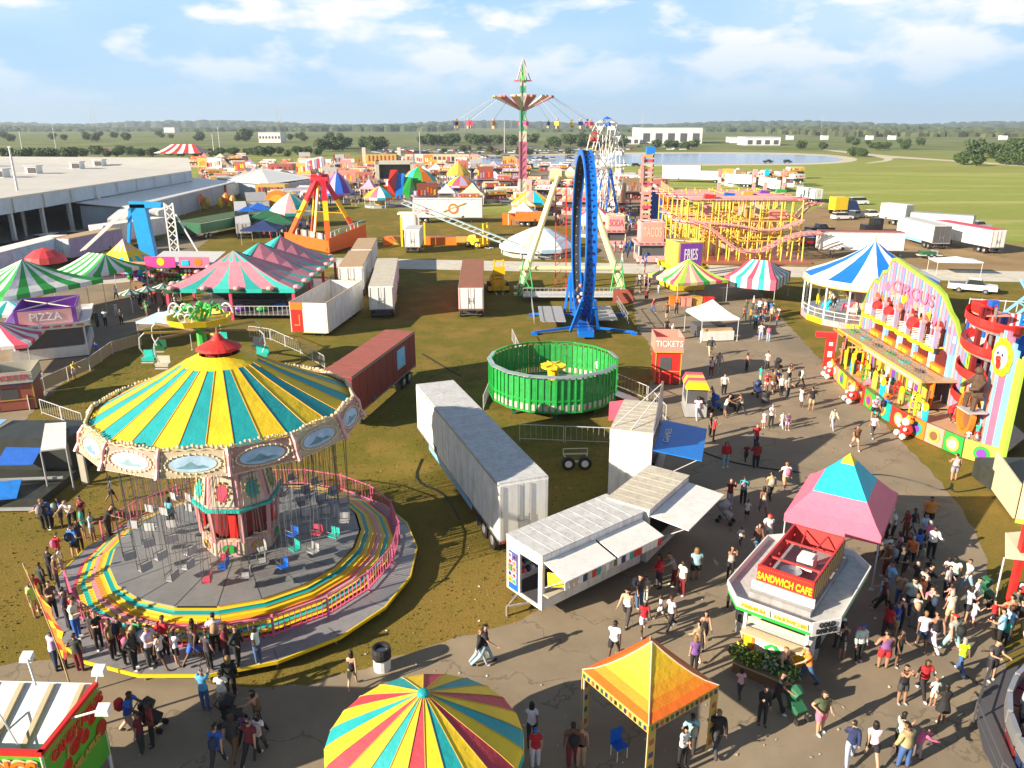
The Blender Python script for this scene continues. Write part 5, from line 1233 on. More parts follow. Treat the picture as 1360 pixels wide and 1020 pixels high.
    mb = MB('coral', 'clean'); mb.box(1.0, -8.2, 7.8, 1.9, 1.6, .1).m('red', 'clean').box(.1, -8.3, 7.9, .05, 1.5, .7).box(1.0, -7.5, 7.9, 1.8, .05, .7).m('blue', 'clean').box(1.3, -8, 8.3, .5, .5, .4); mb.build('slide_platform', t)
    # right end clown wall, arch and statue
    E0 = Vector((-1.1, -10.7, 0)); E1 = Vector((-1.75, -16.4, 0)); d = (E1-E0).normalized(); nn = Vector((d.y, -d.x, 0))
    if nn.x > 0: nn = -nn
    cc_ = ['pink', 'coral', 'sky', 'sky', 'yellow', 'lime']
    LE = (E1-E0).length
    mb = MB()
    for i in range(14):
        a = E0+d*LE*i/14; b = E0+d*LE*(i+1)/14; q = i/14; zt = 3.7+.6*sin(q*9) if q < .38 else (8.3-5*abs(q-.62)**1.2 if q < .88 else 7.0)
        mb.m(cc_[[1, 2, 1, 4, 4, 4, 2, 1, 2, 0, 0, 2, 3, 5][i]], 'clean').slab([a+Vector((0, 0, .7)), b+Vector((0, 0, .7)), b+Vector((0, 0, zt)), a+Vector((0, 0, zt))], -nn*.12)
    ew = mb.build('end_wall', t)
    c0 = E0+d*LE*.66
    mb = MB('yellow', 'clean')
    for i in range(12): a = 2*pi*i/12; p = c0+d*(.8*cos(a))+Vector((0, 0, 6.6+.8*sin(a)))+nn*.05; mb.cyl(p, p+nn*.06, .42, n=8)
    mb.m('white', 'clean').cyl(c0+nn*.12+Vector((0, 0, 6.6)), c0+nn*.2+Vector((0, 0, 6.6)), .75, n=16).m('red', 'clean').cyl(c0+nn*.22+Vector((0, 0, 6.5)), c0+nn*.35+Vector((0, 0, 6.5)), .2, n=10).cyl(c0+nn*.2+Vector((0, 0, 6.15)), c0+nn*.24+Vector((0, 0, 6.15)), .3, n=10)
    mb.m('navy', 'clean')
    for s in (-.28, .28): mb.cyl(c0+d*s+nn*.2+Vector((0, 0, 6.8)), c0+d*s+nn*.24+Vector((0, 0, 6.8)), .1, n=8)
    mb.build('clown_face', ew)
    c1 = E0+d*LE*.3+nn*.35
    mb = MB('orange', 'clean')
    for i in range(20):
        a = pi*2*i/20; b = pi*2*(i+1)/20
        for r0, r1 in ((1.05, 1.35),):
            P0 = lambda r, q: c1+d*(r*.8*cos(q))+Vector((0, 0, 2.2+r*1.1*sin(q)))
            mb.slab([P0(r0, a), P0(r1, a), P0(r1, b), P0(r0, b)], nn*.3)
    mb.m('brown').slab([c1+d*(.84*cos(2*pi*i/20))+Vector((0, 0, 2.2+1.15*sin(2*pi*i/20))) for i in range(20)], -nn*.1); mb.build('barrel_arch', t)
    mb = MB('lime', 'clean'); e = E1+d*.1; mb.slab([e+Vector((0, 0, .2)), e-nn*.22+Vector((0, 0, .2)), e-nn*.22+Vector((0, 0, 7.4)), e+Vector((0, 0, 7.2))], d*.15); mb.build('end_border', ew)
    mb = MB(mat('ape_brown', (.09, .05, .03), .8, .3, scale=5)); bx = c1+nn*.3+Vector((0, 0, 3.5))+d*1.3
    mb.tube([bx+Vector((0, 0, .3)), bx+Vector((0, 0, .9)), bx+Vector((-.1, 0, 1.5)), bx+Vector((-.15, 0, 1.8))], [.42, .48, .38, .22], 8).ball(bx+Vector((-.2, 0, 2.0)), .26, n=9, m=7)
    for s in (-1, 1): mb.tube([bx+Vector((-.1, s*.45, 1.4)), bx+Vector((-.5, s*.6, 1.0)), bx+Vector((-.9, s*.4, .9))], [.2, .16, .12], 6).tube([bx+Vector((0, s*.3, .3)), bx+Vector((-.4, s*.45, .3)), bx+Vector((-.45, s*.45, -.5))], [.24, .2, .14], 6)
    mb.m('steel').box(bx.x-.2, bx.y, 2.85, 1.2, 1.4, .08)
    mb.build('ape_figure', t)
funhouse()
# ============================================================ people
SKINS = [(.45, .25, .16), (.36, .19, .12), (.55, .33, .23), (.2, .1, .06), (.1, .05, .03), (.5, .3, .2)]
M_SKIN = mat('skin', (.5, .3, .2), .55, .06, objcol=True); M_CLOTH = mat('clothing', (.5, .5, .5), .8, .12, scale=5, objcol=True)
M_HAIR = mat('hair', (.05, .03, .02), .6, .2, scale=12, objcol=True)
CC = dict(white=(.72,.72,.72), grey=(.3,.3,.31), lightgrey=(.5,.5,.5), black=(.015,.015,.018), charcoal=(.045,.045,.05), navy=(.02,.035,.09), blue=(.03,.13,.5), lightblue=(.3,.48,.68), skyblue=(.1,.42,.6),
 red=(.55,.02,.03), maroon=(.18,.02,.03), darkred=(.25,.02,.02), pink=(.72,.15,.3), coral=(.75,.25,.2), palepink=(.7,.45,.45), purple=(.2,.08,.28), lilac=(.5,.4,.62), green=(.05,.3,.1), teal=(.02,.4,.33), lime=(.5,.85,.12),
 hiviz=(.62,.9,.02), yellow=(.8,.6,.04), olive=(.1,.1,.05), khaki=(.45,.36,.23), tan=(.42,.28,.17), brown=(.16,.08,.045), rust=(.4,.14,.04), jeans=(.06,.13,.28), palejeans=(.3,.4,.55), beige=(.55,.48,.38), orange=(.75,.22,.04))
def figure(pose, fem=False, kid=False):
    """one continuous body grown by a skin modifier round a posed skeleton; returns body mesh and clothing meshes"""
    P = dict(la=0, ra=0, lk=0, rk=0, ls=(0, .12), rs=(0, .12), le=.15, re=.15, lean=0, head=0); P.update(pose)
    pts = []; rad = []; edges = []; zone = []; roots = []
    def add(p, r, par, z):
        pts.append(Vector(p)); rad.append(r); zone.append(z)
        if par is not None: edges.append((par, len(pts)-1))
        return len(pts)-1
    hw = .155 if fem else .18; ln = P['lean']
    hip_z = .92
    def T(x, y, z):  # torso lean about the hip
        dz = z-hip_z; return (x, y-dz*sin(ln), hip_z+dz*cos(ln))
    pel = add((0, 0, hip_z+.03), (.15 if fem else .14, .105), None, 'hip'); roots.append(pel)
    wa = add(T(0, 0, 1.1), (.115 if fem else .135, .095), pel, 'torso')
    ch = add(T(0, -.005, 1.3), (.15 if fem else .165, .11), wa, 'torso')
    nb = add(T(0, 0, 1.45), (.07, .065), ch, 'torso'); nk = add(T(0, -.01, 1.52), (.052, .052), nb, 'neck')
    hx = -.02-P['head']
    h1 = add(T(0, hx, 1.575), (.07, .078), nk, 'head'); h2 = add(T(0, hx, 1.655), (.078, .093), h1, 'head'); h3 = add(T(0, hx+.005, 1.725), (.055, .065), h2, 'head')
    hands = []
    for s, sh, el in ((-1, P['ls'], P['le']), (1, P['rs'], P['re'])):
        a = add(T(s*hw, 0, 1.4), (.062, .062), ch, 'sleeve')
        fw, out = sh
        base = Vector(T(s*hw, 0, 1.4)); d = Vector((s*sin(out)*cos(fw), -sin(fw), -cos(fw)*cos(out))).normalized()
        elb = base+d*.27
        f2 = fw+el; inn = out*(.4 if el < .6 else -.6)
        d2 = Vector((s*sin(inn), -sin(f2)*cos(inn), -cos(f2)*cos(inn))).normalized(); wr = elb+d2*.24; hd = wr+d2*.075
        m_ = add(base+d*.14, (.05, .05), a, 'sleeve'); b = add(elb, (.042, .042), m_, 'arm'); c = add(elb+d2*.13, (.037, .037), b, 'arm'); e = add(wr, (.026, .03), c, 'arm'); k = add(hd, (.024, .038), e, 'hand')
        hands.append((hd, d2, s))
    for s, a, kn in ((-1, P['la'], P['lk']), (1, P['ra'], P['rk'])):
        hj = Vector((s*.09, 0, .88)); d = Vector((s*.03, -sin(a), -cos(a))).normalized(); kne = hj+d*.42
        b_ = a-kn; d2 = Vector((0, -sin(b_), -cos(b_))).normalized(); an = kne+d2*.4
        q = add(hj, (.093 if fem else .088, .095), pel, 'hip'); q = add(hj+d*.2, (.078, .082), q, 'thigh'); q = add(kne, (.055, .058), q, 'knee'); q = add(kne+d2*.14, (.052, .058), q, 'shin'); q = add(an, (.036, .038), q, 'ankle')
        ft = add(an+Vector((0, -.02, -.045)), (.036, .04), q, 'foot'); add(an+Vector((s*.015, -.14, -.055)), (.038, .025), ft, 'foot')
    for hd, d2, s in hands:     # fingers : separate short chains rooted in the palm
        side = Vector((0, 1, 0)) if abs(d2.y) < .8 else Vector((0, 0, 1)); side = (side-d2*side.dot(d2)).normalized(); pn = d2.cross(side)*s
        for j, (o_, L) in enumerate(((-.027, .07), (-.009, .078), (.009, .073), (.026, .058))):
            r0 = hd+side*o_+d2*.01; i0 = add(r0, (.009, .009), None, 'hand'); roots.append(i0)
            i1 = add(r0+d2*L*.55+pn*.008, (.0085, .0085), i0, 'hand'); add(r0+d2*L*.9+pn*.03, (.007, .007), i1, 'hand')
        r0 = hd-side*.03-d2*.03; i0 = add(r0, (.011, .011), None, 'hand'); roots.append(i0); i1 = add(r0-side*.025+d2*.03, (.009, .009), i0, 'hand'); add(r0-side*.025+d2*.06, (.008, .008), i1, 'hand')
    me = bpy.data.meshes.new('person'); me.from_pydata([tuple(p) for p in pts], edges, [])
    ob = bpy.data.objects.new('tmp', me); COL.objects.link(ob)
    bpy.context.view_layer.objects.active = ob
    md = ob.modifiers.new('skin', 'SKIN'); md.use_smooth_shade = True; md.branch_smoothing = .3
    sv = me.skin_vertices[0].data
    for i, r in enumerate(rad): sv[i].radius = r; sv[i].use_root = i in roots
    sb = ob.modifiers.new('sub', 'SUBSURF'); sb.levels = 1; sb.render_levels = 1
    bpy.context.view_layer.update()
    out = bpy.data.meshes.new_from_object(ob.evaluated_get(bpy.context.evaluated_depsgraph_get())); out.name = 'person'
    bpy.data.objects.remove(ob)
    V = [v.co.copy() for v in out.vertices]; Nn = [v.normal.copy() for v in out.vertices]; F = [tuple(p.vertices) for p in out.polygons]
    segs = [(a, b) for a, b in edges]
    def zone_of(v):
        best = 9; z = None; tt = 0
        for a, b in segs:
            pa_, pb_ = pts[a], pts[b]; d = pb_-pa_; t = max(0, min(1, (v-pa_).dot(d)/max(d.length_squared, 1e-9)))
            r = max(rad[a])*(1-t)+max(rad[b])*t; q = (v-pa_-d*t).length-r
            if q < best: best = q; z = (zone[a], zone[b], t)
        return z
    Z = [zone_of(v) for v in V]
    def part(sel, off, nm, m_, extra=None):
        idx = {}; vs = []; fs = []
        for f in F:
            if all(sel(V[i], Z[i]) for i in f):
                g = []
                for i in f:
                    if i not in idx: idx[i] = len(vs); vs.append(V[i]+Nn[i]*(off(V[i], Z[i]) if callable(off) else off))
                    g.append(idx[i])
                fs.append(g)
        if extra: extra(vs, fs)
        q = bpy.data.meshes.new(nm); q.from_pydata([tuple(v) for v in vs], [], fs); q.materials.append(m_)
        q.polygons.foreach_set('use_smooth', [True]*len(fs)); return q
    out.materials.clear(); out.materials.append(M_SKIN)
    # simple face : nose and dark eyes set into the same mesh
    bm = bmesh.new(); bm.from_mesh(out)
    hc = Vector(T(0, hx, 1.64))
    def blob(c, r, mi):
        n0 = len(bm.faces); res = bmesh.ops.create_icosphere(bm, subdivisions=1, radius=r, matrix=Matrix.Translation(c))
        for f in set(f for v in res['verts'] for f in v.link_faces): f.material_index = mi; f.smooth = True
    blob(hc+Vector((0, -.098, -.015)), .016, 0); blob(hc+Vector((-.03, -.083, .012)), .011, 1); blob(hc+Vector((.03, -.083, .012)), .011, 1); blob(hc+Vector((0, -.083, -.052)), .013, 1)
    blob(hc+Vector((-.08, 0, -.01)), .018, 0); blob(hc+Vector((.08, 0, -.01)), .018, 0)
    bm.to_mesh(out); bm.free(); out.materials.append(M('brown', 'plain'))
    R_ = {}
    R_['body'] = out
    tor = lambda z: z[0] in ('torso',) or z[1] == 'torso' or (z[0] == 'hip' and z[1] == 'torso')
    R_['tee'] = part(lambda v, z: (z[0] in ('hip', 'torso') and z[1] in ('torso', 'hip', 'sleeve') and v.z > hip_z-.08 and v.z < 1.49) or (z[0] == 'sleeve' and z[1] in ('sleeve',)) or (z[0] == 'torso' and z[1] == 'neck' and z[2] < .2), lambda v, z: .022 if v.z < 1.1 else .016, 'shirt', M_CLOTH)
    R_['long'] = part(lambda v, z: (z[0] in ('hip', 'torso') and z[1] in ('torso', 'hip', 'sleeve') and v.z > hip_z-.12 and v.z < 1.49) or z[0] in ('sleeve', 'arm') and z[1] in ('sleeve', 'arm') or (z[0] == 'torso' and z[1] == 'neck' and z[2] < .4), .02, 'shirt', M_CLOTH)
    R_['tank'] = part(lambda v, z: (z[0] in ('hip', 'torso') and z[1] in ('torso', 'hip') and v.z > hip_z-.08 and v.z < 1.47), .014, 'shirt', M_CLOTH)
    lower = lambda z: z[0] in ('hip', 'thigh') and z[1] in ('hip', 'thigh', 'knee')
    R_['trousers'] = part(lambda v, z: (lower(z) and v.z < hip_z+.08) or (z[0] in ('knee', 'shin') and z[1] in ('shin', 'ankle')) or (z[0] == 'hip' and z[1] == 'torso' and v.z < hip_z+.1), .014, 'trousers', M_CLOTH)
    R_['shorts'] = part(lambda v, z: (lower(z) and v.z < hip_z+.08 and (z[1] != 'knee' or z[2] < .55)) or (z[0] == 'hip' and z[1] == 'torso' and v.z < hip_z+.1), lambda v, z: .022 if v.z < .75 else .014, 'shorts', M_CLOTH)
    def skirt_mesh():
        mb = MB(M_CLOTH); prof = [(.155, 1.02), (.19, .9), (.23, .75), (.27, .58)]
        for (r0, z0), (r1, z1) in zip(prof, prof[1:]):
            n = 14; ring = lambda r, z: [(r*cos(2*pi*i/n)*(1+.05*(i % 2)), r*.8*sin(2*pi*i/n)*(1+.05*(i % 2)), z) for i in range(n)]
            a, b = ring(r0, z0), ring(r1, z1)
            for i in range(n): mb.smooth = True; mb.add([b[i], b[(i+1) % n], a[(i+1) % n], a[i]], [(0, 1, 2, 3)])
        return mb.mesh('skirt')
    R_['skirt'] = skirt_mesh()
    R_['shoes'] = part(lambda v, z: z[0] in ('ankle', 'foot') and z[1] == 'foot' and (z[0] == 'foot' or z[2] > .4), .012, 'shoes', M_CLOTH)
    R_['short_hair'] = part(lambda v, z: z[0] == 'head' and (v.z > hc.z+.035 or (v.y > hc.y+.02 and v.z > hc.z-.06)), .016, 'hair', M_HAIR)
    def lh(vs, fs):
        n = 8; o = len(vs)
        for zz, r in ((hc.z+.02, .1), (hc.z-.1, .1), (hc.z-.24, .085), (hc.z-.34, .05)):
            for i in range(n+1):
                a = pi*.0+pi*i/n; vs.append(Vector((r*cos(a), hc.y+.012+r*.95*sin(a)*(1 if zz > hc.z-.2 else .9), zz)))
        for j in range(3):
            for i in range(n): a = o+j*(n+1)+i; fs.append([a, a+1, a+n+2, a+n+1])
    R_['long_hair'] = part(lambda v, z: z[0] == 'head' and (v.z > hc.z+.035 or (v.y > hc.y+.0 and v.z > hc.z-.06)), .02, 'hair', M_HAIR, lh)
    def cap(vs, fs):
        o = len(vs); b = [hc+Vector(q) for q in ((-.06, -.085, .045), (.06, -.085, .045), (.05, -.17, .035), (-.05, -.17, .035))]; vs += b; fs.append([o, o+1, o+2, o+3])
    R_['cap'] = part(lambda v, z: z[0] == 'head' and v.z > hc.z+.04, .022, 'cap', M_CLOTH, cap)
    return R_
POSES = dict(
 stand=dict(la=.03, ra=-.04, ls=(.05, .13), rs=(0, .15), le=.2, re=.15),
 hips=dict(la=.1, ra=-.05, ls=(-.3, .6), rs=(.1, .15), le=1.3, re=.3, lk=.1),
 walk=dict(la=.42, lk=.12, ra=-.35, rk=.35, ls=(-.4, .12), rs=(.45, .12), le=.25, re=.5, lean=.05),
 walk2=dict(la=-.3, lk=.4, ra=.36, rk=.08, ls=(.35, .14), rs=(-.35, .14), le=.5, re=.2, lean=.04),
 phone=dict(la=.04, ra=0, ls=(.35, .1), rs=(.3, .1), le=1.6, re=1.5, head=.03),
 cross=dict(la=0, ra=.05, ls=(.5, .1), rs=(.45, .1), le=1.5, re=1.3, lean=.02),
 raise_=dict(la=.0, ra=.05, ls=(1.7, .3), rs=(1.5, .3), le=1.2, re=1.3),
 push=dict(la=.35, lk=.1, ra=-.3, rk=.3, ls=(.7, .08), rs=(.7, .08), le=.5, re=.5, lean=.15),
 stand2=dict(la=.12, lk=.15, ra=-.06, ls=(.1, .1), rs=(.25, .2), le=.3, re=1.2, head=.02),
 hip2=dict(la=.02, ra=.1, rk=.12, ls=(.1, .1), rs=(-.25, .6), le=.15, re=1.4),
 look=dict(la=-.05, ra=.08, ls=(.6, .1), rs=(.1, .1), le=1.7, re=.2, lean=.06, head=.03),
 lean=dict(la=.1, ra=.0, ls=(.9, .2), rs=(.9, .2), le=.4, re=.4, lean=.4),
)
FIG = {}
def fig(pose, fem):
    k = (pose, fem)
    if k not in FIG: FIG[k] = figure(POSES[pose], fem)
    return FIG[k]
def _piece(me, par, col, nm):
    o = bpy.data.objects.new(nm, me); COL.objects.link(o); o.color = (*col, 1); o.parent = par; return o
PEOPLE = []
NAMES = dict(skyblue='turquoise', hiviz='neon yellow', palejeans='pale jeans', jeans='blue jeans', lightblue='light blue', lightgrey='light grey', darkred='dark red', palepink='pale pink', charcoal='dark grey')
def cn(c): return NAMES.get(c, c)
PR = random.Random(21)
def person(pos, top, bot, pose='stand', face=0, kid=0, kind=None, place='', look=None, group=None, z=0, low=False):
    """bot: colour + optional letter  s shorts, k skirt, t trousers; top: colour + optional letter l long sleeves, n tank"""
    tl = 'tee'; bl = 'trousers'
    if ':' in top: top, q = top.split(':'); tl = {'l': 'long', 'n': 'tank'}[q]
    if ':' in bot: bot, q = bot.split(':'); bl = {'s': 'shorts', 'k': 'skirt'}[q]
    fem = kind in ('woman', 'girl') or (kind is None and PR.random() < .45)
    if bl == 'skirt': fem = True
    if pose == 'stand': pose = PR.choice(['stand', 'stand2', 'hip2', 'look'])
    F_ = fig(pose, fem)
    sc = {0: PR.uniform(.97, 1.05), 1: .72, 2: .58}[kid]*(.95 if fem and not kid else 1)
    sk = SKINS[PR.randrange(len(SKINS))]
    body = bpy.data.objects.new('person', F_['body']); COL.objects.link(body); body.color = (*sk, 1)
    wd = sc*PR.choice([.95, 1, 1.05, 1.18, 1.3 if not kid else 1.05])
    if look == 'heavy': wd = sc*1.4
    body.location = (pos[0], pos[1], z); body.rotation_euler.z = face; body.scale = (wd, wd, sc)
    j = lambda c: tuple(min(1, v*PR.uniform(.85, 1.15)) for v in CC[c])
    _piece(F_[tl], body, j(top), 'shirt'); _piece(F_[bl], body, j(bot), bl)
    if not low: _piece(F_['shoes'], body, j(PR.choice(['white', 'black', 'grey', 'charcoal', 'white'])), 'shoes')
    hair = PR.choice([(.012, .008, .006), (.02, .012, .008), (.06, .03, .015), (.25, .15, .06), (.35, .33, .3)] if PR.random() < .5 else [(.012, .008, .006)])
    if look == 'cap': _piece(F_['short_hair'], body, hair, 'hair'); _piece(F_['cap'], body, j(PR.choice(['white', 'black', 'blue', 'red'])), 'cap')
    else: _piece(F_['long_hair' if fem and PR.random() < .75 else 'short_hair'], body, hair, 'hair')
    tw = {'long': 'long-sleeved top', 'tee': 'top', 'tank': 'tank top'}[tl]
    b = '%s' % cn(bot) if 'jeans' in bot and bl == 'trousers' else '%s %s' % (cn(bot).replace(' jeans', ' denim').replace('blue denim', 'denim'), bl)
    who = 'child' if kid else 'person'
    if not kid and not low and PR.random() < .22:
        c_ = PR.choice(['black', 'navy', 'red', 'pink', 'grey', 'tan']); bp_ = MB(M_CLOTH); bp_.smooth = True
        if 'bag' not in FIG: bp_.tube([(0, .17, 1.02), (0, .2, 1.12), (0, .2, 1.34), (0, .16, 1.44)], [.09, .135, .13, .07], 8); FIG['bag'] = bp_.mesh('backpack')
        _piece(FIG['bag'], body, j(c_), 'backpack')
    tw = 'top' if tl != 'long' else 'sweater'
    lab = '%s in %s %s, %s' % (who, cn(top), tw, b)
    body['base'] = lab; body['place'] = place
    body['label'] = lab+' '+place; body['category'] = 'person'
    if group: body['group'] = group
    PEOPLE.append(body); THINGS.append(body)
    return body
def F_(deg): return radians(deg)   # facing: 0 = towards the camera, 180 = away, 90 = right, -90 = left
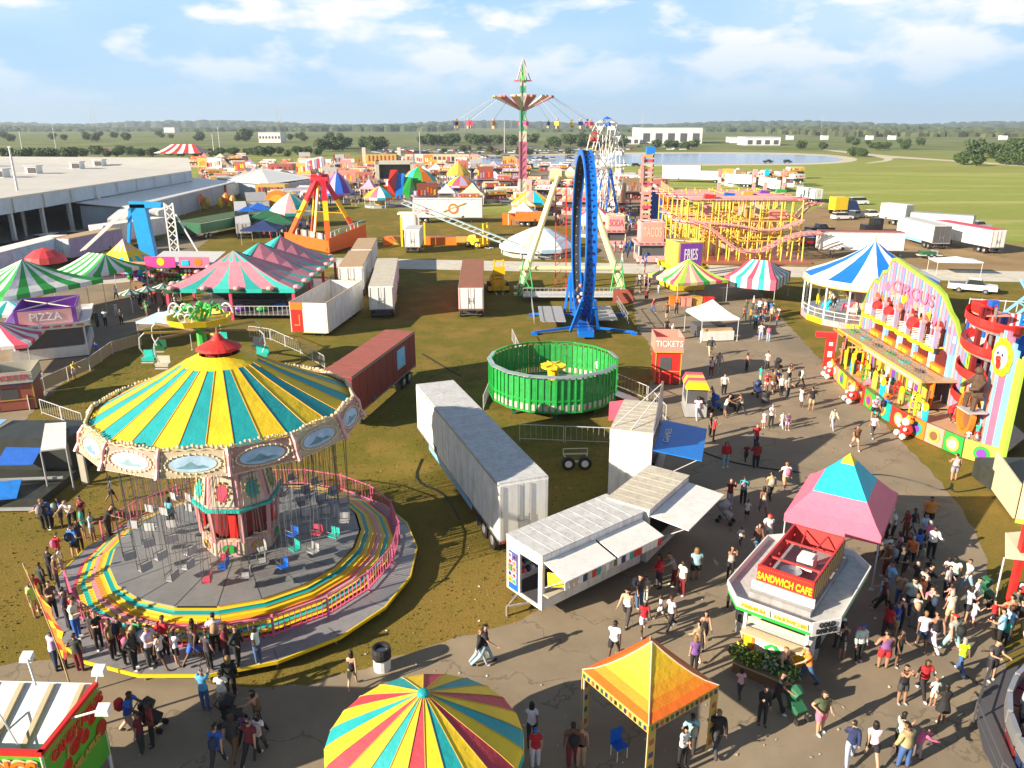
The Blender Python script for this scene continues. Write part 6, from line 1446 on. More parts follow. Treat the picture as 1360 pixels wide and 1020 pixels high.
# px, py(feet), top, bottom, pose, facing, kid, look
WALK = 'walk'
DATA = {
'on the bottom right path': [
 (1127,1014,'navy:l','palejeans','walk',160,0,0),(1156,1012,'white','black:s','walk2',170,0,0),(1190,998,'white','black','stand',100,0,0),(1199,1019,'tan:l','jeans','stand',200,0,0),(1217,1006,'pink:l','grey','lean',90,1,0),
 (1088,972,'olive','pink:s','hips',20,0,0),(1196,933,'black:n','charcoal:s','raise_',10,0,0),(1223,925,'red','black','walk',10,0,0),(1238,938,'white','palepink:s','stand',180,1,0),(1249,960,'black','black:k','stand',175,0,0),
 (1274,895,'hiviz','jeans','walk',190,0,0),(1262,868,'grey','palejeans','walk2',200,0,'cap'),(1314,902,'charcoal','black:s','phone',10,0,0)],
'at the right picture edge': [
 (1317,832,'red','black:s','walk',200,1,0),(1337,841,'rust:n','tan:s','walk',180,0,0),(1350,846,'black','tan:s','walk2',180,0,0),(1354,815,'lightblue','navy:s','stand',120,0,0),(1281,824,'white','black:s','stand',90,0,0),
 (1290,832,'white','lightgrey:s','stand',90,1,0),(1292,812,'white','maroon:s','stand',45,0,'cap'),(1259,809,'coral','coral:k','walk',180,1,0),(1263,782,'white','black:s','walk',175,0,'heavy'),(1256,772,'white','white','stand',180,1,0)],
'right of the sandwich stand': [
 (1222,862,'white','navy:s','walk2',160,0,0),(1238,864,'black:n','white','walk',190,0,0),(1190,884,'charcoal:n','black:s','stand',30,0,0),(1172,888,'purple:n','red:s','stand',180,0,'heavy'),(1139,878,'white:l','black','stand',10,0,'cap'),
 (1117,876,'black:n','charcoal:s','phone',180,0,0),(1112,862,'white','charcoal','stand',180,0,0),(1192,838,'black:n','black','stand',0,0,0),(1212,834,'lightgrey','grey','stand',160,0,0),(1234,828,'black:n','charcoal','stand',170,0,0),(1228,792,'black:l','black','stand',90,0,0)],
'shaded beside the pink tent': [
 (1179,792,'lightblue','palejeans','stand',-90,0,0),(1176,767,'brown','maroon','stand',-90,0,0),(1191,748,'palepink','charcoal','stand',-80,0,0),(1204,747,'maroon','black','cross',-90,0,0),(1216,742,'blue','black:s','stand',180,0,0),
 (1235,740,'white:l','black','cross',0,0,0),(1223,724,'lightblue','charcoal','phone',20,0,0),(1201,716,'darkred','brown','stand',-90,0,0),(1183,716,'white','black','stand',-90,0,'cap'),(1166,735,'maroon','black','stand',-100,0,0),(1214,790,'charcoal','black','stand',-70,0,0),(1199,770,'black','charcoal','stand',-120,0,0)],
'left of the pink tent': [
 (1042,650,'white','khaki:s','walk',180,0,0),(1022,664,'tan','black','walk',180,0,0),(1012,684,'beige:n','grey:s','walk2',180,0,0),(968,674,'maroon:l','palejeans','raise_',0,0,0),(986,670,'teal','black','phone',150,0,0),(991,692,'white','black:s','stand',150,1,0),
 (983,724,'white','charcoal','walk',180,2,0),(1005,735,'brown:l','jeans','walk',0,0,0),(1018,722,'white','lightgrey','walk2',0,0,'cap'),(969,768,'beige:n','black','raise_',0,0,0),(969,808,'white','black','stand',0,0,0)],
'near the blue awning panel': [
 (963,620,'red:l','palejeans','stand',0,0,0),(990,614,'maroon','black','walk',0,1,0),(1003,622,'darkred:l','black','stand',180,0,0),(1003,596,'red','navy','stand',20,0,0),(947,586,'red','brown','stand',90,0,0),(942,580,'charcoal','black','stand',60,0,0)],
'on the sunny open midway': [
 (1014,568,'white','palepink:k','stand',0,1,0),(1023,568,'white','black','stand',10,0,0),(1038,569,'white','white','walk',20,1,0),(1045,571,'purple','lilac:s','stand',10,1,0),(1105,571,'beige:l','palejeans','walk',10,0,0),
 (1063,541,'palepink','white:s','stand',90,0,0),(1077,545,'black','khaki:s','stand',180,0,0),(1135,597,'brown','khaki:s','walk2',0,0,0),(1158,581,'white','charcoal','walk',0,0,0),(1160,556,'lilac','black:s','stand',0,0,'cap'),(1173,557,'blue','khaki:s','stand',120,0,0)],
'in the midway stroller group': [
 (1045,529,'grey','charcoal','stand',20,0,0),(1037,526,'white:l','black','stand',10,0,0),(1031,520,'blue','black:s','stand',0,0,0),(1026,521,'brown','palepink:s','walk',0,0,0),(1017,521,'red','palepink:s','stand',0,0,0),(1009,512,'teal','khaki:s','stand',90,0,0),(1063,516,'white:l','black','walk',90,0,0),(1047,508,'white:n','charcoal','stand',30,0,0),(1018,492,'lightgrey','charcoal','walk',150,0,0),(991,494,'brown:n','black','stand',90,0,0)],
'near the red ticket booth': [
 (984,551,'beige:n','charcoal','push',-90,0,0),(962,554,'white:n','charcoal:s','lean',90,0,0),(961,524,'white','black','stand',0,0,0),(947,532,'lilac','navy:s','lean',-60,1,0),(926,556,'white','lightgrey','walk',0,0,0),(933,534,'maroon','black','stand',60,0,0),(944,500,'lightgrey','maroon:s','stand',0,0,0),(954,493,'grey','grey','walk',0,0,0),(943,473,'charcoal:l','khaki','walk',0,0,'cap'),
 (885,423,'brown','olive:s','walk',180,0,0),(898,419,'charcoal','black','walk2',180,0,0),(885,445,'black','black','stand',0,0,0),(893,452,'white','navy','stand',60,0,0)],
'beside the small white tent': [
 (1010,452,'white','palejeans','stand',180,0,0),(1020,454,'pink','palejeans','stand',170,0,0),(1003,437,'skyblue','black','stand',180,0,0),(1013,426,'teal','charcoal','stand',-90,0,0),(996,430,'orange','black','stand',90,0,0),(1008,418,'white','black','stand',120,0,0),(1024,428,'beige','brown','stand',0,0,0),(1000,412,'palepink','charcoal','stand',90,0,0),(1031,432,'red','jeans','stand',-50,1,0)],
'by the funhouse front': [
 (1266,638,'lightgrey:n','grey:s','stand',170,0,0),(1141,528,'red','black:s','walk',30,1,0),(1154,516,'white','charcoal','stand',90,0,0),(1160,512,'black:n','jeans','stand',60,0,0),(1168,520,'white','navy:s','stand',150,0,0)],
'behind the orange pop-up tent': [
 (815,873,'white','black:s','walk',160,0,0),(854,842,'red','white:s','walk',0,0,0),(832,828,'white:n','charcoal','walk2',-30,0,0),(877,824,'white','lightgrey:s','walk',-90,1,0),(890,837,'white','black','walk2',-60,0,0),(934,859,'black:n','black','walk',0,0,0),(926,876,'tan','lightgrey:s','walk',200,0,0),(921,893,'purple','black','stand',180,0,0),
 (923,770,'lightblue','black:s','stand',180,0,'heavy'),(905,790,'white','maroon','stand',-60,0,0),(875,780,'red:l','charcoal','stand',-90,0,0),(857,798,'grey','white','stand',0,1,0),(895,778,'grey','maroon','lean',-90,0,0),(848,806,'charcoal','jeans','stand',40,0,0)],
'right of the orange tent': [
 (982,926,'palepink','charcoal','walk',180,1,0),(1011,962,'black:l','black','stand',0,0,0),(951,1000,'black:l','charcoal','walk',180,0,0),(916,1004,'lightblue','charcoal','stand',180,0,0),(905,1018,'white','black','stand',30,0,0),(1038,907,'black:n','charcoal','stand',40,0,0),(1071,908,'orange','jeans','push',-90,0,0),(1030,944,'black','black','push',60,0,0)],
'between the two front tents': [
 (706,987,'white','black','walk',180,0,0),(711,1019,'red','white','stand',0,0,'cap'),(760,1018,'brown','maroon','stand',180,0,0),(771,1019,'brown:n','tan','stand',170,0,0)],
'by the white drum bin': [(469,914,'black:n','khaki:s','walk',180,0,0),(637,884,'black:l','palejeans','walk',100,0,0),(643,882,'black','palejeans','walk2',100,0,0)],
'in front of swing ride': [
 (274,944,'skyblue','jeans','raise_',180,0,0),(298,944,'white','khaki:s','stand',180,0,0),(308,924,'black:l','black','stand',190,0,0),(345,968,'brown:n','black','push',-100,0,0),(326,988,'purple','black','walk',170,1,0),(347,1003,'white','charcoal','walk',180,0,0),(291,1022,'blue','charcoal','walk',180,0,'cap'),(175,976,'blue','khaki','push',90,0,0),(335,1012,'maroon','black','walk',170,0,0),(312,1006,'charcoal','brown','walk2',175,0,0)],
'behind the candy stand': [(75,890,'lilac','navy','stand',150,0,0),(86,888,'yellow','charcoal','stand',170,1,0),(107,892,'charcoal','maroon','stand',180,0,0),(205,990,'darkred','black','stand',-60,0,0),(190,1000,'maroon','charcoal','stand',-90,0,0)],
'in shade left of swings': [(61,704,'charcoal','black','stand',180,0,0),(71,702,'blue','black','lean',-90,0,0),(84,700,'blue','charcoal:s','stand',-60,0,0),(98,700,'white','black','lean',0,0,0),(112,698,'maroon','charcoal','stand',-30,0,0),(36,596,'white:n','beige','walk',180,0,0),(150,668,'white','black:s','walk',120,0,0)],
'on the left midway': [(155,398,'white','black','walk',180,0,0),(141,433,'white','black','stand',0,0,0),(155,420,'white','lightgrey','stand',60,0,0),(162,431,'charcoal','black','stand',0,0,0),(124,434,'olive','khaki','stand',60,0,0),(130,435,'navy','charcoal','stand',90,0,0),(118,440,'beige','khaki','stand',-60,0,0),(99,466,'olive:l','black','walk',180,0,0),(116,465,'coral','maroon','walk',60,1,0),(130,477,'blue','rust:s','stand',180,0,0),(99,504,'yellow','white:s','lean',60,0,0),(55,516,'blue','white:s','stand',90,0,0)],
}
Q1 = [(152,874,'tan:n','black'),(163,868,'charcoal','black'),(171,884,'red','black'),(180,888,'charcoal:l','black'),(202,884,'lilac','charcoal'),(216,888,'white','black:s'),(236,884,'white','black:s'),(260,882,'black:n','blue:s'),(279,890,'charcoal','black'),(290,864,'white','black'),(302,882,'maroon','charcoal'),(317,896,'black:l','black'),(345,893,'white','jeans'),(262,868,'brown','black:s'),(225,866,'red','black'),(190,866,'green','brown')]
Q2 = [(113,716,'teal','khaki:s'),(125,720,'lightblue','grey:s'),(108,732,'navy','black'),(101,740,'blue','black:s'),(80,748,'red','charcoal:s'),(83,758,'white','grey'),(70,772,'black','black'),(68,790,'charcoal:l','black'),(76,812,'lime','khaki:s'),(87,802,'red','maroon'),(73,822,'brown','black'),(92,836,'navy','charcoal'),(110,832,'red','black'),(104,846,'white','blue'),(124,850,'charcoal','brown'),(133,862,'black','black'),(96,822,'maroon','black'),(88,782,'brown','charcoal')]
for place, rows in DATA.items():
    for (px, py, top, bot, pose, fc, kid, look) in rows:
        person(G(px, py), top, bot, pose, F_(fc), kid, None, place, look or None)
def on_walk(p):
    a = Vector((p.x+12.9, p.y-33.2))
    if a.length < 7.8: a = a.normalized()*7.8
    b = Vector((a.x-.25, a.y+.85))
    if b.length > 7.85: b = b.normalized()*7.85
    return Vector((b.x+.25-12.9, b.y-.85+33.2, .5))
for px, py, top, bot in Q1:
    person(on_walk(G(px, py, .5)), top, bot, PR.choice(['stand', 'phone', 'cross', 'hips', 'walk']), F_(PR.choice([150, 200, 80, 100, -80])), 0, None, 'on the swing ride walkway', None, z=.5)
for i, (px, py, top, bot) in enumerate(Q2):
    zz = .5 if i > 6 else 0
    p = G(px, py, zz)
    w_ = Vector((p.x+12.65, p.y-32.35))
    if w_.length < 8.2 and i > 9: zz = .5; p = on_walk(p)
    else:
        zz = 0; p = G(px, py); w_ = Vector((p.x+12.65, p.y-32.35))
        if w_.length < 8.5: w_ = w_.normalized()*8.5; p = Vector((w_.x-12.65, w_.y+32.35, 0))
    person(p, top, bot, PR.choice(['stand', 'phone', 'cross', 'hips']), F_(PR.choice([120, 160, 90, 60])), 1 if i in (5, 14) else 0, None, 'in the left swing queue', None, z=zz)
person(G(229, 702, 1.2), 'skyblue', 'charcoal', 'stand', F_(170), 0, None, 'on the swing ride deck', z=1.2)
person(on_walk(G(158, 712, .5)), 'black', 'black', 'lean', F_(90), 0, None, 'leaning on pink swing fence', z=.5)
for i, (px, py, c, b_) in enumerate(((773, 484, 'white', 'khaki'), (785, 490, 'teal', 'charcoal'), (722, 478, 'maroon', 'black'), (752, 480, 'tan', 'charcoal'), (793, 498, 'white', 'grey'))):
    person(G(px, py+4, .8), c, b_, 'stand', F_(180 if i % 2 else 0), 0, None, 'inside the green drum ride', z=.8)
for px, py, c, b_, kid in ((1224, 530, 'pink', 'white', 0), (1229, 534, 'pink', 'pink', 1), (1296, 585, 'teal', 'red:s', 1), (1262, 560, 'red', 'black', 1), (1284, 590, 'white', 'grey', 2), (1270, 566, 'black', 'charcoal', 0), (1180, 500, 'white', 'navy', 1)):
    person(G(px, py, .85), c, b_, 'walk', F_(PR.choice([0, 90, -60])), kid, None, 'on the funhouse deck', z=.85)
# ---- looser crowds further off, individual people again
TOPS = ['white', 'white', 'black', 'charcoal', 'red', 'blue', 'navy', 'grey', 'lightblue', 'maroon', 'tan', 'green', 'pink', 'yellow', 'beige', 'brown', 'teal', 'olive', 'lightgrey', 'orange']
BOTS = ['black', 'charcoal', 'jeans', 'khaki:s', 'black:s', 'grey:s', 'navy', 'palejeans', 'brown']
def crowd(n, poly, place, z=0, poses=('stand', 'walk', 'walk2', 'phone', 'cross')):
    xs = [p[0] for p in poly]; ys = [p[1] for p in poly]; k = 0
    while k < n:
        x, y = PR.uniform(min(xs), max(xs)), PR.uniform(min(ys), max(ys)); ins = False
        for (x0, y0), (x1, y1) in zip(poly, poly[1:]+poly[:1]):
            if (y0 > y) != (y1 > y) and x < (x1-x0)*(y-y0)/(y1-y0)+x0: ins = not ins
        if not ins: continue
        k += 1
        person(G(x, y, z), PR.choice(TOPS), PR.choice(BOTS), PR.choice(poses), F_(PR.uniform(-180, 180)), 1 if PR.random() < .15 else 0, None, place, None, z=z, low=True)
crowd(34, [(176, 374), (236, 392), (245, 412), (214, 430), (172, 415), (168, 390)], 'in the dense left crowd')
crowd(14, [(845, 350), (872, 348), (878, 372), (872, 420), (850, 400)], 'left of the yellow stand')
crowd(10, [(985, 412), (1030, 416), (1038, 432), (1000, 440), (985, 425)], 'queuing by the small tents')
crowd(16, [(1120, 800), (1210, 790), (1345, 780), (1350, 870), (1290, 850), (1150, 866)], 'on the crowded right path')
crowd(9, [(1172, 690), (1240, 690), (1240, 790), (1172, 790)], 'in the pink tent shade')
# ============================================================ trees
def tree_proto(seed, kind='round'):
    rr = random.Random(seed); mb = MB('bark', 'plain'); h = 5.5
    mb.tube([(0, 0, 0), (.05, 0, 1.2), (.1, .05, 2.6)], [.22, .17, .12], 6)
    limbs = []
    for k in range(6):
        a = k*1.05+rr.random(); e = (1.6*cos(a)*rr.uniform(.6, 1), 1.6*sin(a)*rr.uniform(.6, 1), 3.4+rr.random()*1.2); limbs.append(e)
        mb.tube([(.08, .04, 1.6+k*.15), (e[0]*.5, e[1]*.5, 2.7), e], [.1, .07, .03], 5)
    tr = mb.mesh('trunk')
    lf = MB()
    c1 = mat('leaf_a', (.045, .085, .022), .8, .2); c2 = mat('leaf_b', (.07, .12, .03), .8, .2); c3 = mat('leaf_c', (.03, .06, .018), .8, .2)
    for e in limbs+[(0, 0, 4.6), (.8, -.5, 2.6), (-.9, .5, 2.6), (.1, .8, 3.4)]:
        r = rr.uniform(1.0, 1.45)
        for k in range(85):
            q = Vector((rr.gauss(0, 1), rr.gauss(0, 1), rr.gauss(0, 1))).normalized()*r*rr.uniform(.55, 1.08); p = Vector(e)+Vector((q.x*1.15, q.y*1.15, q.z*1.1-1.0))
            d = (q.normalized()+Vector((rr.gauss(0, .5), rr.gauss(0, .5), rr.gauss(0, .5)))).normalized(); u = d.orthogonal().normalized()*rr.uniform(.14, .32); v = d.cross(u).normalized()*rr.uniform(.12, .28)
            lf.m([c1, c2, c3][rr.randrange(3)]).add([p-u-v, p+u-v, p+u*.8+v, p-u*.9+v], [(0, 1, 2, 3)])
    return tr, lf.mesh('crown')
TP = [tree_proto(i) for i in range(5)]
def add_tree(x, y, s, i, label, group, wide=1.2):
    t = bpy.data.objects.new('tree', None); COL.objects.link(t); t.location = (x, y, 0); t.scale = (s*wide, s*wide, s); t.rotation_euler.z = i*2.4; t.empty_display_size = .3
    for nm, me in zip(('trunk', 'crown'), TP[i % 5]):
        o = bpy.data.objects.new(nm, me); COL.objects.link(o); o.parent = t
    t['label'] = label; t['category'] = 'tree'; t['group'] = group; THINGS.append(t)
TR = random.Random(31)
def trees(n, x0, x1, y0, y1, s0, s1, label, group, even=False):
    for k in range(n):
        px = x0+(x1-x0)*(k+.5+TR.uniform(-.4, .4))/n if even else TR.uniform(x0, x1)
        g = G(px, TR.uniform(y0, y1)); add_tree(g.x, g.y, TR.uniform(s0, s1), TR.randrange(100), label, group)
trees(34, 100, 425, 205, 209, .9, 1.4, 'round dark green tree in the row behind the fair on the left', 'row of round trees beyond the hall', True)
trees(10, 10, 120, 212, 217, 1.2, 1.7, 'dark green tree behind the long hall roof', 'trees behind the long hall')
trees(16, 425, 530, 196, 202, 1.6, 2.3, 'dark tree in the clump left of the far parking lot', 'trees left of the parking lot')
trees(24, 560, 650, 189, 194, 1.6, 2.4, 'dark tree in the thick clump behind the parked cars', 'trees behind the parked cars')
trees(24, 650, 830, 189, 197, 1.5, 2.4, 'grey green tree above the parked cars around the tower', 'trees around the far car park')
trees(12, 480, 800, 198, 207, .7, 1.2, 'small tree among the far parked cars', 'trees in the far car park')
trees(8, 865, 925, 196, 199, 1.2, 1.8, 'small tree standing in front of the white warehouse', 'trees before the white warehouse')
trees(5, 1130, 1160, 207, 210, .8, 1.3, 'low bush at the end of the lake by the sandy track', 'bushes at the lake end')
trees(16, 1285, 1370, 198, 213, 1.5, 2.6, 'big dark tree at the right edge of the field', 'trees at the right of the field')
trees(9, 1275, 1360, 214, 221, 1.0, 1.5, 'bush along the sandy track at the right', 'bushes along the sandy track')
trees(12, 1040, 1260, 191, 200, 1.0, 1.7, 'lone small tree in the field beyond the lake', 'lone trees beyond the lake')
trees(30, 0, 470, 181, 189, 1.1, 2.2, 'distant tree in the flat fields on the left', 'scattered far trees on the left')
trees(2, 318, 330, 187, 188, 2.6, 3.4, 'large dark tree beside the far office building', 'large trees by the far office building')
trees(3, 808, 815, 168, 169, 6, 8, 'tall lone tree rising above the far woods', 'lone tall trees above the far woods')
# far woods : belts of forest, each one mass
def wood(name, label, x0, x1, y, depth, h0, h1, seed, n, rgb, step=18):
    rr = random.Random(seed); m1 = mat('wood_%s_a' % name, rgb, .9, .25, scale=.02); m2 = mat('wood_%s_b' % name, tuple(c*1.35 for c in rgb), .9, .25, scale=.02); mb = MB()
    for k in range(n):
        x = rr.uniform(x0, x1); yy = y+rr.uniform(0, depth); h = rr.uniform(h0, h1)*(1+.35*sin(x*.004+seed)); r = rr.uniform(.7, 1.3)*step
        mb.m(m1 if rr.random() < .6 else m2)
        a0 = rr.random()*6; k5 = 6; P0 = [(x+r*cos(a0+2*pi*i/k5), yy+r*.6*sin(a0+2*pi*i/k5), 0) for i in range(k5)]; P1 = [(x+r*.95*cos(a0+2*pi*i/k5), yy+r*.6*sin(a0+2*pi*i/k5), h*rr.uniform(.55, .85)) for i in range(k5)]; P2 = [(x+r*.45*cos(a0+2*pi*i/k5), yy+r*.3*sin(a0+2*pi*i/k5), h*rr.uniform(.85, 1)) for i in range(k5)]
        mb.add(P0+P1+P2, [(i, (i+1) % k5, k5+(i+1) % k5, k5+i) for i in range(k5)]+[(k5+i, k5+(i+1) % k5, 2*k5+(i+1) % k5, 2*k5+i) for i in range(k5)]+[tuple(range(2*k5, 3*k5))])
    o = mb.build('far_wood'); tag(o, label, 'woods', None, 'stuff')
wood('a', 'pale trunked belt of woods across the far right fields', 560, 2000, 1350, 500, 9, 15, 1, 1500, (.06, .075, .03), 9)
wood('b', 'long dark line of woods along the horizon', -4500, 4500, 4200, 900, 20, 33, 2, 2600, (.03, .055, .025), 30)
wood('c', 'nearer dark belt of woods on the left horizon', -2600, -200, 2300, 700, 9, 15, 3, 1600, (.035, .06, .025), 13)
wood('d', 'middle belt of scrub woods beyond the white warehouse', 60, 1900, 2200, 900, 8, 13, 4, 1700, (.045, .07, .028), 13)
# trunks of the pale belt
# ============================================================ far buildings
def building(label, px0, px1, py, h, depth, wall='white', roof='lightgrey', bays=0, name='far_building', cat='building', stripe=None, rz=0):
    a, b = G(px0, py), G(px1, py); L = b.x-a.x
    t = thing(name, label, cat, ((a.x+b.x)/2, a.y+depth/2, 0), rz)
    mb = MB(wall); mb.box(0, 0, 0, L, depth, h); mb.build('wall', t)
    MB(roof).box(0, 0, h, L+.6, depth+.6, .5).build('roof', t)
    for k in range(bays):
        mb = MB('darkgrey'); mb.box(-L/2+L*(k+.5)/bays, -depth/2-.1, h*.12 if not stripe else h*.4, L/bays*.55, .2, h*.55 if not stripe else h*.25); mb.build('window' if stripe else 'bay_door', t)
building('long white warehouse beyond the lake', 850, 932, 190.5, 16, 60, bays=5)
building('low white sheds left of the long white warehouse', 822, 849, 191.5, 7, 30, bays=3)
building('white depot with dark bay doors right of the warehouse', 990, 1036, 193, 7.5, 30, bays=4)
building('white three-storey office building among the left fields', 344, 373, 189.5, 11, 24, bays=7, stripe=True)
building('small white shed between warehouse and depot', 968, 980, 190, 6, 14)
for k, (x, lab) in enumerate(((1046, 'first white shed at the foot of the pale woods'), (1092, 'second white shed at the foot of the pale woods'), (1152, 'third white shed at the foot of the pale woods'), (1182, 'fourth white shed at the foot of the pale woods'), (1330, 'white shed at the far right of the pale woods'))): building(lab, x, x+8, 185.5, 5, 8)
building('small white buildings on the left horizon', 218, 232, 176, 12, 30)
# ============================================================ exhibition hall on the left
def hall():
    t = thing('exhibition_hall', 'long low exhibition hall with a pale roof and open dark bays', 'hall', (-85, 160, 0), 0)
    RF = mat('hall_roof', (.62, .6, .54), .55, .1, scale=.15, grime=.2); WL = mat('hall_wall', (.5, .6, .68), .6, .12, scale=.3, grime=.3)
    A, B, C, D = (0, -75, 8.0), (-.4, 56, 8.0), (-12, 84, 10.2), (-110, 84, 10.8); E_ = (-110, -75, 10.8)
    mb = MB(RF); mb.slab([A, B, C, D, E_], (0, 0, .3)); 
    for k in range(26): y = -70+k*5; mb.box(-30, y, 8.55+.0, .001, .001, .001) if 0 else None
    rf = mb.build('roof', t)
    mb = MB(WL); mb.slab([(-.2, -75, 5.6), (-.5, 56, 5.6), (-.5, 56, 8), (-.2, -75, 8)], (-.3, 0, 0)).slab([(-.5, 56, 0), (-12, 83, 0), (-12, 83, 10.1), (-.5, 56, 8)], (-.3, 0, 0)); 
    for k in range(14): y = -70+k*9.3; mb.m('offwhite').box(-.1, y, 5.6, .15, .2, 2.4)
    mb.build('fascia', t)
    MB('darkgrey').box(-24, -10, 0, .5, 130, 8.4).build('back_wall', t)
    MB('grey').box(-12, -10, .02, 24, 130, .1).build('hall_floor', t)
    for k in range(12): MB('lightgrey').box(-1, -70+k*9.3, 0, .6, .6, 5.7).build('column', t)
    for k in range(7): MB('lightgrey').box(-12, -66+k*16, 0, .5, .5, 6.5).build('inner_column', t)
    rr = random.Random(6)
    for k in range(13):
        y = -35+(k//2)*17+rr.uniform(-3, 3); x = -25-(k % 2)*26-rr.uniform(0, 5)
        z = 8.3-x*.023
        mb = MB('white'); mb.box(x, y, z, 2.6, 2.6, 1.7).m('darkgrey').box(x+.2, y-1.35, z+.2, 1.8, .1, 1.2).m('lightgrey').box(x, y, z+1.7, 3.0, 3.0, .2); mb.build('roof_vent', rf)
    t = thing('hall_annex', 'pale blue-walled annex with a low white roof beside the long hall', 'building', (-80, 195, 0), 0)
    WB = mat('annex_wall', (.4, .47, .56), .6, .1, scale=.4)
    mb = MB(WB); mb.hexa([(-6, -36, 0), (4, -36, 0), (2, 30, 0), (-10, 30, 0), (-6, -36, 4.6), (4, -36, 4.2), (2, 30, 4.6), (-10, 30, 5)]); mb.build('wall', t)
    mb = MB('white'); mb.slab([(-6.2, -37, 5.2), (4.6, -37, 4.2), (2.6, 31, 4.6), (-10, 31, 5.6)], (0, 0, .25)); mb.build('roof', t)
    mb = MB('royal'); mb.slab([(-14, -20, 6.3), (-6, -36, 5.4), (-9.8, 30, 5.7), (-12, 30, 6.6)], (0, 0, .2)); mb.build('blue_lower_roof', t)
    for k in range(6): MB('offwhite').box(4.1-.03*k*10*.3, -30+k*10, 0, .12, .3, 4.2).build('wall_rib', t)
    t = thing('market_tent', 'white gabled tent hall with blue-grey side between annex and far stalls', 'tent', (-70, 238, 0), 0)
    mb = MB('white'); mb.slab([(-14, -8, 4.5), (2, -12, 4.0), (8, 14, 4.0), (-8, 14, 7)], (0, 0, .2)); mb.m(WB).slab([(-14, -8, 0), (6, -12, 0), (6, -12, 4), (-14, -8, 5.5)], (0, .3, 0)); mb.build('roof', t)
    MB(WB).slab([(6, -12, 0), (9, 14, 0), (9, 14, 4), (6, -12, 4)], (-.3, 0, 0)).build('wall', t)
hall()
p = G(236, 219); tent('striped_tent', 'red and white striped tent roof showing over the end of the hall', 'tent', (p.x, p.y+10), 12, 9, 0, 6, 10, lambda f, i, j: 'red' if i % 2 else 'white', rl=6, rows=3, ncol=8, legs=False)
# light poles and masts
def pole(px, py, h, label, lamp=False, r=.12):
    g = G(px, py); t = thing('light_pole', label, 'pole', (g.x, g.y, 0), 0)
    MB('lightgrey').cyl((0, 0, 0), (0, 0, h), r*1.3, r*.8, n=6).build('pole', t)
    mb = MB('white', 'clean')
    if lamp:
        for s in (-.7, .7): mb.beam((s, 0, h-.2), (s*.2, 0, h), .1).box(s, 0, h-.6, .55, .3, .45).box(s*.8, 0, h-1.5, .55, .3, .45)
    else: mb.box(0, 0, h, .5, .3, .15)
    mb.build('lamp_head', t)
pole(35, 314, 16, 'tall grey pole standing on the grass in front of the long hall', r=.22)
pole(133, 300, 6, 'floodlight mast with four white lamps in front of the hall bays', True)
for k, (x, y, h, lab) in enumerate(((62, 288, 4, 'short'),)): pass
for x, y, h, lab in ((75, 200, 20, 'thin light pole in the fields at the far left'), (33, 216, 16, 'thin light pole behind the left end of the hall'), (293, 205, 18, 'thin light pole behind the row of round trees'), (285, 209, 14, 'thin light pole between the round trees'), (558, 204, 15, 'thin light pole left of the far parked cars'), (670, 203, 22, 'thin light pole just left of the swing tower'), (1090, 176, 45, 'thin mast above the far right woods'), (852, 181, 40, 'thin mast behind the warehouse'), (980, 172, 70, 'thin tall mast on the right horizon'), (617, 172, 60, 'thin mast on the horizon left of the tower')): pole(x, y, h, lab, r=.25)
for x, lab in ((125, 'left'), (371, 'right')):
    g = G(x, 170); t = thing('power_pylon', 'distant lattice pylon on the horizon, the %s one of two' % lab, 'pylon', (g.x, g.y, 0))
    mb = MB('steel'); H_ = 120
    for s in (-1, 1): mb.beam((s*14, 0, 0), (s*6, 0, H_), 2.4)
    for z in (30, 60, 90, 118): mb.beam((-16, 0, z), (16, 0, z), 1.6)
    mb.build('lattice', t)

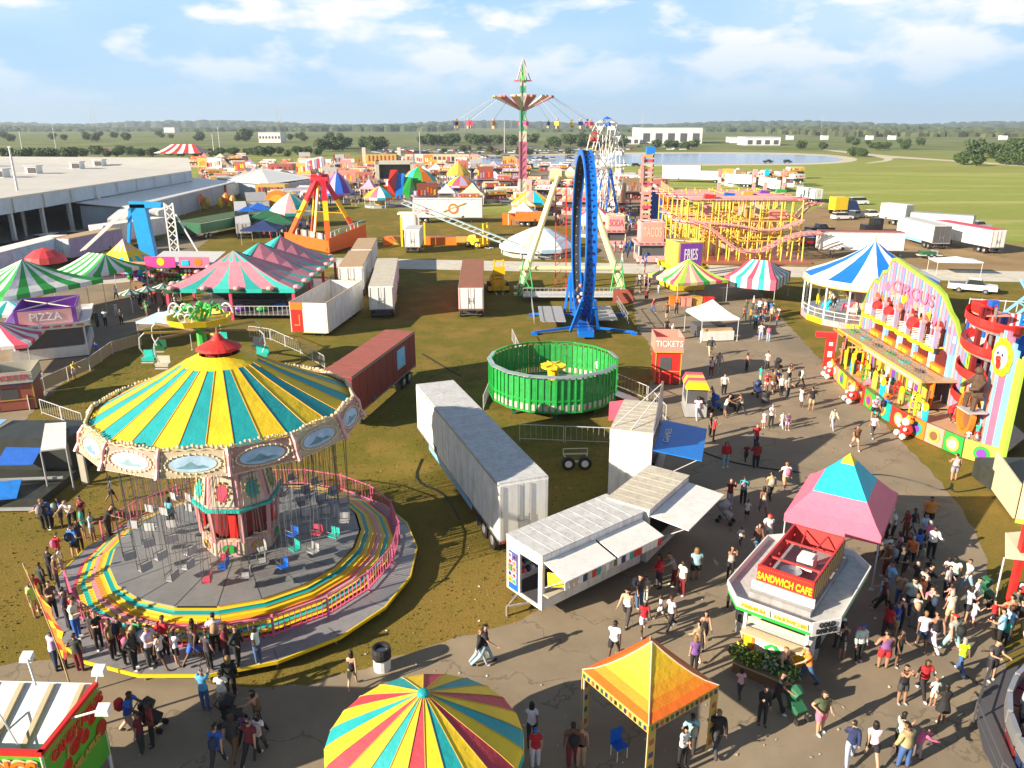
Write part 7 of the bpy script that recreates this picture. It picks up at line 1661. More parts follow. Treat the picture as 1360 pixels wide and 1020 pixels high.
# ============================================================ tall rides
def swing_tower():
    g = G(694, 296); t = thing('swing_tower', 'tall slender swing tower with a star-shaped crown and chairs flying out on chains', 'swing tower', (g.x, g.y, 0))
    MAU = mat('tower_mauve', (.42, .14, .22), .5, .15, grime=.3); PGR = mat('tower_green', (.12, .36, .24), .5, .15, grime=.3)
    segs = [(0, 6.5, 'yellow', 1.0), (6.5, 9.2, 'offwhite', 1.0), (9.2, 16.6, MAU, 1.1), (16.6, 18.6, 'offwhite', 1.0), (18.6, 24.2, PGR, .9), (24.2, 26, 'offwhite', .8), (26, 27.4, PGR, .8), (27.4, 30, 'offwhite', .7)]
    for z0, z1, c, w_ in segs:
        mb = MB(c)
        for sx in (-1, 1):
            for sy in (-1, 1): mb.box(sx*w_*.62, sy*w_*.62, z0, .32, .32, z1-z0)
        n = max(1, int((z1-z0)/1.3))
        for k in range(n):
            a, b = z0+(z1-z0)*k/n, z0+(z1-z0)*(k+1)/n
            for s in (-1, 1): mb.beam((-w_*.6, s*w_*.6, a), (w_*.6, s*w_*.6, b), .14).beam((s*w_*.6, -w_*.6, a), (s*w_*.6, w_*.6, b), .14)
        if c != 'yellow': mb.box(0, 0, z0, w_*1.1, w_*1.1, z1-z0)
        mb.build('tower_section', t)
    mb = MB(); N = 12
    for k in range(N):
        a = 2*pi*k/N; a2 = a+2*pi/N; r = 6.2
        mb.m(MAU if k % 2 else 'offwhite').slab([(.6*cos(a), .6*sin(a), 22.6), (.6*cos(a2), .6*sin(a2), 22.6), (r*cos((a+a2)/2+.16), r*sin((a+a2)/2+.16), 25.2), (r*cos((a+a2)/2-.16), r*sin((a+a2)/2-.16), 25.2)], (0, 0, .35))
        mb.m('gold').ball((r*cos((a+a2)/2), r*sin((a+a2)/2), 25.3), .3, n=6, m=4)
    mb.build('crown_arms', t)
    mb = MB('green'); mb.cyl((0, 0, 28.3), (0, 0, 31.6), .9, .05, n=6); mb.m('offwhite')
    for k in range(5): a = 2*pi*k/5; mb.beam((1.5*cos(a), 1.5*sin(a), 28.4), (0, 0, 32.6), .18)
    mb.m('rose').box(0, 0, 28.2, 3.6, .3, .25).box(0, 0, 28.2, .3, 3.6, .25); mb.build('top_star', t)
    for k in range(14):
        a = 2*pi*k/14+.25; r = 14.0; x, y, z = r*cos(a), r*sin(a), 20.2
        mb = MB('grey'); mb.cyl((6.2*cos(a), 6.2*sin(a), 25.2), (x, y, z+.6), .035, n=3)
        mb.m(['hotpink', 'yellow', 'charcoal' if 0 else 'navy', 'rose', 'brown'][k % 5], 'clean').box(x, y, z-.4, .9, .6, .7, a+.6).m('tan').ball((x, y, z+.65), .25, n=6, m=4).box(x, y, z-1.0, .5, .5, .5, a); mb.build('flying_chair', t)
    MB('orange').box(0, 0, 0, 7, 6, 1.3).box(-2.5, -3, 0, 3.5, .3, 2.4).build('base', t)
swing_tower()
def ferris():
    cx, cy, cz, RR = 19.3, 168.0, 11.3, 9.6; t = thing('ferris_wheel', 'white spoked ferris wheel with coloured gondolas, seen almost edge on', 'ferris wheel', (cx, cy, 0), radians(64))
    mb = MB('white', 'clean'); n = 16
    for y in (-.9, .9):
        for k in range(n):
            a, b = 2*pi*k/n, 2*pi*(k+1)/n; mb.beam((0, y*.6, cz), (RR*cos(a), y, cz+RR*sin(a)), .12)
            for r in (RR, RR*.72): mb.beam((r*cos(a), y, cz+r*sin(a)), (r*cos(b), y, cz+r*sin(b)), .14)
    mb.build('wheel_frame', t)
    for k in range(n):
        a = 2*pi*k/n; x, z = RR*cos(a), cz+RR*sin(a)
        mb = MB(['red', 'yellow', 'green', 'rose', 'blue', 'offwhite'][k % 6] if cos(a) < .3 else 'white', 'clean'); mb.box(x, 0, z-1.3, 1.4, 1.4, .8).cyl((x, 0, z+.1), (x, 0, z+.6), 1.0, .1, n=8)
        for s in (-.6, .6): mb.beam((x+s, 0, z-.5), (x+s, 0, z+.15), .07)
        mb.build('gondola', t)
    for y in (-1.9, 1.9): MB('blue').beam((-4.5, y, 0), (0, y*.6, cz), .4).beam((4.5, y, 0), (0, y*.6, cz), .4).build('support_leg', t)
    MB('gold').box(0, 0, 0, 11, 6, .8).build('base', t)
ferris()
def drop_tower():
    g = G(856, 292); t = thing('drop_tower', 'narrow pink and yellow ladder-like ride tower with a blue top box', 'ride tower', (g.x-2.2, g.y-14, 0))
    mb = MB('palepink')
    for sx in (-1, 1):
        for sy in (-1, 1): mb.box(sx*.8, sy*.8, 0, .25, .25, 14.5)
    rr = random.Random(3)
    for k in range(16):
        z = k*.9+.3; mb.m(['gold', 'palepink', 'coral', 'cream', 'rose'][k % 5]).box(0, -.85, z, 1.9, .2, .55).box(.85, 0, z, .2, 1.9, .55)
    mb.build('tower_frame', t)
    MB('royal').box(.3, 0, 14.3, 1.6, 1.4, 1.5).build('top_box', t)
    mb = MB('coral'); mb.box(-1.3, -1.1, 9, .6, .6, 3.4).box(-1.3, -1.1, 13, .5, .5, 1); mb.build('seat_row', t)
    MB('blue').slab([(1.2, 0, 0), (4.2, 0, 0), (3.4, 0, 5.4), (1.2, 0, 8.2)], (0, .6, 0)).m('gold').ball((5.2, 0, 2.2), 1.4).build('side_scenery', t)
    MB('darkred').box(0, 0, 0, 4, 4, .8).build('base', t)
drop_tower()
def coaster():
    t = thing('roller_coaster', 'yellow-posted wild mouse roller coaster with pink hairpin track', 'roller coaster', (26.7, 120, 0))
    W, D = 17.4, 26.0; YP = mat('coaster_yellow', (.8, .52, .07), .4, .08); PT = mat('coaster_pink', (.68, .3, .3), .4, .12)
    # track : flat switchbacks at three heights linked by drops
    levels = [(9.2, 0), (6.6, 1), (4.2, 0)]
    paths = []; rr = random.Random(5)
    ys = [1, 5, 9, 13, 17, 21, 25]
    pts = []
    for i, y in enumerate(ys):
        xa, xb = (0, W) if i % 2 == 0 else (W, 0)
        z = 9.3-.12*i
        pts += [(xa, y, z), (xa+(xb-xa)*.5, y, z+.15*sin(i)), (xb, y, z)]
        if i < 6: pts += [(xb+(1.3 if xb > 0 else -1.3), y+2, z)]
    paths.append(pts)
    pts = []
    for i, y in enumerate([0.5, 6, 12, 18]):
        xa, xb = (W, 0) if i % 2 == 0 else (0, W); z = 6.2
        pts += [(xa, y, z), (xa+(xb-xa)*.3, y, z-1.8-.4*i), (xa+(xb-xa)*.6, y, z-.6), (xb, y, z-.3)]
        pts += [(xb+(1.4 if xb > 0 else -1.4), y+3, z-.3)]
    paths.append(pts)
    paths.append([(0, -.5, 6.4), (3, -.8, 5.6), (6, -.9, 3.0), (8, -.9, 1.8), (11, -.9, 1.6), (14, -.8, 3.4), (17, -.6, 4.4), (20.5, 0, 4.4)])
    paths.append([(20.5, 2, 8.6), (20.8, 8, 8), (20.6, 14, 4), (20.5, 20, 2.4), (20.5, 26, 4)])
    for p in paths:
        P_ = [Vector(q) for q in p]
        for _ in range(2):
            Q = [P_[0]]
            for a, b in zip(P_, P_[1:]): Q += [a.lerp(b, .25), a.lerp(b, .75)]
            P_ = Q+[P_[-1]]
        mb = MB(PT)
        for a, b in zip(P_, P_[1:]):
            d = (b-a); 
            if d.length < .05: continue
            s = Vector((-d.y, d.x, 0)).normalized()*.48 if hypot(d.x, d.y) > .01 else Vector((.48, 0, 0))
            mb.beam(a+s, b+s, .13).beam(a-s, b-s, .13).beam(a-Vector((0, 0, .3)), b-Vector((0, 0, .3)), .2); mb.beam(a+s, a-s, .08)
            mb.m('palepink').slab([a+s*1.6, b+s*1.6, b+s*1.6+Vector((0, 0, .22)), a+s*1.6+Vector((0, 0, .22))], (.02, .02, 0)); mb.m(PT)
        mb.build('track', t)
    k = 0
    for iy, y in enumerate([-.8, 1, 5, 9, 13, 17, 21, 25]):
        for ix in range(12):
            x = ix*W/11; h = 9.1 if iy else (5.8 if ix < 3 else 3.8 if ix > 8 else 2.2)
            if iy and (ix+iy) % 3 == 0 and 0 < ix < 11: h = 5.9
            MB(YP).cyl((x, y+rr.uniform(-.3, .3), 0), (x, y, h), .13, n=5).build('post', t)
    mb = MB(YP)
    for y in (1, 5, 9, 13, 17, 21, 25):
        for z in (3, 6): mb.beam((0, y, z), (W, y, z), .12)
    for x in (0, W*.5, W):
        for z in (3, 6, 9): mb.beam((x, 1, z), (x, 25, z), .12)
    for ix in range(0, 11, 2):
        for y in (1, 9): mb.beam((ix*W/11, y, 3), ((ix+1)*W/11, y, 6), .09).beam(((ix+1)*W/11, y, 3), (ix*W/11, y, 6), .09)
    mb.build('bracing', t)
    for k in range(24): MB(['palepink', 'offwhite', 'coral', 'cream', 'gold', 'lilac'][k % 6]).box(rr.uniform(1, W-1), rr.uniform(3, 20), rr.choice([.2, 2.8, 5.8]), rr.uniform(1, 2.6), .3, rr.uniform(.8, 2.0)).build('scenery_board', t)
    MB('brick').box(W/2, 12, .02, W+2, D+3, .25).build('base', t)
    for k in range(5):
        mb = MB(['red', 'blue', 'gold', 'purple', 'green'][k], 'clean'); x, y = 3+k*4, ys[k % 6]; z = 9.45-.12*(k % 6); mb.hexa([(x-.8, y-.45, z), (x+.8, y-.45, z), (x+.8, y+.45, z), (x-.8, y+.45, z), (x-.6, y-.5, z+.6), (x+1, y-.5, z+.45), (x+1, y+.5, z+.45), (x-.6, y+.5, z+.6)]); mb.build('coaster_car', t)
coaster()
# standing sign figures above coaster back
for k, (px, py, c, lab) in enumerate(((930, 262, 'coral', 'first from the left'), (972, 262, 'palepink', 'second from the left'), (1086-100, 262, 'cyan', 'third from the left'), (1008, 262, 'coral', 'rightmost'))):
    g = G(px, py); t = thing('sign_pylon', 'tall thin painted sign standing behind the roller coaster, %s' % lab, 'sign', (g.x, g.y-20, 0), 0, 'painted signs behind the roller coaster')
    MB('palepink').box(0, 0, 0, .8, .4, 7.5).m(c, 'clean').box(0, -.3, 7.3, 1.1, .5, 1.6).m('white', 'clean').box(0, -.35, 5.5, .6, .3, 1.2).build('board', t)
# cables lying on the ground, litter
def cable(pts, label, r=.045):
    P_ = [G(a, b)+Vector((0, 0, .03)) for a, b in pts]
    for _ in range(2): P_ = [P_[0]]+[q for a, b in zip(P_, P_[1:]) for q in (a.lerp(b, .25), a.lerp(b, .75))]+[P_[-1]]
    tag(MB('black', 'plain').tube(P_, r, 5).build('cable'), label, 'cable')
cable([(1128, 640), (1160, 628), (1220, 640), (1248, 652), (1262, 650), (1264, 640), (1262, 655), (1290, 652), (1325, 644)], 'black cable crossing the path to the grass below the funhouse')
cable([(905, 588), (960, 612), (1010, 622), (1062, 628)], 'black cable across the shaded path from the blue awning')
cable([(560, 610), (548, 640), (590, 655), (610, 690)], 'loose black cable on the grass right of the swing ride')
cable([(560, 470), (590, 488), (612, 500)], 'thin cable on the lawn right of the red trailer')
cable([(1330, 898), (1344, 930), (1290, 905), (1262, 880)], 'twin cable at the lower right grass corner', .03)
PATHPX = [(-60, 900), (0, 882), (120, 872), (210, 893), (340, 918), (430, 905), (554, 862), (680, 826), (716, 812), (850, 742), (838, 640), (858, 545), (900, 420), (1400, 420), (1400, 1100), (-60, 1100)]
TI = [tuple(G(a, b)) for a, b in PATHPX]
def inside(x, y):
    r = False
    for (x0, y0, _), (x1, y1, _) in zip(TI, TI[1:]+TI[:1]):
        if (y0 > y) != (y1 > y) and x < (x1-x0)*(y-y0)/(y1-y0)+x0: r = not r
    return r
rr = random.Random(17); mb = MB(mat('tuft_a', (.13, .13, .02), .9, .2)); tm = [mb.ml[0], mat('tuft_b', (.09, .1, .015), .9, .2), mat('tuft_c', (.25, .18, .06), .9, .2)]
mb.ml = tm; k = 0
while k < 7000:
    x, y = rr.uniform(-34, 9), 23+rr.random()**1.3*45
    if inside(x, y) or hypot(x+12.9, y-33.2) < 9.2: continue
    k += 1; o = len(mb.v); h = rr.uniform(.03, .08); w_ = rr.uniform(.02, .06)
    for q in range(2):
        a = rr.random()*6; dx, dy = cos(a)*w_, sin(a)*w_
        mb.v += [(x-dx, y-dy, .0), (x+dx, y+dy, .0), (x+rr.uniform(-.05, .05), y+rr.uniform(-.05, .05), h)]; mb.f.append([o+q*3, o+q*3+1, o+q*3+2]); mb.fm.append(k % 3); mb.sm.append(False)
tag(mb.build('grass_tufts'), 'rough tufts of worn grass on the lawn and dirt', 'grass', None, 'stuff')
rr = random.Random(14); mb = MB('white', 'plain')
for k in range(260):
    g = G(rr.uniform(420, 1290), rr.uniform(420, 1015)); s_ = rr.uniform(.02, .06); mb.m(['white', 'offwhite', 'tan', 'khaki', 'lightgrey'][k % 5], 'plain').at(g.x, g.y, .02, rr.random()*6).add([(-s_, -s_, 0), (s_, -s_*.6, .01), (s_*.8, s_, .03), (-s_*.7, s_*.6, .0)], [(0, 1, 2, 3)])
tag(mb.build('litter'), 'scattered paper cups and scraps on the path and lawn', 'litter', None, 'stuff')
# boom lift etc.
def boom():
    a = G(548, 262, 7.0); t = thing('boom_ride', 'long grey lattice boom leaning from a white truck down to the lawn', 'ride boom', (-13.5, 134, 0))
    mb = MB(mat('boom_grey', (.3, .38, .4), .5, .15)); p0 = Vector((-6.0, 7, 7.2)); p1 = Vector((17.5, -13, .9))
    for s in (-.45, .45):
        for z in (-.4, .4): mb.beam(p0+Vector((0, s, z)), p1+Vector((0, s, z)), .14)
    for k in range(22):
        q, r = p0.lerp(p1, k/22), p0.lerp(p1, (k+1)/22); mb.beam(q+Vector((0, -.45, -.4)), r+Vector((0, -.45, .4)), .09).beam(q+Vector((0, -.45, .4)), q+Vector((0, .45, .4)), .09).beam(q+Vector((0, .45, .4)), r+Vector((0, -.45, .4)), .08)
    mb.build('lattice_boom', t)
    mb = MB('white'); mb.box(-4.6, 4.5, 5.2, 3.4, 2.4, .3).box(-4.5, 4.5, 2.6, 2.6, 2.2, 2.7).m('lightgrey').box(-3.2, .5, .4, 2.0, 2.0, .6).box(-3.2, 1.2, .4, .35, .35, 7).box(-2.4, 1.2, .4, .25, .25, 6.4); mb.m('yellow').box(-5.4, 1.5, 0, .35, .35, 5).box(-1.6, 2.6, 0, .3, .3, 4); mb.build('mast_base', t)
    mb = MB('orange'); mb.box(0, 4.4, 0, 18, 2.2, 1.3); mb.m('gold').box(-6.5, 3.2, .1, 1.2, .3, 1.4).box(4.8, 3.2, .1, 2, .3, 1.4).box(7.6, 3.2, .1, 1.8, .3, 1.3).m('navy').box(-5, 3.2, .1, .8, .3, 1.3).box(6.3, 3.2, .1, .8, .3, 1.3); mb.build('ride_seats', t)
    trailer('box_trailer', 'white trailer end-on under the lattice boom', 'trailer', (-16.1, 127.5), (-16.1, 133), 2.5, 3.9, side='white', roof='lightgrey')
boom()
a, b = G(552, 291), G(642, 291)
tt, bb, LL_ = trailer('semi_trailer', 'long white semi-trailer with an orange logo, broadside behind the boom', 'semi-trailer', (a.x+.5, a.y-6), (b.x, b.y-6), 2.8, 5.0, side='white', roof='white')
mb = MB('orange', 'clean'); mb.cyl((1.2, -1.46, 3), (1.2, -1.42, 3), 1.1, n=18).m('white', 'clean').cyl((1.2, -1.5, 3), (1.2, -1.44, 3), .7, n=16).m('gold', 'clean').beam((-1, -1.45, 2.4), (3.8, -1.45, 4.2), .2).m('coral', 'clean').box(-5.5, -1.44, 2.3, 3, .05, .5); mb.build('painted_logo', bb)
def forklift(px, py, label, rz, s=1.0):
    g = G(px, py); t = thing('forklift', label, 'forklift', (g.x, g.y, 0), rz); YF = mat('machine_yellow', (.85, .52, .01), .4, .08, grime=.3)
    MB(YF).box(0, 1.2, .5, 1.9, 2.6, 1.1).hexa([(-.8, .6, 1.6), (.8, .6, 1.6), (.8, 2.4, 1.6), (-.8, 2.4, 1.6), (-.7, .9, 2.2), (.7, .9, 2.2), (.7, 2.3, 2.0), (-.7, 2.3, 2.0)]).box(0, -.2, .35, 2.6, .9, .5).build('body', t)
    mb = MB(YF); 
    for x in (-.55, .55): mb.box(x, -.8, .3, .2, .22, 3.9)
    for z in (1, 2, 3, 4): mb.box(0, -.8, z, 1.2, .15, .15)
    mb.box(0, -1.0, 2.4, 1.5, .1, 1.0); mb.build('mast', t)
    mb = MB('black'); mb.box(0, .9, 2.2, 1.2, 1.3, .1)
    for x in (-.55, .55):
        for y in (.3, 1.5): mb.beam((x, y, 1.5), (x, y, 2.3), .08)
    mb.build('roll_cage', t); MB('steel').box(-.4, -1.6, .1, .15, 1.3, .07).box(.4, -1.6, .1, .15, 1.3, .07).build('fork', t)
    for x in (-1.1, 1.1):
        for y, r in ((.1, .6), (2.2, .5)): MB('rubber', 'plain').cyl((x-.2, y, r), (x+.2, y, r), r, n=12).m('yellow').cyl((x-.21, y, r), (x+.21, y, r), r*.5, n=8).build('wheel', t)
forklift(662, 388, 'yellow forklift parked between the rusty trailer and the A-frame ride', .1)
forklift(640, 329, 'yellow forklift with black mast under the lower end of the boom', .9)
# ============================================================ left side stands
WG = lambda f, i, j: ('green' if i % 2 else 'white')
a = G(60, 412)
gt = tent('striped_tent', 'green and white striped marquee roof, the nearest of the two', 'tent', (-52, 83), 4.7, 5.6, -.45, 3.8, 6.4, lambda f, i, j: 'green' if i % 2 else 'white', rows=4, ncol=8, drop=.5)
tent('striped_tent', 'green and white striped marquee roof, the farther of the two', 'tent', (-49.5, 93.5), 3.0, 4.2, -.45, 3.6, 5.4, lambda f, i, j: 'green' if i % 2 else 'white', rl=1.5, rows=4, ncol=8, drop=.4)
t = thing('striped_awning', 'row of green and white umbrellas along the left midway', 'awning', (-42, 87, 0), radians(55), None)
for k in range(6):
    mb = MB(); hip_canopy(.95, .95, 2.3, 2.8, lambda f, i, j: 'darkgreen' if i % 2 else 'lightgrey', rows=2, ncol=4, drop=.12, mb=mb)
    mb.at(0, 0, 0); mb.v = [(v[0]-1.5+k*2.0, v[1]-.8, v[2]) for v in mb.v]; mb.build('umbrella', t)
    MB('white').cyl((-1.5+k*2, -.8, 0), (-1.5+k*2, -.8, 2.6), .04, n=5).build('umbrella_pole', t)
def food_stand(name, label, p, rz, W, D, body, top, sign, word, wc, tray='white', h=2.4, ph=1.1, topk=None):
    t = thing(name, label, 'food stand', (p[0], p[1], 0), rz)
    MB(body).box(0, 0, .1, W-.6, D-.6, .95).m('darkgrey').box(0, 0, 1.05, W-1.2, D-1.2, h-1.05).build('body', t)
    for sx in (-1, 1):
        for sy in (-1, 1): MB('white').box(sx*(W/2-.4), sy*(D/2-.4), 1.0, .12, .12, h-1).build('post', t)
    mb = MB(tray); pts = [(-W/2, -D/2), (W/2-.6, -D/2), (W/2, -D/2+.6), (W/2, D/2), (-W/2, D/2)]; mb.slab([(x, y, h) for x, y in pts], (0, 0, .08))
    for i in range(5):
        a, b = pts[i], pts[(i+1) % 5]; mb.slab([(a[0], a[1], h-.12), (b[0], b[1], h-.12), (b[0]*1.03, b[1]*1.03, h+.4), (a[0]*1.03, a[1]*1.03, h+.4)], (-a[0]*.01, -a[1]*.01, 0))
    aw = mb.build('awning', t)
    for x in range(int(W/.9)): MB('red' if x % 2 else 'brick', 'clean').box(-W/2+.6+x*.9, -D/2*1.035-.02, h+.08, .6, .02, .16).build('fascia_panel', aw)
    w, d = W*.72, D*.72
    mb = MB(top)
    for x, y, sx, sy in ((0, -d/2, w, .08), (0, d/2, w, .08), (-w/2, 0, .08, d-.1), (w/2, 0, .08, d-.1)): mb.box(x, y, h+.1, sx, sy, ph)
    mb.m('offwhite'); mb.box(0, 0, h+.1, w-.1, d-.1, .08).beam((-w/2, -d/2, h+ph), (w/2, d/2, h+ph), .08).beam((w/2, -d/2, h+ph), (-w/2, d/2, h+ph), .08)
    pr = mb.build('sign_box', t)
    mb = MB(sign, 'clean'); mb.box(0, -d/2-.06, h+.2, w*.88, .04, ph-.25).box(w/2+.06, 0, h+.2, .04, d*.88, ph-.25); sb = mb.build('sign_panel', pr)
    text('lettering', word, ph*.62, sb, (0, -d/2-.1, h+.1+ph/2), c=wc, bold=.01, sx=min(1, w*.8/(len(word)*ph*.4)))
    text('lettering', word, ph*.62, sb, (w/2+.1, 0, h+.1+ph/2), rz=pi/2, c=wc, bold=.01, sx=min(1, d*.8/(len(word)*ph*.4)))
    return t
food_stand('pizza_stand', 'pizza stand with pink and purple sign box and white wrap-around awning', (-42.6, 70.5), .42, 6.6, 7.8, 'white', 'purple', 'palepink', 'PIZZA', 'white', h=2.9, ph=1.5)
tent('striped_tent', 'small red and white striped tent at the left picture edge', 'tent', (-43.5, 64.2), 3.0, 3.4, .3, 2.9, 4.3, lambda f, i, j: 'rose' if i % 2 else 'white', rows=4, ncol=6, drop=.3)
def ticket_booth(label, px, py, W, D, H, rz, body='red', word='TICKETS', panel='offwhite', wc='rose', group=None, front='red', name='ticket_booth'):
    g = G(px, py); t = thing(name, label, 'booth', (g.x, g.y, 0), rz, group)
    mb = MB(body, 'paint'); mb.box(0, 0, .1, W, D, H*.68); mb.m('darkgrey').box(-W*.1, -D/2-.01, H*.32, W*.45, .03, H*.26); mb.m('gold', 'clean')
    for x in (-W/2, W/2-.0): mb.box(x, -D/2-.01, .1, .08, .06, H*.66)
    mb.box(0, -D/2-.02, H*.28, W, .06, .06); b = mb.build('body', t)
    mb = MB('navy' if body == 'brick' else 'gold'); mb.box(0, 0, H*.68, W+.3, D+.3, .1); mb.m(panel)
    for x, y, sx, sy in ((0, -D/2-.1, W+.25, .06), (0, D/2+.1, W+.25, .06), (-W/2-.1, 0, .06, D+.12), (W/2+.1, 0, .06, D+.12)): mb.box(x, y, H*.7, sx, sy, H*.3)
    s = mb.build('sign_box', t); MB('lightgrey').box(0, 0, H*.72, W+.1, D+.1, .08).build('roof', t)
    if word: text('lettering', word, H*.17, s, (0, -D/2-.15, H*.86), c=wc, bold=.006, sx=min(1.2, W*1.5/(len(word)*H*.17*.75)))
    return t
ticket_booth('red ticket booth with a cream sign band at the left edge fence', 28, 538, 2.6, 2.8, 3.0, .35, body='brick', word='TICKETS')
ticket_booth('red and orange ticket booth with a slanted white roof beside the drum ride', 883, 505, 2.0, 2.4, 4.0, -.05, panel='coral', word='TICKETS', wc='white')
t = thing('snack_cart', 'small glass-sided snack cart with yellow and pink roof by the red ticket booth', 'snack cart', tuple(G(921, 548)), -.1)
MB('grey').box(0, 0, .1, 1.5, 2.4, 1.0).m('darkgrey').box(0, 0, 1.1, 1.4, 2.3, 1.0).build('body', t)
for k in range(4): MB('yellow' if k % 2 == 0 else 'rose', 'clean').hexa([(-.85, -1.35+k*.68, 2.2), (.85, -1.35+k*.68, 2.2), (.85, -.69+k*.68, 2.2), (-.85, -.69+k*.68, 2.2), (-.6, -1.3+k*.68, 2.7), (.6, -1.3+k*.68, 2.7), (.6, -.72+k*.68, 2.7), (-.6, -.72+k*.68, 2.7)]).build('roof_segment', t)
for sx in (-1, 1):
    for sy in (-1, 1): MB('white').box(sx*.7, sy*1.1, 1.1, .06, .06, 1.1).build('post', t)
g = G(1099, 488); t = thing('height_sign', 'bright red seven-shaped entry sign standing by the carousel path', 'sign', (g.x, g.y, 0), -.2)
MB('red', 'clean').box(0, 0, 0, .8, .35, 3.0).box(-.45, 0, 2.7, 1.7, .5, .45).m('white', 'clean').box(0, -.19, 1.0, .35, .03, .5).box(0, -.19, 2.0, .3, .03, .3).build('sign_body', t)
# small tents in the midway
g = G(920, 408)
tent('striped_tent', 'pink, green and yellow square tent on the midway', 'tent', (20.9, 92.5), 3.4, 3.4, .35, 2.8, 4.9, lambda f, i, j: ['lime', 'palepink', 'paleyellow', 'palepink', 'green', 'paleyellow', 'rose', 'lime'][i % 8] if j < 4 else 'lime', rows=5, ncol=8, drop=.35)
for k in range(4): tag(MB(['orange', 'coral', 'gold', 'red'][k]).box(0, 0, 0, 1.1, .8, .9).box(0, 0, .9, 1.2, .9, .1).build('game_counter', loc=(18.9+k*1.3, 89.6-.35*(k % 2), 0)), ['orange', 'coral', 'gold', 'red'][k]+' game counter under the pink and green tent', 'counter')
tent('white_tent', 'small plain white square tent over a food counter on the midway', 'tent', (19.7, 75.5), 1.9, 2.3, .15, 2.3, 3.7, lambda f, i, j: 'white', rows=4, ncol=4, drop=.2)
tag(MB('white').box(0, 0, .1, 3.2, .6, .9).m('tan', 'cloth').box(0, .1, 1.0, 3.0, .4, .25).m('darkgrey').box(0, 2.4, .1, 3.0, 1.8, 1.1).build('food_counter', loc=(19.9, 73.6, 0), rz=.15), 'white food counter heaped with snacks under the white tent', 'counter')
tent('striped_tent', 'red, white and teal striped tent left of the blue carousel', 'tent', (29.6, 93.5), 3.0, 3.6, -.55, 3.0, 4.6, lambda f, i, j: ['rose', 'white', 'sea', 'white'][i % 4], rl=1.2, rows=3, ncol=9, drop=1.2)
food_stand('yellow_stand', 'yellow food stand with a tall yellow sign tower and purple panel', G(905, 382)[:2], .25, 4.6, 5.4, 'yellow', 'gold', 'purple', 'FRIES', 'white', tray='yellow', h=2.8, ph=3.2)
food_stand('pink_stand', 'pink food stand with a tall square pink picture sign box', G(862, 346)[:2], .0, 4.8, 5.0, 'palepink', 'palepink', 'coral', 'TACOS', 'cream', tray='palepink', h=2.8, ph=3.2)
food_stand('pink_stand', 'second pink food stand behind the tall pink picture box', (17.8, 137), .0, 4.0, 4.6, 'palepink', 'cream', 'palepink', 'SODA', 'rose', tray='palepink', h=2.6, ph=2.6)
def round_top(label, p, r, h, z0, cols, seed=0, name='round_ride'):
    t = thing(name, label, 'ride', (p[0], p[1], 0)); N = 12
    mb = MB(); mb.lathe([(r, z0), (r*.72, z0+h*.4), (r*.3, z0+h*.8), (.1, z0+h)], N, mats=lambda i, j: (cols[i % len(cols)], 'cloth')); mb.lathe([(r*1.01, z0), (r*1.01, z0-.6)], N, mats=lambda i, j: (cols[(i+1) % len(cols)], 'cloth')); mb.build('canopy', t)
    for k in range(6): a = pi*k/3; MB('white').cyl((r*.95*cos(a), r*.95*sin(a), 0), (r*.95*cos(a), r*.95*sin(a), z0), .07, n=5).build('post', t)
    MB('grey').cyl((0, 0, 0), (0, 0, .6), r*.95, n=12).m('gold').cyl((0, 0, .6), (0, 0, z0), r*.3, n=8).build('deck', t)
round_top('pink and turquoise topped kiddie ride left of the pink food stands', (15.8, 150), 4.2, 2.4, 3, ['palepink', 'white', 'rose', 'white'])
round_top('small ride with rainbow umbrella top behind the orange pendulum ride', G(505, 275)[:2], 4.0, 2.6, 2.6, ['cyan', 'orange', 'yellow', 'pink', 'white'])
round_top('small ride with rainbow umbrella top left of the swing tower', G(612, 257)[:2], 5.0, 2.8, 2.6, ['orange', 'cyan', 'yellow', 'rose', 'lilac'])
round_top('rainbow topped ride right behind the foot of the swing tower', G(708, 283)[:2], 5.2, 2.8, 2.4, ['coral', 'cyan', 'yellow', 'lilac'])
round_top('yellow peaked kiddie ride beyond the rainbow umbrella', G(609, 246)[:2], 4, 3.6, 4, ['yellow', 'gold'])
round_top('dome shaped pale blue inflatable ride behind the A-frame', (4.5, 128), 6.5, 3.0, 1.5, ['white', 'paleblue', 'offwhite'])
round_top('red and white topped carousel beside the orange pendulum ride', G(388, 300)[:2], 4.6, 3.6, 3.0, ['white', 'palepink', 'teal', 'white'])
round_top('blue and purple pointed tent ride behind the orange pendulum ride', G(450, 268)[:2], 4.4, 5.5, 2.5, ['blue', 'purple', 'lilac'])
# ramp board shaped tent and blue tower ride on the left
t = thing('star_ride', 'bright blue tower ride with white lattice arms behind the rainbow tent', 'fairground ride', (-52.5, 112, 0))
LB = mat('tower_blue', (.01, .32, .7), .4, .1)
MB(LB).hexa([(-.2, -.5, 0), (1.9, -.5, 0), (1.9, .5, 0), (-.2, .5, 0), (-.9, -.5, 9.4), (1.2, -.5, 9.4), (1.2, .5, 9.4), (-.9, .5, 9.4)]).hexa([(-.9, -.5, 8.9), (3.4, -.5, 8.9), (3.4, .5, 8.9), (-.9, .5, 8.9), (-.9, -.5, 9.8), (3.6, -.5, 9.6), (3.6, .5, 9.6), (-.9, .5, 9.8)]).beam((-2.8, 0, 0), (-1, 0, 9), .4).build('tower', t)
mb = MB('white')
for k in range(3): mb.beam((-.8, -.8+k*.6, 9.2), (-8.5, -1+k*.6, 3), .16)
for k in range(8): z = k*1.2; mb.beam((4, -.5, z), (5.2, -.5, z+1.2), .12).beam((5.2, -.5, z), (4, -.5, z+1.2), .12)
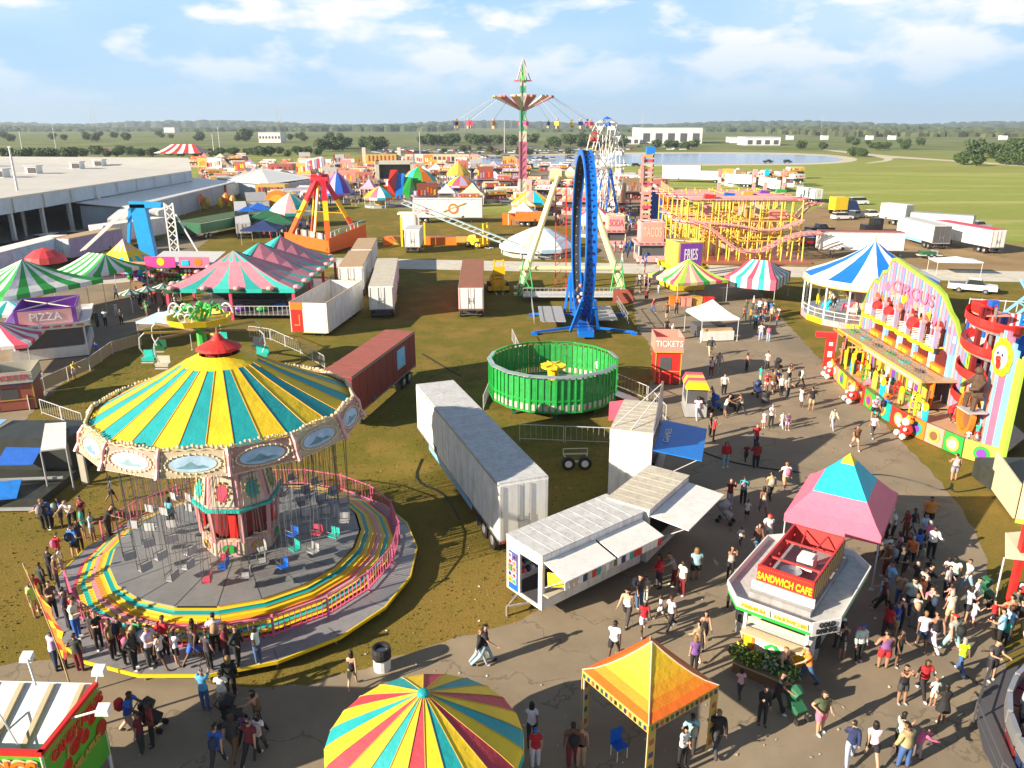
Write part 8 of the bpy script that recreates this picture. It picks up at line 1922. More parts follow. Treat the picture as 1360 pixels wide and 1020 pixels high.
mb.beam((4, -.5, 0), (4, -.5, 9.6), .18).beam((5.2, -.5, 0), (5.2, -.5, 9.6), .18).beam((5.2, 0, 8), (8.5, 0, 1), .2); mb.build('lattice_arms', t)
MB('royal').box(1, 0, 0, 12, 5, 1.0).m('rose').box(-2, -3, 0, 9, 1, 2.0).build('base', t)
tent('rainbow_tent', 'pink, yellow and turquoise zigzag kite-like tent below the blue tower ride', 'tent', (-50.6, 102.5), 3.7, 3.4, -.25, 2.4, 5.9, lambda f, i, j: (['rose', 'cyan', 'cyan', 'yellow', 'yellow', 'palepink'][min(5, j+(i % 2))]), rows=6, ncol=6, drop=.4)
def sign_stall(label, p, rz, L, c1, c2):
    t = thing('prize_stall', label, 'game stall', (p[0], p[1], 0), rz)
    MB('lightgrey').slab([(-L/2, -2, 3.4), (L/2, -2, 3.4), (L/2, 3, 4.3), (-L/2, 3, 4.3)], (0, 0, .12)).build('roof', t)
    mb = MB(c1, 'clean'); mb.box(-L/4-.1, -2.1, 3.2, L/2-.3, .12, 1.3); mb.m('yellow', 'clean').cyl((-L/4, -2.2, 3.9), (-L/4, -2.16, 3.9), .5, n=10); mb.m(c2, 'clean').box(L/4+.1, -2.1, 3.2, L/2-.3, .12, 1.3).m('orange', 'clean').cyl((L/4+.6, -2.2, 3.9), (L/4+.6, -2.16, 3.9), .5, n=10).m('cyan', 'clean').box(L/4-1, -2.2, 3.5, .9, .06, .6); mb.build('sign_board', t)
    mb = MB(); rr = random.Random(4)
    for i in range(int(L/.5)):
        for j in range(4): mb.m(['yellow', 'red', 'green', 'pink', 'white', 'brown'][rr.randrange(6)], 'cloth').ball((-L/2+.4+i*.5, -.8, .9+j*.55), .24, n=6, m=4)
    mb.build('prizes', t); MB('cream').box(0, -1.8, 0, L, .5, 1.0).m('darkgrey').box(0, 1.5, 0, L-.3, 2.6, 3.3).build('counter', t)
    for sx in (-1, 1): MB('white').box(sx*L/2, -2, 0, .15, .15, 3.4).build('post', t)
sign_stall('prize stall with long pink, yellow and turquoise sign boards under a grey roof', (-41.2, 98.5), -.05, 8.2, 'hotpink', 'pink')
t = thing('balloon_cart', 'cart with purple and green toys below an orange sign in the left crowd', 'cart', tuple(G(190, 384)), 0)
mb = MB('purple', 'clean'); rr = random.Random(2)
for k in range(26): mb.m(['purple', 'purple', 'green', 'pink', 'cyan'][k % 5], 'cloth').ball((rr.uniform(-1.6, 1.8), rr.uniform(-.6, .6), rr.uniform(1.2, 2.4)), .28, n=6, m=4)
mb.build('toys', t); MB('coral').box(0, 0, 2.8, 2.6, .1, .7).m('wood').box(0, 0, 0, 2.4, 1, 1).cyl((-1.2, 0, 0), (-1.2, 0, 3), .05).cyl((1.2, 0, 0), (1.2, 0, 3), .05).build('cart_frame', t)
tent('white_tent', 'pale blue tent roof behind the spider ride arches', 'tent', (-32.2, 72.5), 2.6, 1.9, -.1, 2.6, 3.4, lambda f, i, j: 'paleblue', rows=2, ncol=3, drop=.2)
tent('white_tent', 'white and blue flat tent at the far left edge above the pizza stand', 'tent', (-48.5, 74), 3.0, 3.0, .35, 3.2, 3.9, lambda f, i, j: ['white', 'paleblue', 'teal'][i % 3], rows=2, ncol=6, drop=.3)
# ============================================================ left foreground dark ride, board, right edge pieces
t = thing('funnel_ride', 'dark ride platform with blue painted panels at the left edge', 'fairground ride', (-28.6, 40.5, 0), 0)
DKM = mat('dark_steel', (.035, .04, .035), .5, .3)
MB(DKM).box(-2, 1.5, 0, 9.5, 6.5, .5).box(0, 3.6, .5, 5.0, 3.0, 2.0).build('platform', t)
MB('royal', 'dirty').slab([(-.9, -2.4, .55), (1.5, -1.8, .55), (.9, -.2, .9), (-1.4, -.8, .9)], (0, 0, .06)).build('blue_panel', t)
MB('blue', 'dirty').slab([(-1.2, .9, 1.3), (.9, 1.0, 1.3), (.9, 2.4, 2.0), (-1.2, 2.3, 2.0)], (0, 0, .06)).build('blue_panel', t)
MB('sky', 'dirty').slab([(-3.6, 3.2, 2.5), (-2.6, 3.3, 2.5), (-2.5, 4.6, 2.7), (-3.5, 4.6, 2.7)], (0, 0, .05)).build('blue_panel', t)
MB('grey').beam((-5, -.6, .9), (3.0, .2, .9), .12).beam((-5, -2.6, .2), (3.0, -2.3, .2), .15).build('kerb_rail', t)
q0, q1, q2, q3 = G(54, 600, 2.6), G(88, 596, 2.6), G(88, 562, 2.8), G(60, 564, 2.8)
tag(MB('white', 'dirty').slab([tuple(q) for q in (q0, q1, q2, q3)], (0, 0, .08)).m('grey').cyl((q0.x, q0.y, 0), (q0.x, q0.y, 2.6), .05, n=6).cyl((q1.x, q1.y, 0), (q1.x, q1.y, 2.6), .05, n=6).cyl((q2.x, q2.y, 0), (q2.x, q2.y, 2.8), .05, n=6).build('canopy_board'), 'dirty white flat panel on legs over the dark ride at the left', 'shelter')
tag(MB('offwhite').box(0, 0, 0, .35, .2, 2.0).build('marker_post', loc=tuple(G(114, 642))), 'pale upright post in the dark left of the swing ride', 'post')
# right edge : ride wall pieces and cream sign
t = thing('ride_facade', 'cream and lime ride front with picture panels, cut by the right edge', 'ride facade', (26.6, 37.0, 0), 0)
a, b = G(1328, 672) , G(1362, 712)
f0 = Vector((0, 0, 0)); f1 = Vector((3.6, -1.9, 0)); dd = (f1-f0).normalized(); n_ = Vector((dd.y, -dd.x, 0))
mb = MB('cream'); mb.slab([f0+Vector((0, 0, .2)), f1+Vector((0, 0, .2)), f1+Vector((0, 0, 2.3)), f0+Vector((0, 0, 2.2))], -n_*.1)
mb.m('lime', 'clean').slab([f0+Vector((0, 0, 2.2)), f1+Vector((0, 0, 2.3)), f1+Vector((0, 0, 2.5)), f0+Vector((0, 0, 2.4))], -n_*.15).slab([f0+Vector((0, 0, .0)), f1, f1+Vector((0, 0, .25)), f0+Vector((0, 0, .25))], -n_*.15)
w_ = mb.build('wall', t)
mb = MB('brick', 'clean'); p = f0.lerp(f1, .55)+n_*.02
mb.slab([f0.lerp(f1, .42)+n_*.03+Vector((0, 0, .6)), f0.lerp(f1, .62)+n_*.03+Vector((0, 0, .6)), f0.lerp(f1, .62)+n_*.03+Vector((0, 0, 1.9)), f0.lerp(f1, .42)+n_*.03+Vector((0, 0, 1.9))], n_*.03); mb.m('tan', 'clean').slab([f0.lerp(f1, .1)+n_*.03+Vector((0, 0, .7)), f0.lerp(f1, .36)+n_*.03+Vector((0, 0, .7)), f0.lerp(f1, .36)+n_*.03+Vector((0, 0, 1.8)), f0.lerp(f1, .1)+n_*.03+Vector((0, 0, 1.8))], n_*.03); mb.build('picture_panel', w_)
MB(DKM).box(3.4, 3.2, .1, 5.2, 4.8, 1.2).build('ride_floor', t)
MB('cream').slab([(-.1, .1, .2), (.9, 4.0, .2), (.9, 4.0, 2.4), (-.1, .1, 2.2)], (.1, 0, 0)).build('side_wall', t)
q = [G(1336, 742, 2.6), G(1362, 745, 2.6), G(1362, 706, 2.6+.6), G(1336, 708, 2.6+.6)]
t = thing('sign_board', 'blank cream sign board beside a red post at the right edge', 'sign', (q[0].x, q[0].y, 0)); o0 = q[0]*1; o0.z = 0
MB('cream').slab([tuple(v-o0) for v in q], (0, .05, 0)).build('board', t); MB('red').box(.8, .3, 0, .25, .25, 4.0).build('post', t); MB('lightgrey').cyl((-.0, .1, 0), (0, .1, 2.6), .04).build('leg', t)
# truck side behind the funhouse end, at the right edge
trailer('box_trailer', 'blue-grey trailer side behind the right end of the funhouse', 'trailer', (33.5, 43.5), (41, 48), 2.6, 4.2, side='paleblue', roof='lightgrey')
# ride cars at the bottom right corner
t = thing('speedway_ride', 'round ride with dark curved centre at the bottom right corner', 'fairground ride', (22.0, 19.1, 0), 0)
mb = MB(DKM); mb.lathe([(3.6, .3), (3.6, .9), (0, 1.2)], 24); mb.build('centre_platform', t)
mb = MB('offwhite'); mb.lathe([(3.75, .85), (3.75, .98), (3.6, .98)], 24)
for k in range(30): a = 2*pi*k/30; mb.m('offwhite', 'clean').ball((3.8*cos(a), 3.8*sin(a), .85), .09, n=5, m=4)
mb.build('bulb_edge', t)
MB('darkgrey').lathe([(6.6, .25), (6.6, .3), (3.7, .3)], 24).build('track_floor', t)
for k in range(16):
    a = pi*.45+k*.2; r = 5.2; x, y = r*cos(a), r*sin(a)
    mb = MB(['darkred', 'brick', 'darkred', 'navy', 'darkred'][k % 5], 'clean'); mb.at(x, y, .35, a)
    mb.hexa([(-.55, -.45, 0), (.55, -.45, 0), (.55, .45, 0), (-.55, .45, 0), (-.6, -.5, .45), (.6, -.5, .45), (.6, .5, .45), (-.6, .5, .45)]).m('lightgrey', 'metal').box(.55, 0, .35, .16, 1.0, .6).m(['darkred', 'white', 'black', 'tan'][k % 4], 'cloth').box(-.05, 0, .45, .5, .8, .25).m('steel', 'metal').tube([(-.5, -.5, .4), (-.5, -.5, .8), (-.5, .5, .8), (-.5, .5, .4)], .03, 4); mb.build('ride_car', t)
mb = MB('darkgrey')
for k in range(8):
    a = pi*.45+k*.42; b = pi*.45+(k+1)*.42; p = Vector((6.7*cos(a), 6.7*sin(a), 1.15)); q_ = Vector((6.7*cos(b), 6.7*sin(b), 1.15)); mb.beam(p, q_, .05).beam(p-Vector((0, 0, .85)), p, .05).beam(p-Vector((0, 0, .4)), q_-Vector((0, 0, .4)), .04)
mb.build('railing', t)
MB('black').cyl((-1.4, -.6, 1.0), (-1.4, -.6, 4.6), .1).build('lamp_post', t)
tent('white_tent', 'small white canopy on posts beyond the funhouse wall beside the road', 'canopy', tuple(G(1266, 364))[:2], 3, 1.6, -.1, 2.0, 2.5, lambda f, i, j: 'white', rows=2, ncol=2, drop=.15)
t = thing('lattice_ride', 'blue and white lattice ride with steps behind the right end of the funhouse', 'fairground ride', (46.5, 69.5, 0), -.3)
MB('royal', 'dirty').box(0, 0, 0, 9, 5, .9).box(-1, 1, .9, 4, 2.4, 2.0).build('base', t)
mb = MB('lightgrey')
for k in range(9):
    x = -4+k; mb.beam((x, -2.3, .9), (x, -2.3, 3.6), .07).beam((x, -2.3, .9), (x+1, -2.3, 3.6), .05).beam((x, 2.3, .9), (x, 2.3, 4.4), .07)
for z in (2.2, 3.6): mb.beam((-4, -2.3, z), (4.5, -2.3, z), .08).beam((-4, 2.3, z+.7), (4.5, 2.3, z+.7), .08)
mb.build('railing_lattice', t)
mb = MB('sky')
for s in (-1, 1): mb.beam((-3.5, s*1.2, .9), (1.5, s*1.2, 6.5), .2).beam((3.5, s*1.2, .9), (-.5, s*1.2, 6.5), .2)
for k in range(6): mb.beam((-3.5+k*.8, -1.2, .9+k*.9), (-3.5+k*.8, 1.2, .9+k*.9), .1)
mb.build('lattice_arms', t); MB('white', 'clean').tube([(3, 0, 1), (4.6, 0, 2.5), (4.2, 0, 4.6), (2.8, 0, 5.6)], .45, 8).build('white_arch', t)
# strollers and wheeled things
def stroller(px, py, label, c, rz):
    g = G(px, py); t = thing('stroller', label, 'stroller', (g.x, g.y, 0), rz)
    mb = MB('darkgrey', 'metal'); mb.beam((-.22, -.35, .15), (-.22, .45, 1.0), .03).beam((.22, -.35, .15), (.22, .45, 1.0), .03).beam((-.22, .35, .15), (-.22, -.1, .65), .03).beam((.22, .35, .15), (.22, -.1, .65), .03).beam((-.22, .45, 1.0), (.22, .45, 1.0), .035); mb.build('frame', t)
    mb = MB(c, 'cloth'); mb.hexa([(-.22, -.3, .35), (.22, -.3, .35), (.22, .15, .32), (-.22, .15, .32), (-.22, -.35, .5), (.22, -.35, .5), (.22, .3, .85), (-.22, .3, .85)]); mb.build('seat', t)
    mb = MB(c, 'cloth'); mb.tube([(0, .25, .9), (0, .05, 1.05), (0, -.15, .98)], [.2, .28, .2], 8); mb.build('hood', t)
    for x in (-.24, .24):
        for y in (-.35, .35): MB('rubber', 'plain').cyl((x-.03, y, .12), (x+.03, y, .12), .12, n=10).build('wheel', t)
stroller(203, 968, 'black stroller pushed along the path beside the candy stand', 'black', -1.57+3.14)
stroller(309, 962, 'black stroller with two large hoods in front of the swing ride', 'black', 1.57)
stroller(1055, 952, 'dark green stroller in the dark shade right of the orange tent', 'darkgreen', .4)
stroller(963, 694, 'grey stroller standing in the shade left of the pink tent', 'grey', 1)
stroller(1033, 494, 'black stroller pushed up the sunny midway by someone in grey', 'black', 2.2)
stroller(970, 545, 'black double stroller in the sun right of the snack cart', 'black', 1.4)
stroller(1006, 526, 'dark stroller in the midway family group', 'navy', .3)
stroller(1306, 800, 'dark green stroller at the right edge of the shaded path', 'darkgreen', .6)
stroller(950, 545, 'blue stroller left of the double stroller near the snack cart', 'blue', 1.8)

# ============================================================ vehicles
def car_proto(kind):
    bodyc = mat('car_paint', (.5, .5, .5), .25, .03, objcol=True); mb = MB(bodyc); L, W = (4.6, 1.8) if kind != 'pickup' else (5.4, 1.95)
    def prism(profile, w0, w1=None):
        n = len(profile); a = [(x, -w0/2, z) for x, z in profile]; b = [(x, w0/2, z) for x, z in profile]
        mb.add(a+b, [tuple(range(n)), tuple(range(2*n-1, n-1, -1))]+[((i+1) % n, i, n+i, n+(i+1) % n) for i in range(n)])
    if kind == 'sedan': prism([(-2.3, .35), (2.3, .35), (2.32, .75), (1.2, .9), (-1.9, .95), (-2.3, .85)], W)
    elif kind == 'suv': prism([(-2.3, .35), (2.3, .35), (2.32, .85), (1.3, 1.0), (-2.2, 1.1), (-2.3, .6)], W)
    elif kind == 'van': prism([(-2.5, .35), (2.5, .35), (2.5, .9), (1.9, 1.2), (-2.5, 1.2)], W)
    else: prism([(-2.7, .45), (2.7, .45), (2.72, 1.0), (1.4, 1.1), (-.6, 1.1), (-2.7, 1.1), (-2.7, .6)], W)
    body = mb.mesh('body')
    mb = MB('glass', 'glass')
    cab = {'sedan': [(-1.5, .93), (1.1, .88), (.4, 1.38), (-.9, 1.4)], 'suv': [(-2.15, 1.08), (1.2, .98), (.6, 1.6), (-2.0, 1.65)], 'van': [(-2.45, 1.18), (1.9, 1.18), (1.2, 1.95), (-2.4, 1.95)], 'pickup': [(-.7, 1.08), (1.4, 1.08), (.8, 1.7), (-.5, 1.72)]}[kind]
    prism(cab, W-.16); gl = mb.mesh('windows')
    mb = MB(bodyc); z = cab[2][1]; mb.box((cab[2][0]+cab[3][0])/2, 0, z-.02, abs(cab[2][0]-cab[3][0])+.1, W-.18, .06)
    if kind == 'pickup': mb.m('darkgrey').box(-1.7, 0, 1.1, 1.8, W-.35, .015)
    rf = mb.mesh('roof')
    mb = MB('rubber', 'plain'); mb.cyl((0, -.11, .34), (0, .11, .34), .34, n=12).m('steel', 'metal').cyl((0, -.12, .34), (0, .12, .34), .18, n=8); wh = mb.mesh('wheel')
    return body, gl, rf, wh, L, W
CARS = {k: car_proto(k) for k in ('sedan', 'suv', 'van', 'pickup')}
CARC = dict(white=(.75, .75, .75), silver=(.4, .42, .44), black=(.02, .02, .025), blue=(.03, .07, .22), red=(.4, .02, .02), grey=(.14, .15, .16), tan=(.35, .28, .2), navy=(.02, .03, .08))
def car(x, y, rz, kind, c, label, group=None, parts=True):
    b, gl, rf, wh, L, W = CARS[kind]; col = CARC[c]
    t = bpy.data.objects.new('parked_car', None); COL.objects.link(t); t.location = (x, y, 0); t.rotation_euler.z = rz
    t['label'] = label; t['category'] = 'car'; t.empty_display_size = .3
    if group: t['group'] = group
    THINGS.append(t)
    for nm, me in (('body', b), ('windows', gl), ('roof', rf)):
        o = bpy.data.objects.new(nm, me); COL.objects.link(o); o.parent = t; o.color = (*col, 1)
    if parts:
        for sx in (-1.45, 1.45):
            for sy in (-1, 1): o = bpy.data.objects.new('wheel', wh); COL.objects.link(o); o.parent = t; o.location = (sx, sy*(W/2-.1), 0)
VR = random.Random(77)
for px, py, k, c, rz, lab in ((1118, 292, 'suv', 'white', .2, 'white wagon parked at the left of the dirt lot'), (1133, 290, 'pickup', 'silver', .5, 'silver pickup beside the white wagon on the dirt lot'), (1155, 289, 'pickup', 'white', .1, 'white crew cab pickup in the middle of the dirt lot'), (1296, 305, 'pickup', 'silver', .2, 'silver pickup behind the long trailers on the right'), (1290, 388, 'pickup', 'white', -.5, 'white pickup truck behind the funhouse wall'),
    (1075, 316, 'sedan', 'blue', .1, 'dark blue car at the left edge of the dirt lot'), (1088, 309, 'pickup', 'black', .2, 'black truck at the left edge of the dirt lot'), (1078, 326, 'sedan', 'red', .1, 'red car half hidden behind the roller coaster'), (8, 335, 'suv', 'grey', .4, 'dark grey car at the far left edge of the grass'), (37, 332, 'suv', 'black', .1, 'black wagon left of the white cab on the grass'), (68, 325, 'van', 'white', 1.2, 'white van facing us on the grass beside the hall'), (112, 322, 'van', 'tan', .05, 'long tan van parked by the left trailers'), (1140, 272, 'van', 'white', .2, 'white van behind the yellow truck box'), (672, 270, 'sedan', 'grey', 0, 'grey car parked right of the painted semi-trailer'),
    (828, 221, 'pickup', 'white', .1, 'white pickup parked on the near lake shore, left one'), (845, 221, 'suv', 'black', .1, 'dark car parked on the near lake shore, right one'), (1020, 216, 'pickup', 'black', .1, 'black truck on the lake shore'), (1046, 216, 'suv', 'navy', .1, 'dark blue car on the lake shore right of the black truck')):
    g = G(px, py); car(g.x, g.y, rz, k, c, lab)
n = 0
def lot(n, x0, x1, y0, y1, place, group, rows=6):
    for k in range(n):
        row = k % rows; py = y0+(y1-y0)*(row+.5)/rows; px = VR.uniform(x0, x1); g = G(px, py); c = VR.choice(['white', 'silver', 'white', 'black', 'grey', 'blue', 'red', 'silver', 'tan']); kd = VR.choice(['sedan', 'suv', 'suv', 'van', 'pickup'])
        car(g.x, g.y, VR.choice([.1, 1.67, 1.6, 0])+VR.uniform(-.1, .1), kd, c, 'tiny %s parked car %s' % (c, place), '%s cars %s' % (c, place), False)
lot(170, 495, 800, 198.5, 205.2, 'in the far parking lot', 'x', 7)
lot(40, 62, 145, 200, 204, 'in the lot beyond the hall', 'x', 4)
lot(34, 600, 800, 209, 215, 'on the near lake bank', 'x', 3)
lot(26, 815, 925, 195, 200, 'by the white warehouse', 'x', 4)
# trailers and trucks on the right and left
def tr(px0, py0, px1, py1, W, H, label, **k):
    a, b = G(px0, py0), G(px1, py1); return trailer('box_trailer', label, 'trailer', (a.x, a.y), (b.x, b.y), W, H, **k)
tr(1194, 343, 1084, 341, 2.6, 4.1, 'plain white trailer broadside behind the blue carousel tent', roof='brick', zf=1.3)
tr(1322, 338, 1246, 322, 2.6, 3.9, 'long white trailer with ribbed silver doors and a picture window, right dirt lot', roof='rose')
tr(1248, 332, 1200, 318, 3.0, 4.0, 'white trailer with open dark rear doorway and blue skirt', roof='lightgrey', skirt='sky', end='darkgrey')
tr(1290, 312, 1208, 306, 2.6, 3.6, 'long silver living trailer behind the white trailers', side='lightgrey', roof='grey')
tr(1205, 300, 1172, 296, 2.6, 4.2, 'white box trailer beside the black tow truck', roof='white')
tr(1086, 270, 1062, 266, 2.4, 3.6, 'small white trailer behind the right end of the coaster', roof='white')
tr(1030, 256, 1012, 250, 2.6, 3.6, 'white trailer with two dark windows behind the coaster', roof='white')
tr(960, 243, 880, 241, 3, 4, 'long white trailer in the row behind the coaster', roof='white')
tr(930, 233, 880, 232, 3, 4, 'pale trailer in the farther row behind the coaster', roof='grey')
tr(1000, 249, 965, 247, 3, 4, 'short white trailer at the right end of the coaster row', roof='white')
tr(843, 243, 812, 243, 2.8, 3.6, 'grey trailer near the ferris wheel foot', side='lightgrey', roof='lightgrey')
g = G(1112, 284); t = thing('box_truck', 'truck with bright yellow box and dark blue cab on the dirt lot', 'truck', (g.x, g.y, 0), .25)
MB('yellow', 'clean').box(0, 0, 1.0, 3.4, 2.4, 2.9).build('box', t); MB('navy', 'clean').hexa([(1.8, -1.2, .6), (5.4, -1.2, .6), (5.4, 1.2, .6), (1.8, 1.2, .6), (1.8, -1.1, 3.2), (4.0, -1.1, 3.0), (4.0, 1.1, 3.0), (1.8, 1.1, 3.2)]).build('cab', t); wheels(t, (-1, 1, 4.2), (-1.1, 1.1))
g = G(1160, 312); t = thing('tow_tractor', 'black tractor truck without trailer on the dirt lot', 'truck', (g.x, g.y, 0), .0)
MB('black', 'clean').box(-1.2, 0, .7, 2.2, 2.3, 1.3).box(.2, 0, .7, 1.8, 2.2, 2.5).box(2.6, 0, .7, 3.4, 1.2, .4).m('glass', 'glass').box(.0, -1.12, 2.2, 1.2, .06, .7).build('cab', t); wheels(t, (-1.5, 2.6, 3.7), (-1.1, 1.1), .52)
g = G(1232, 343); t = thing('utility_trailer', 'small flat utility trailer with dark load in front of the white trailers', 'trailer', (g.x, g.y, 0), .0)
MB('offwhite').box(0, 0, .5, 3.6, 1.8, .15).build('bed', t); MB('darkgreen').box(-.3, 0, .65, 2, 1.4, .5).m('grey').box(.9, 0, .65, .7, 1.0, .6).build('load', t); wheels(t, (-.4, .5), (-.95, .95), .35)
# left trailers
tr(-40, 385, 85, 346, 3.0, 3.9, 'long pale blue living trailer with awnings at the left edge', side='paleblue', roof='white')
tr(85, 352, 155, 335, 3.0, 3.9, 'pale trailer with tan roof behind the green striped tents', side='lilac', roof='tan')
g = G(66, 352); 
tag(MB(mat('tarp_red', (.6, .05, .06), .6, .1, bump=.5)).at(-62, 104, 2.6).lathe([(2.6, 0), (2.3, .8), (1.2, 1.6), (0, 1.9)], 14).build('red_dome_tent'), 'red domed tarpaulin roof between the left trailers', 'tent')
tr(132, 332, 215, 318, 3.2, 4.0, 'big white motorhome behind the blue tower ride', roof='white')
tr(160, 322, 175, 305, 3.0, 4.2, 'white trailer end behind the motorhome', roof='white')
tr(205, 305, 225, 296, 2.6, 3.6, 'white trailer right of the blue tower ride', side='white', roof='white')
tr(296, 268, 316, 262, 3.0, 4.4, 'white truck body with red cab beyond the green yard', roof='white', end='red')
tr(322, 250, 362, 246, 3, 4.2, 'white trailer with blue-grey side left of the orange pendulum ride', side='white', roof='white')
tr(360, 252, 372, 242, 3, 4.6, 'tall white trailer end beside the blue-grey one', roof='white')
tr(325, 318, 320, 285, 2.6, 3.0, 'white trailer seen end-on above the left crowd', roof='lightgrey')
tr(345, 286, 340, 272, 5, 3.2, 'dark brown walled trailer block right of the green yard', side='brown', roof='grey')
tr(250, 318, 335, 300, 6, 3.0, 'dark green walled yard enclosure left of the crowd', side='darkgreen', roof='foliage', end='darkgreen', seam=0)
# ============================================================ far stalls : every stall and marquee is its own thing
FR = random.Random(123); SEEN = {}
WORDS = ['FRIES', 'CORN', 'BBQ', 'FUNNEL', 'TACOS', 'SODA', 'CANDY', 'NACHOS', 'GAMES', 'TICKETS']
def far_stall(px, py, kind=None, c=None, w=None, h=None):
    g = G(px, py); kind = kind or FR.choice(['booth', 'booth', 'tent', 'gable', 'board'])
    c = c or FR.choice(['white', 'white', 'white', 'palepink', 'palepink', 'coral', 'cream', 'lilac', 'brick', 'white', 'offwhite', 'offwhite', 'tan', 'lightgrey'])
    c2 = FR.choice(['coral', 'cream', 'palepink', 'orange', 'white', 'brick', 'tan', 'gold', 'white'])
    w = w or FR.uniform(4, 7); h = h or FR.uniform(2.8, 4.2); d = FR.uniform(3, 5); rz = FR.choice([0, .1, -.15, .3])
    side = 'left' if px < 400 else 'centre left' if px < 560 else 'centre' if px < 740 else 'centre right' if px < 880 else 'right'
    what = {'booth': 'food booth', 'tent': 'pointed tent', 'gable': 'gabled stall', 'board': 'picture-board stall'}[kind]
    depth = 'nearest rows' if py > 262 else ('middle rows' if py > 240 else 'farthest rows')
    base = '%s %s with %s trim, %s, %s' % (cnp(c), what, cnp(c2), side, depth)
    t = thing('fair_stall' if kind != 'tent' else 'fair_tent', base, 'stall' if kind != 'tent' else 'tent', (g.x, g.y, 0), rz); t['auto'] = 1; t['base'] = base
    if kind == 'tent':
        mb = MB(); hip_canopy(w/2, d/2, 2.6, 2.6+h*.7, lambda f, i, j: c if i % 2 else (c2 if FR.random() < .0 else c), rows=3, ncol=4, drop=.3, mb=mb, valance=c2); mb.build('canopy', t)
        MB('wood').box(0, 0, 0, w*.8, d*.8, 1.1).build('counter', t)
        for sx in (-1, 1):
            for sy in (-1, 1): MB('white').box(sx*w*.48, sy*d*.48, 0, .12, .12, 2.6).build('post', t)
    else:
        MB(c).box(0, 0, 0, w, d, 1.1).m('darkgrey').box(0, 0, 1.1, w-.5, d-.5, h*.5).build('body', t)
        mb = MB(c2 if kind == 'booth' else c)
        if kind == 'gable': mb.hexa([(-w/2-.3, -d/2-.4, h*.75), (w/2+.3, -d/2-.4, h*.75), (w/2+.3, d/2+.4, h*.75), (-w/2-.3, d/2+.4, h*.75), (-w/2, -.1, h*1.15), (w/2, -.1, h*1.15), (w/2, .1, h*1.15), (-w/2, .1, h*1.15)])
        else: mb.box(0, 0, h*.72, w+.8, d+.8, .25).m(c).box(0, 0, h*.72+.25, w*.9, d*.9, h*.32)
        mb.build('roof', t)
        mb = MB(c2, 'clean'); hh = h*.32 if kind != 'board' else h*1.0
        mb.box(0, -d/2-.45, h*.78, w*.85, .12, hh)
        for q in range(int(w)): mb.m(['yellow', 'white', 'red', c, 'orange'][FR.randrange(5)], 'clean').box(-w*.38+q*.85, -d/2-.54, h*.82+FR.uniform(0, hh*.3), .5, .06, hh*.4)
        mb.build('sign', t)
        mb = MB()
        for q in range(int(w*1.2)): mb.m(['red', 'yellow', 'white', 'pink', 'brown'][FR.randrange(5)], 'cloth').box(-w*.42+q*.8, -d/2-.1, 1.1, .4, .4, FR.uniform(.3, .9))
        mb.build('goods', t)
def cnp(c): return {'palepink': 'pale pink', 'offwhite': 'off-white', 'darkgrey': 'dark grey', 'paleblue': 'pale blue', 'gold': 'golden', 'brick': 'brick red', 'lilac': 'lilac'}.get(c, c)
spots = []
def scatter(n, x0, x1, y0, y1, **k):
    m = 0; tries = 0
    while m < n and tries < 4000:
        tries += 1
        px, py = FR.uniform(x0, x1), FR.uniform(y0, y1); g = G(px, py)
        if all(hypot(g.x-a, (g.y-b)*.8) > 5.6 for a, b in spots): spots.append((g.x, g.y)); far_stall(px, py, **k); m += 1
scatter(70, 268, 440, 222, 250)
scatter(10, 255, 330, 214, 224)
scatter(34, 440, 560, 222, 240)
scatter(8, 470, 545, 246, 262)
scatter(36, 560, 700, 219, 238)
scatter(6, 640, 700, 246, 268)
scatter(20, 700, 800, 228, 262)
scatter(18, 800, 900, 246, 290)
scatter(10, 960, 1060, 236, 250)
scatter(6, 345, 420, 262, 282)
scatter(9, 690, 780, 262, 300)
scatter(6, 560, 700, 264, 276)
scatter(8, 440, 480, 236, 262)
def long_stall(px0, px1, py, h, c, lab, n):
    a, b = G(px0, py), G(px1, py); L = b.x-a.x; t = thing('game_row', lab, 'game stall', ((a.x+b.x)/2, a.y, 0))
    MB(c).box(0, 2, 0, L, 4, h*.5).box(0, 2, h*.5, L+1, 5, h*.5).build('body', t)
    mb = MB('brick', 'clean')
    for k in range(n): mb.m(['brick', 'rose', 'navy', 'brown'][k % 4], 'clean').box(-L/2+L*(k+.5)/n, -.6, h*.55, L/n*.5, .15, h*.3)
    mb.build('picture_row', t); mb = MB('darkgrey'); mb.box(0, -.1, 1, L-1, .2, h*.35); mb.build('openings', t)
long_stall(540, 622, 224, 6.5, 'cream', 'very long cream game row with a band of dark pictures left of the swing tower', 14)
t = thing('gold_building', 'golden barn-fronted stall with two white towers beyond the lake end', 'stall', tuple(G(508, 226)), 0)
MB('gold').box(0, 0, 0, 14, 6, 7).m('amber').box(0, -.2, 0, 12, 5.8, 4).build('body', t)
for s in (-1, 1): MB('offwhite').box(s*8, 0, 0, 1.6, 1.6, 10).build('corner_tower', t)
mb = MB('brick')
for k in range(7): mb.box(-5.4+k*1.8, -3.1, 4.2, .5, .2, 2.4)
mb.build('panelling', t)
t = thing('stage_tent', 'white framed dark stage opening with a pink backdrop, centre left', 'stage', tuple(G(526, 252)), .1)
MB('offwhite').box(-5.5, 0, 0, 1.2, 6, 9).box(5.5, 0, 0, 1.2, 6, 8.6).box(0, 0, 8, 12, 6, 1).build('frame', t); MB('darkgrey').box(0, 2, 0, 10, .5, 8).build('back_wall', t); MB('rose').box(-.5, -.5, 0, 2, 2, 5).build('backdrop', t)
t = thing('giant_slide', 'red, blue and green inflatable slide in the centre left crowd', 'slide', tuple(G(532, 262)), 0)
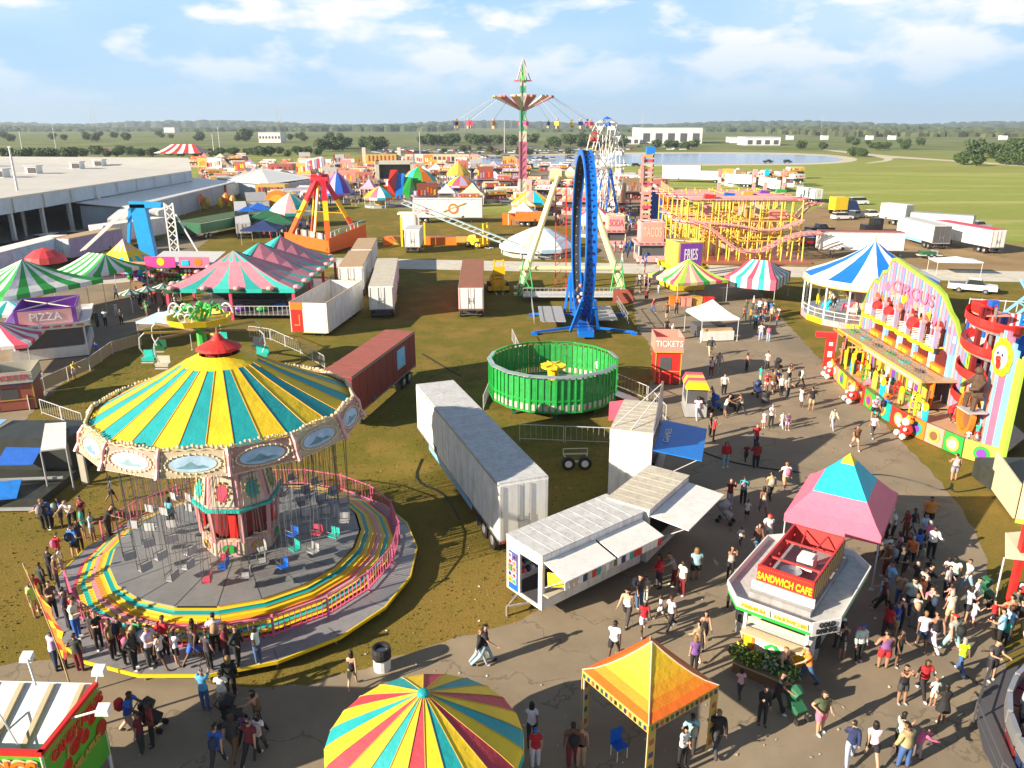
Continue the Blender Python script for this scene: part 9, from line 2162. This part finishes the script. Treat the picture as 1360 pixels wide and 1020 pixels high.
for k, c in enumerate(('red', 'royal', 'green')): MB(c, 'clean').hexa([(-3+k*2, -3, 0), (-1+k*2, -3, 0), (-1+k*2+1.5, 3, 0), (-3+k*2, 3, 0), (-3+k*2, -3, 1.5+2*(k == 0)*1.5), (-1+k*2, -3, 1.0), (-1+k*2, 3, 7.5-k), (-3+k*2, 3, 7.5-k)]).build('lane', t)
t = thing('dragon_ride', 'green and orange umbrella-shaped ride in the centre left crowd', 'ride', tuple(G(557, 258)), 0)
mb = MB(); mb.lathe([(5.5, 4), (3, 6.6), (.3, 8)], 10, mats=lambda i, j: (['sea', 'green', 'orange'][i % 3], 'cloth')); mb.build('canopy', t); MB('lime').lathe([(2.8, 0), (3.2, 2), (1.5, 4.5)], 10).build('body', t)
long_stall(344, 378, 268, 4.6, 'gold', 'golden game row with many bright prizes behind the striped carousel', 8)
long_stall(360, 388, 240, 6, 'brick', 'brick red long food row in the left far fair', 5)
t = thing('fun_arch', 'orange arched fun ride front below the golden game row', 'ride', tuple(G(370, 284)), 0)
MB('orange').cyl((0, 0, 2.2), (0, .6, 2.2), 3.2, n=20).m('amber', 'clean').cyl((0, -.2, 2.2), (0, 0, 2.2), 2.2, n=20).build('arch_panel', t); MB('brown').box(0, 1, 0, 8, 2, 1.2).build('base', t)
for px, py, lab in ((268, 278, 'yellow inflatable clown cluster on the green bank left'), (302, 276, 'yellow inflatable pair beside the white truck')):
    g = G(px, py); t = thing('inflatable', lab, 'inflatable', (g.x, g.y, 0)); mb = MB('yellow', 'clean')
    for q in range(5): mb.m(['yellow', 'gold', 'orange'][q % 3], 'clean').ball((q*.8-1.6, (q % 2)*.5, 1.2+(q % 3)*.6), .9, sz=1.5, n=8, m=6)
    mb.build('body', t)
tr(30+655, 300, 660+60, 300, 3.2, 2.8, 'orange low container at the foot of the swing tower', side='orange', roof='orange', end='orange', legs=False)
tr(740, 328, 700, 328, 2.6, 2.4, 'brown flatbed trailer below the pale blue inflatable', side='tan', roof='brown', legs=False)
# far crowd : hundreds of tiny figures, one mass
def crowd_mass(label, regions, seed):
    rr = random.Random(seed); mb = MB(); cs = ['white', 'black', 'navy', 'red', 'tan', 'grey', 'brown', 'pink', 'lightgrey', 'darkgrey', 'blue']
    for n, x0, x1, y0, y1 in regions:
        for k in range(n):
            g = G(rr.uniform(x0, x1), rr.uniform(y0, y1)); h = rr.uniform(1.45, 1.85); a = rr.random()*6
            mb.at(g.x, g.y, 0, a); st = rr.uniform(.05, .2)
            mb.m(cs[rr.randrange(len(cs))], 'plain'); mb.cyl((-.09, -st, 0), (-.08, 0, h*.5), .06, .09, n=5, caps=False).cyl((.09, st, 0), (.08, 0, h*.5), .06, .09, n=5, caps=False)
            mb.m(cs[rr.randrange(len(cs))], 'plain'); mb.cyl((0, 0, h*.48), (0, 0, h*.83), .16, .2, n=6); mb.cyl((-.22, 0, h*.8), (-.26, -.1, h*.48), .05, .04, n=4, caps=False).cyl((.22, 0, h*.8), (.26, -.1, h*.48), .05, .04, n=4, caps=False)
            mb.m('tan' if rr.random() < .6 else 'brown', 'plain'); mb.ball((0, 0, h*.93), .11, sz=1.2, n=6, m=4); mb.m('black', 'plain').ball((0, .02, h*.955), .115, n=6, m=4)
    tag(mb.build('far_crowd'), label, 'crowd', None, 'stuff')
crowd_mass('dense crowd of tiny far visitors between the stalls around the tower', [(260, 560, 700, 238, 262), (130, 480, 560, 240, 270), (150, 700, 860, 250, 300), (90, 300, 420, 226, 262), (70, 268, 300, 228, 245), (60, 400, 480, 250, 275), (70, 340, 420, 285, 318), (60, 800, 870, 290, 350), (40, 870, 900, 290, 330)], 3)
# purple shade canopies with a crowd beneath, right of the left trailers
for k, (px, py, c) in enumerate(((352, 322, 'purple'), (372, 312, 'darkgreen'), (356, 305, 'darkgreen'), (330, 300, 'blue'), (345, 294, 'blue'))):
    g = G(px, py); tent('shade_canopy', '%s shade canopy in the dark cluster left of the orange ride, %s' % (cnp(c), ['nearest', 'right one', 'middle one', 'left one', 'back one'][k]), 'canopy', (g.x, g.y), 3.2, 3, .1*k, 2.6, 4.0, lambda f, i, j: {'purple': 'navy'}.get(c, c), rows=2, ncol=3, drop=.3)
# ============================================================ labels : make every label single out one thing
ORD = ['first', 'second', 'third', 'fourth', 'fifth', 'sixth', 'seventh', 'eighth', 'ninth', 'tenth']
def finish_labels():
    bpy.context.view_layer.update()
    by = {}
    for o in THINGS: by.setdefault(o['label'], []).append(o)
    for lab, os_ in by.items():
        if len(os_) < 2: continue
        if os_[0].get('category') in ('tree', 'car') : continue
        os_.sort(key=lambda o: PX(o.matrix_world.translation)[0])
        n = len(os_)
        for i, o in enumerate(os_):
            if n == 2: s = ', ' + ('left one', 'right one')[i]
            else: s = ', '+(ORD[i]+' from left' if i < len(ORD) else str(i+1)+'th from left')
            o['label'] = lab+s
    for o in THINGS:
        for k in ('base', 'place', 'auto'):
            if k in o: del o[k]
finish_labels()

bx = MB(); 
hm = bpy.data.materials.new('haze'); hm.use_nodes = True; nt = hm.node_tree; nt.nodes.clear()
out = nt.nodes.new('ShaderNodeOutputMaterial'); vo = nt.nodes.new('ShaderNodeVolumePrincipled'); vo.inputs['Color'].default_value = (.74, .86, 1, 1); vo.inputs['Density'].default_value = .00013; vo.inputs['Anisotropy'].default_value = .2
nt.links.new(vo.outputs[0], out.inputs['Volume'])
bx = MB(hm); bx.box(0, 2650, -1, 12000, 5600, 125); hz = bx.build('haze'); hz['kind'] = 'stuff'
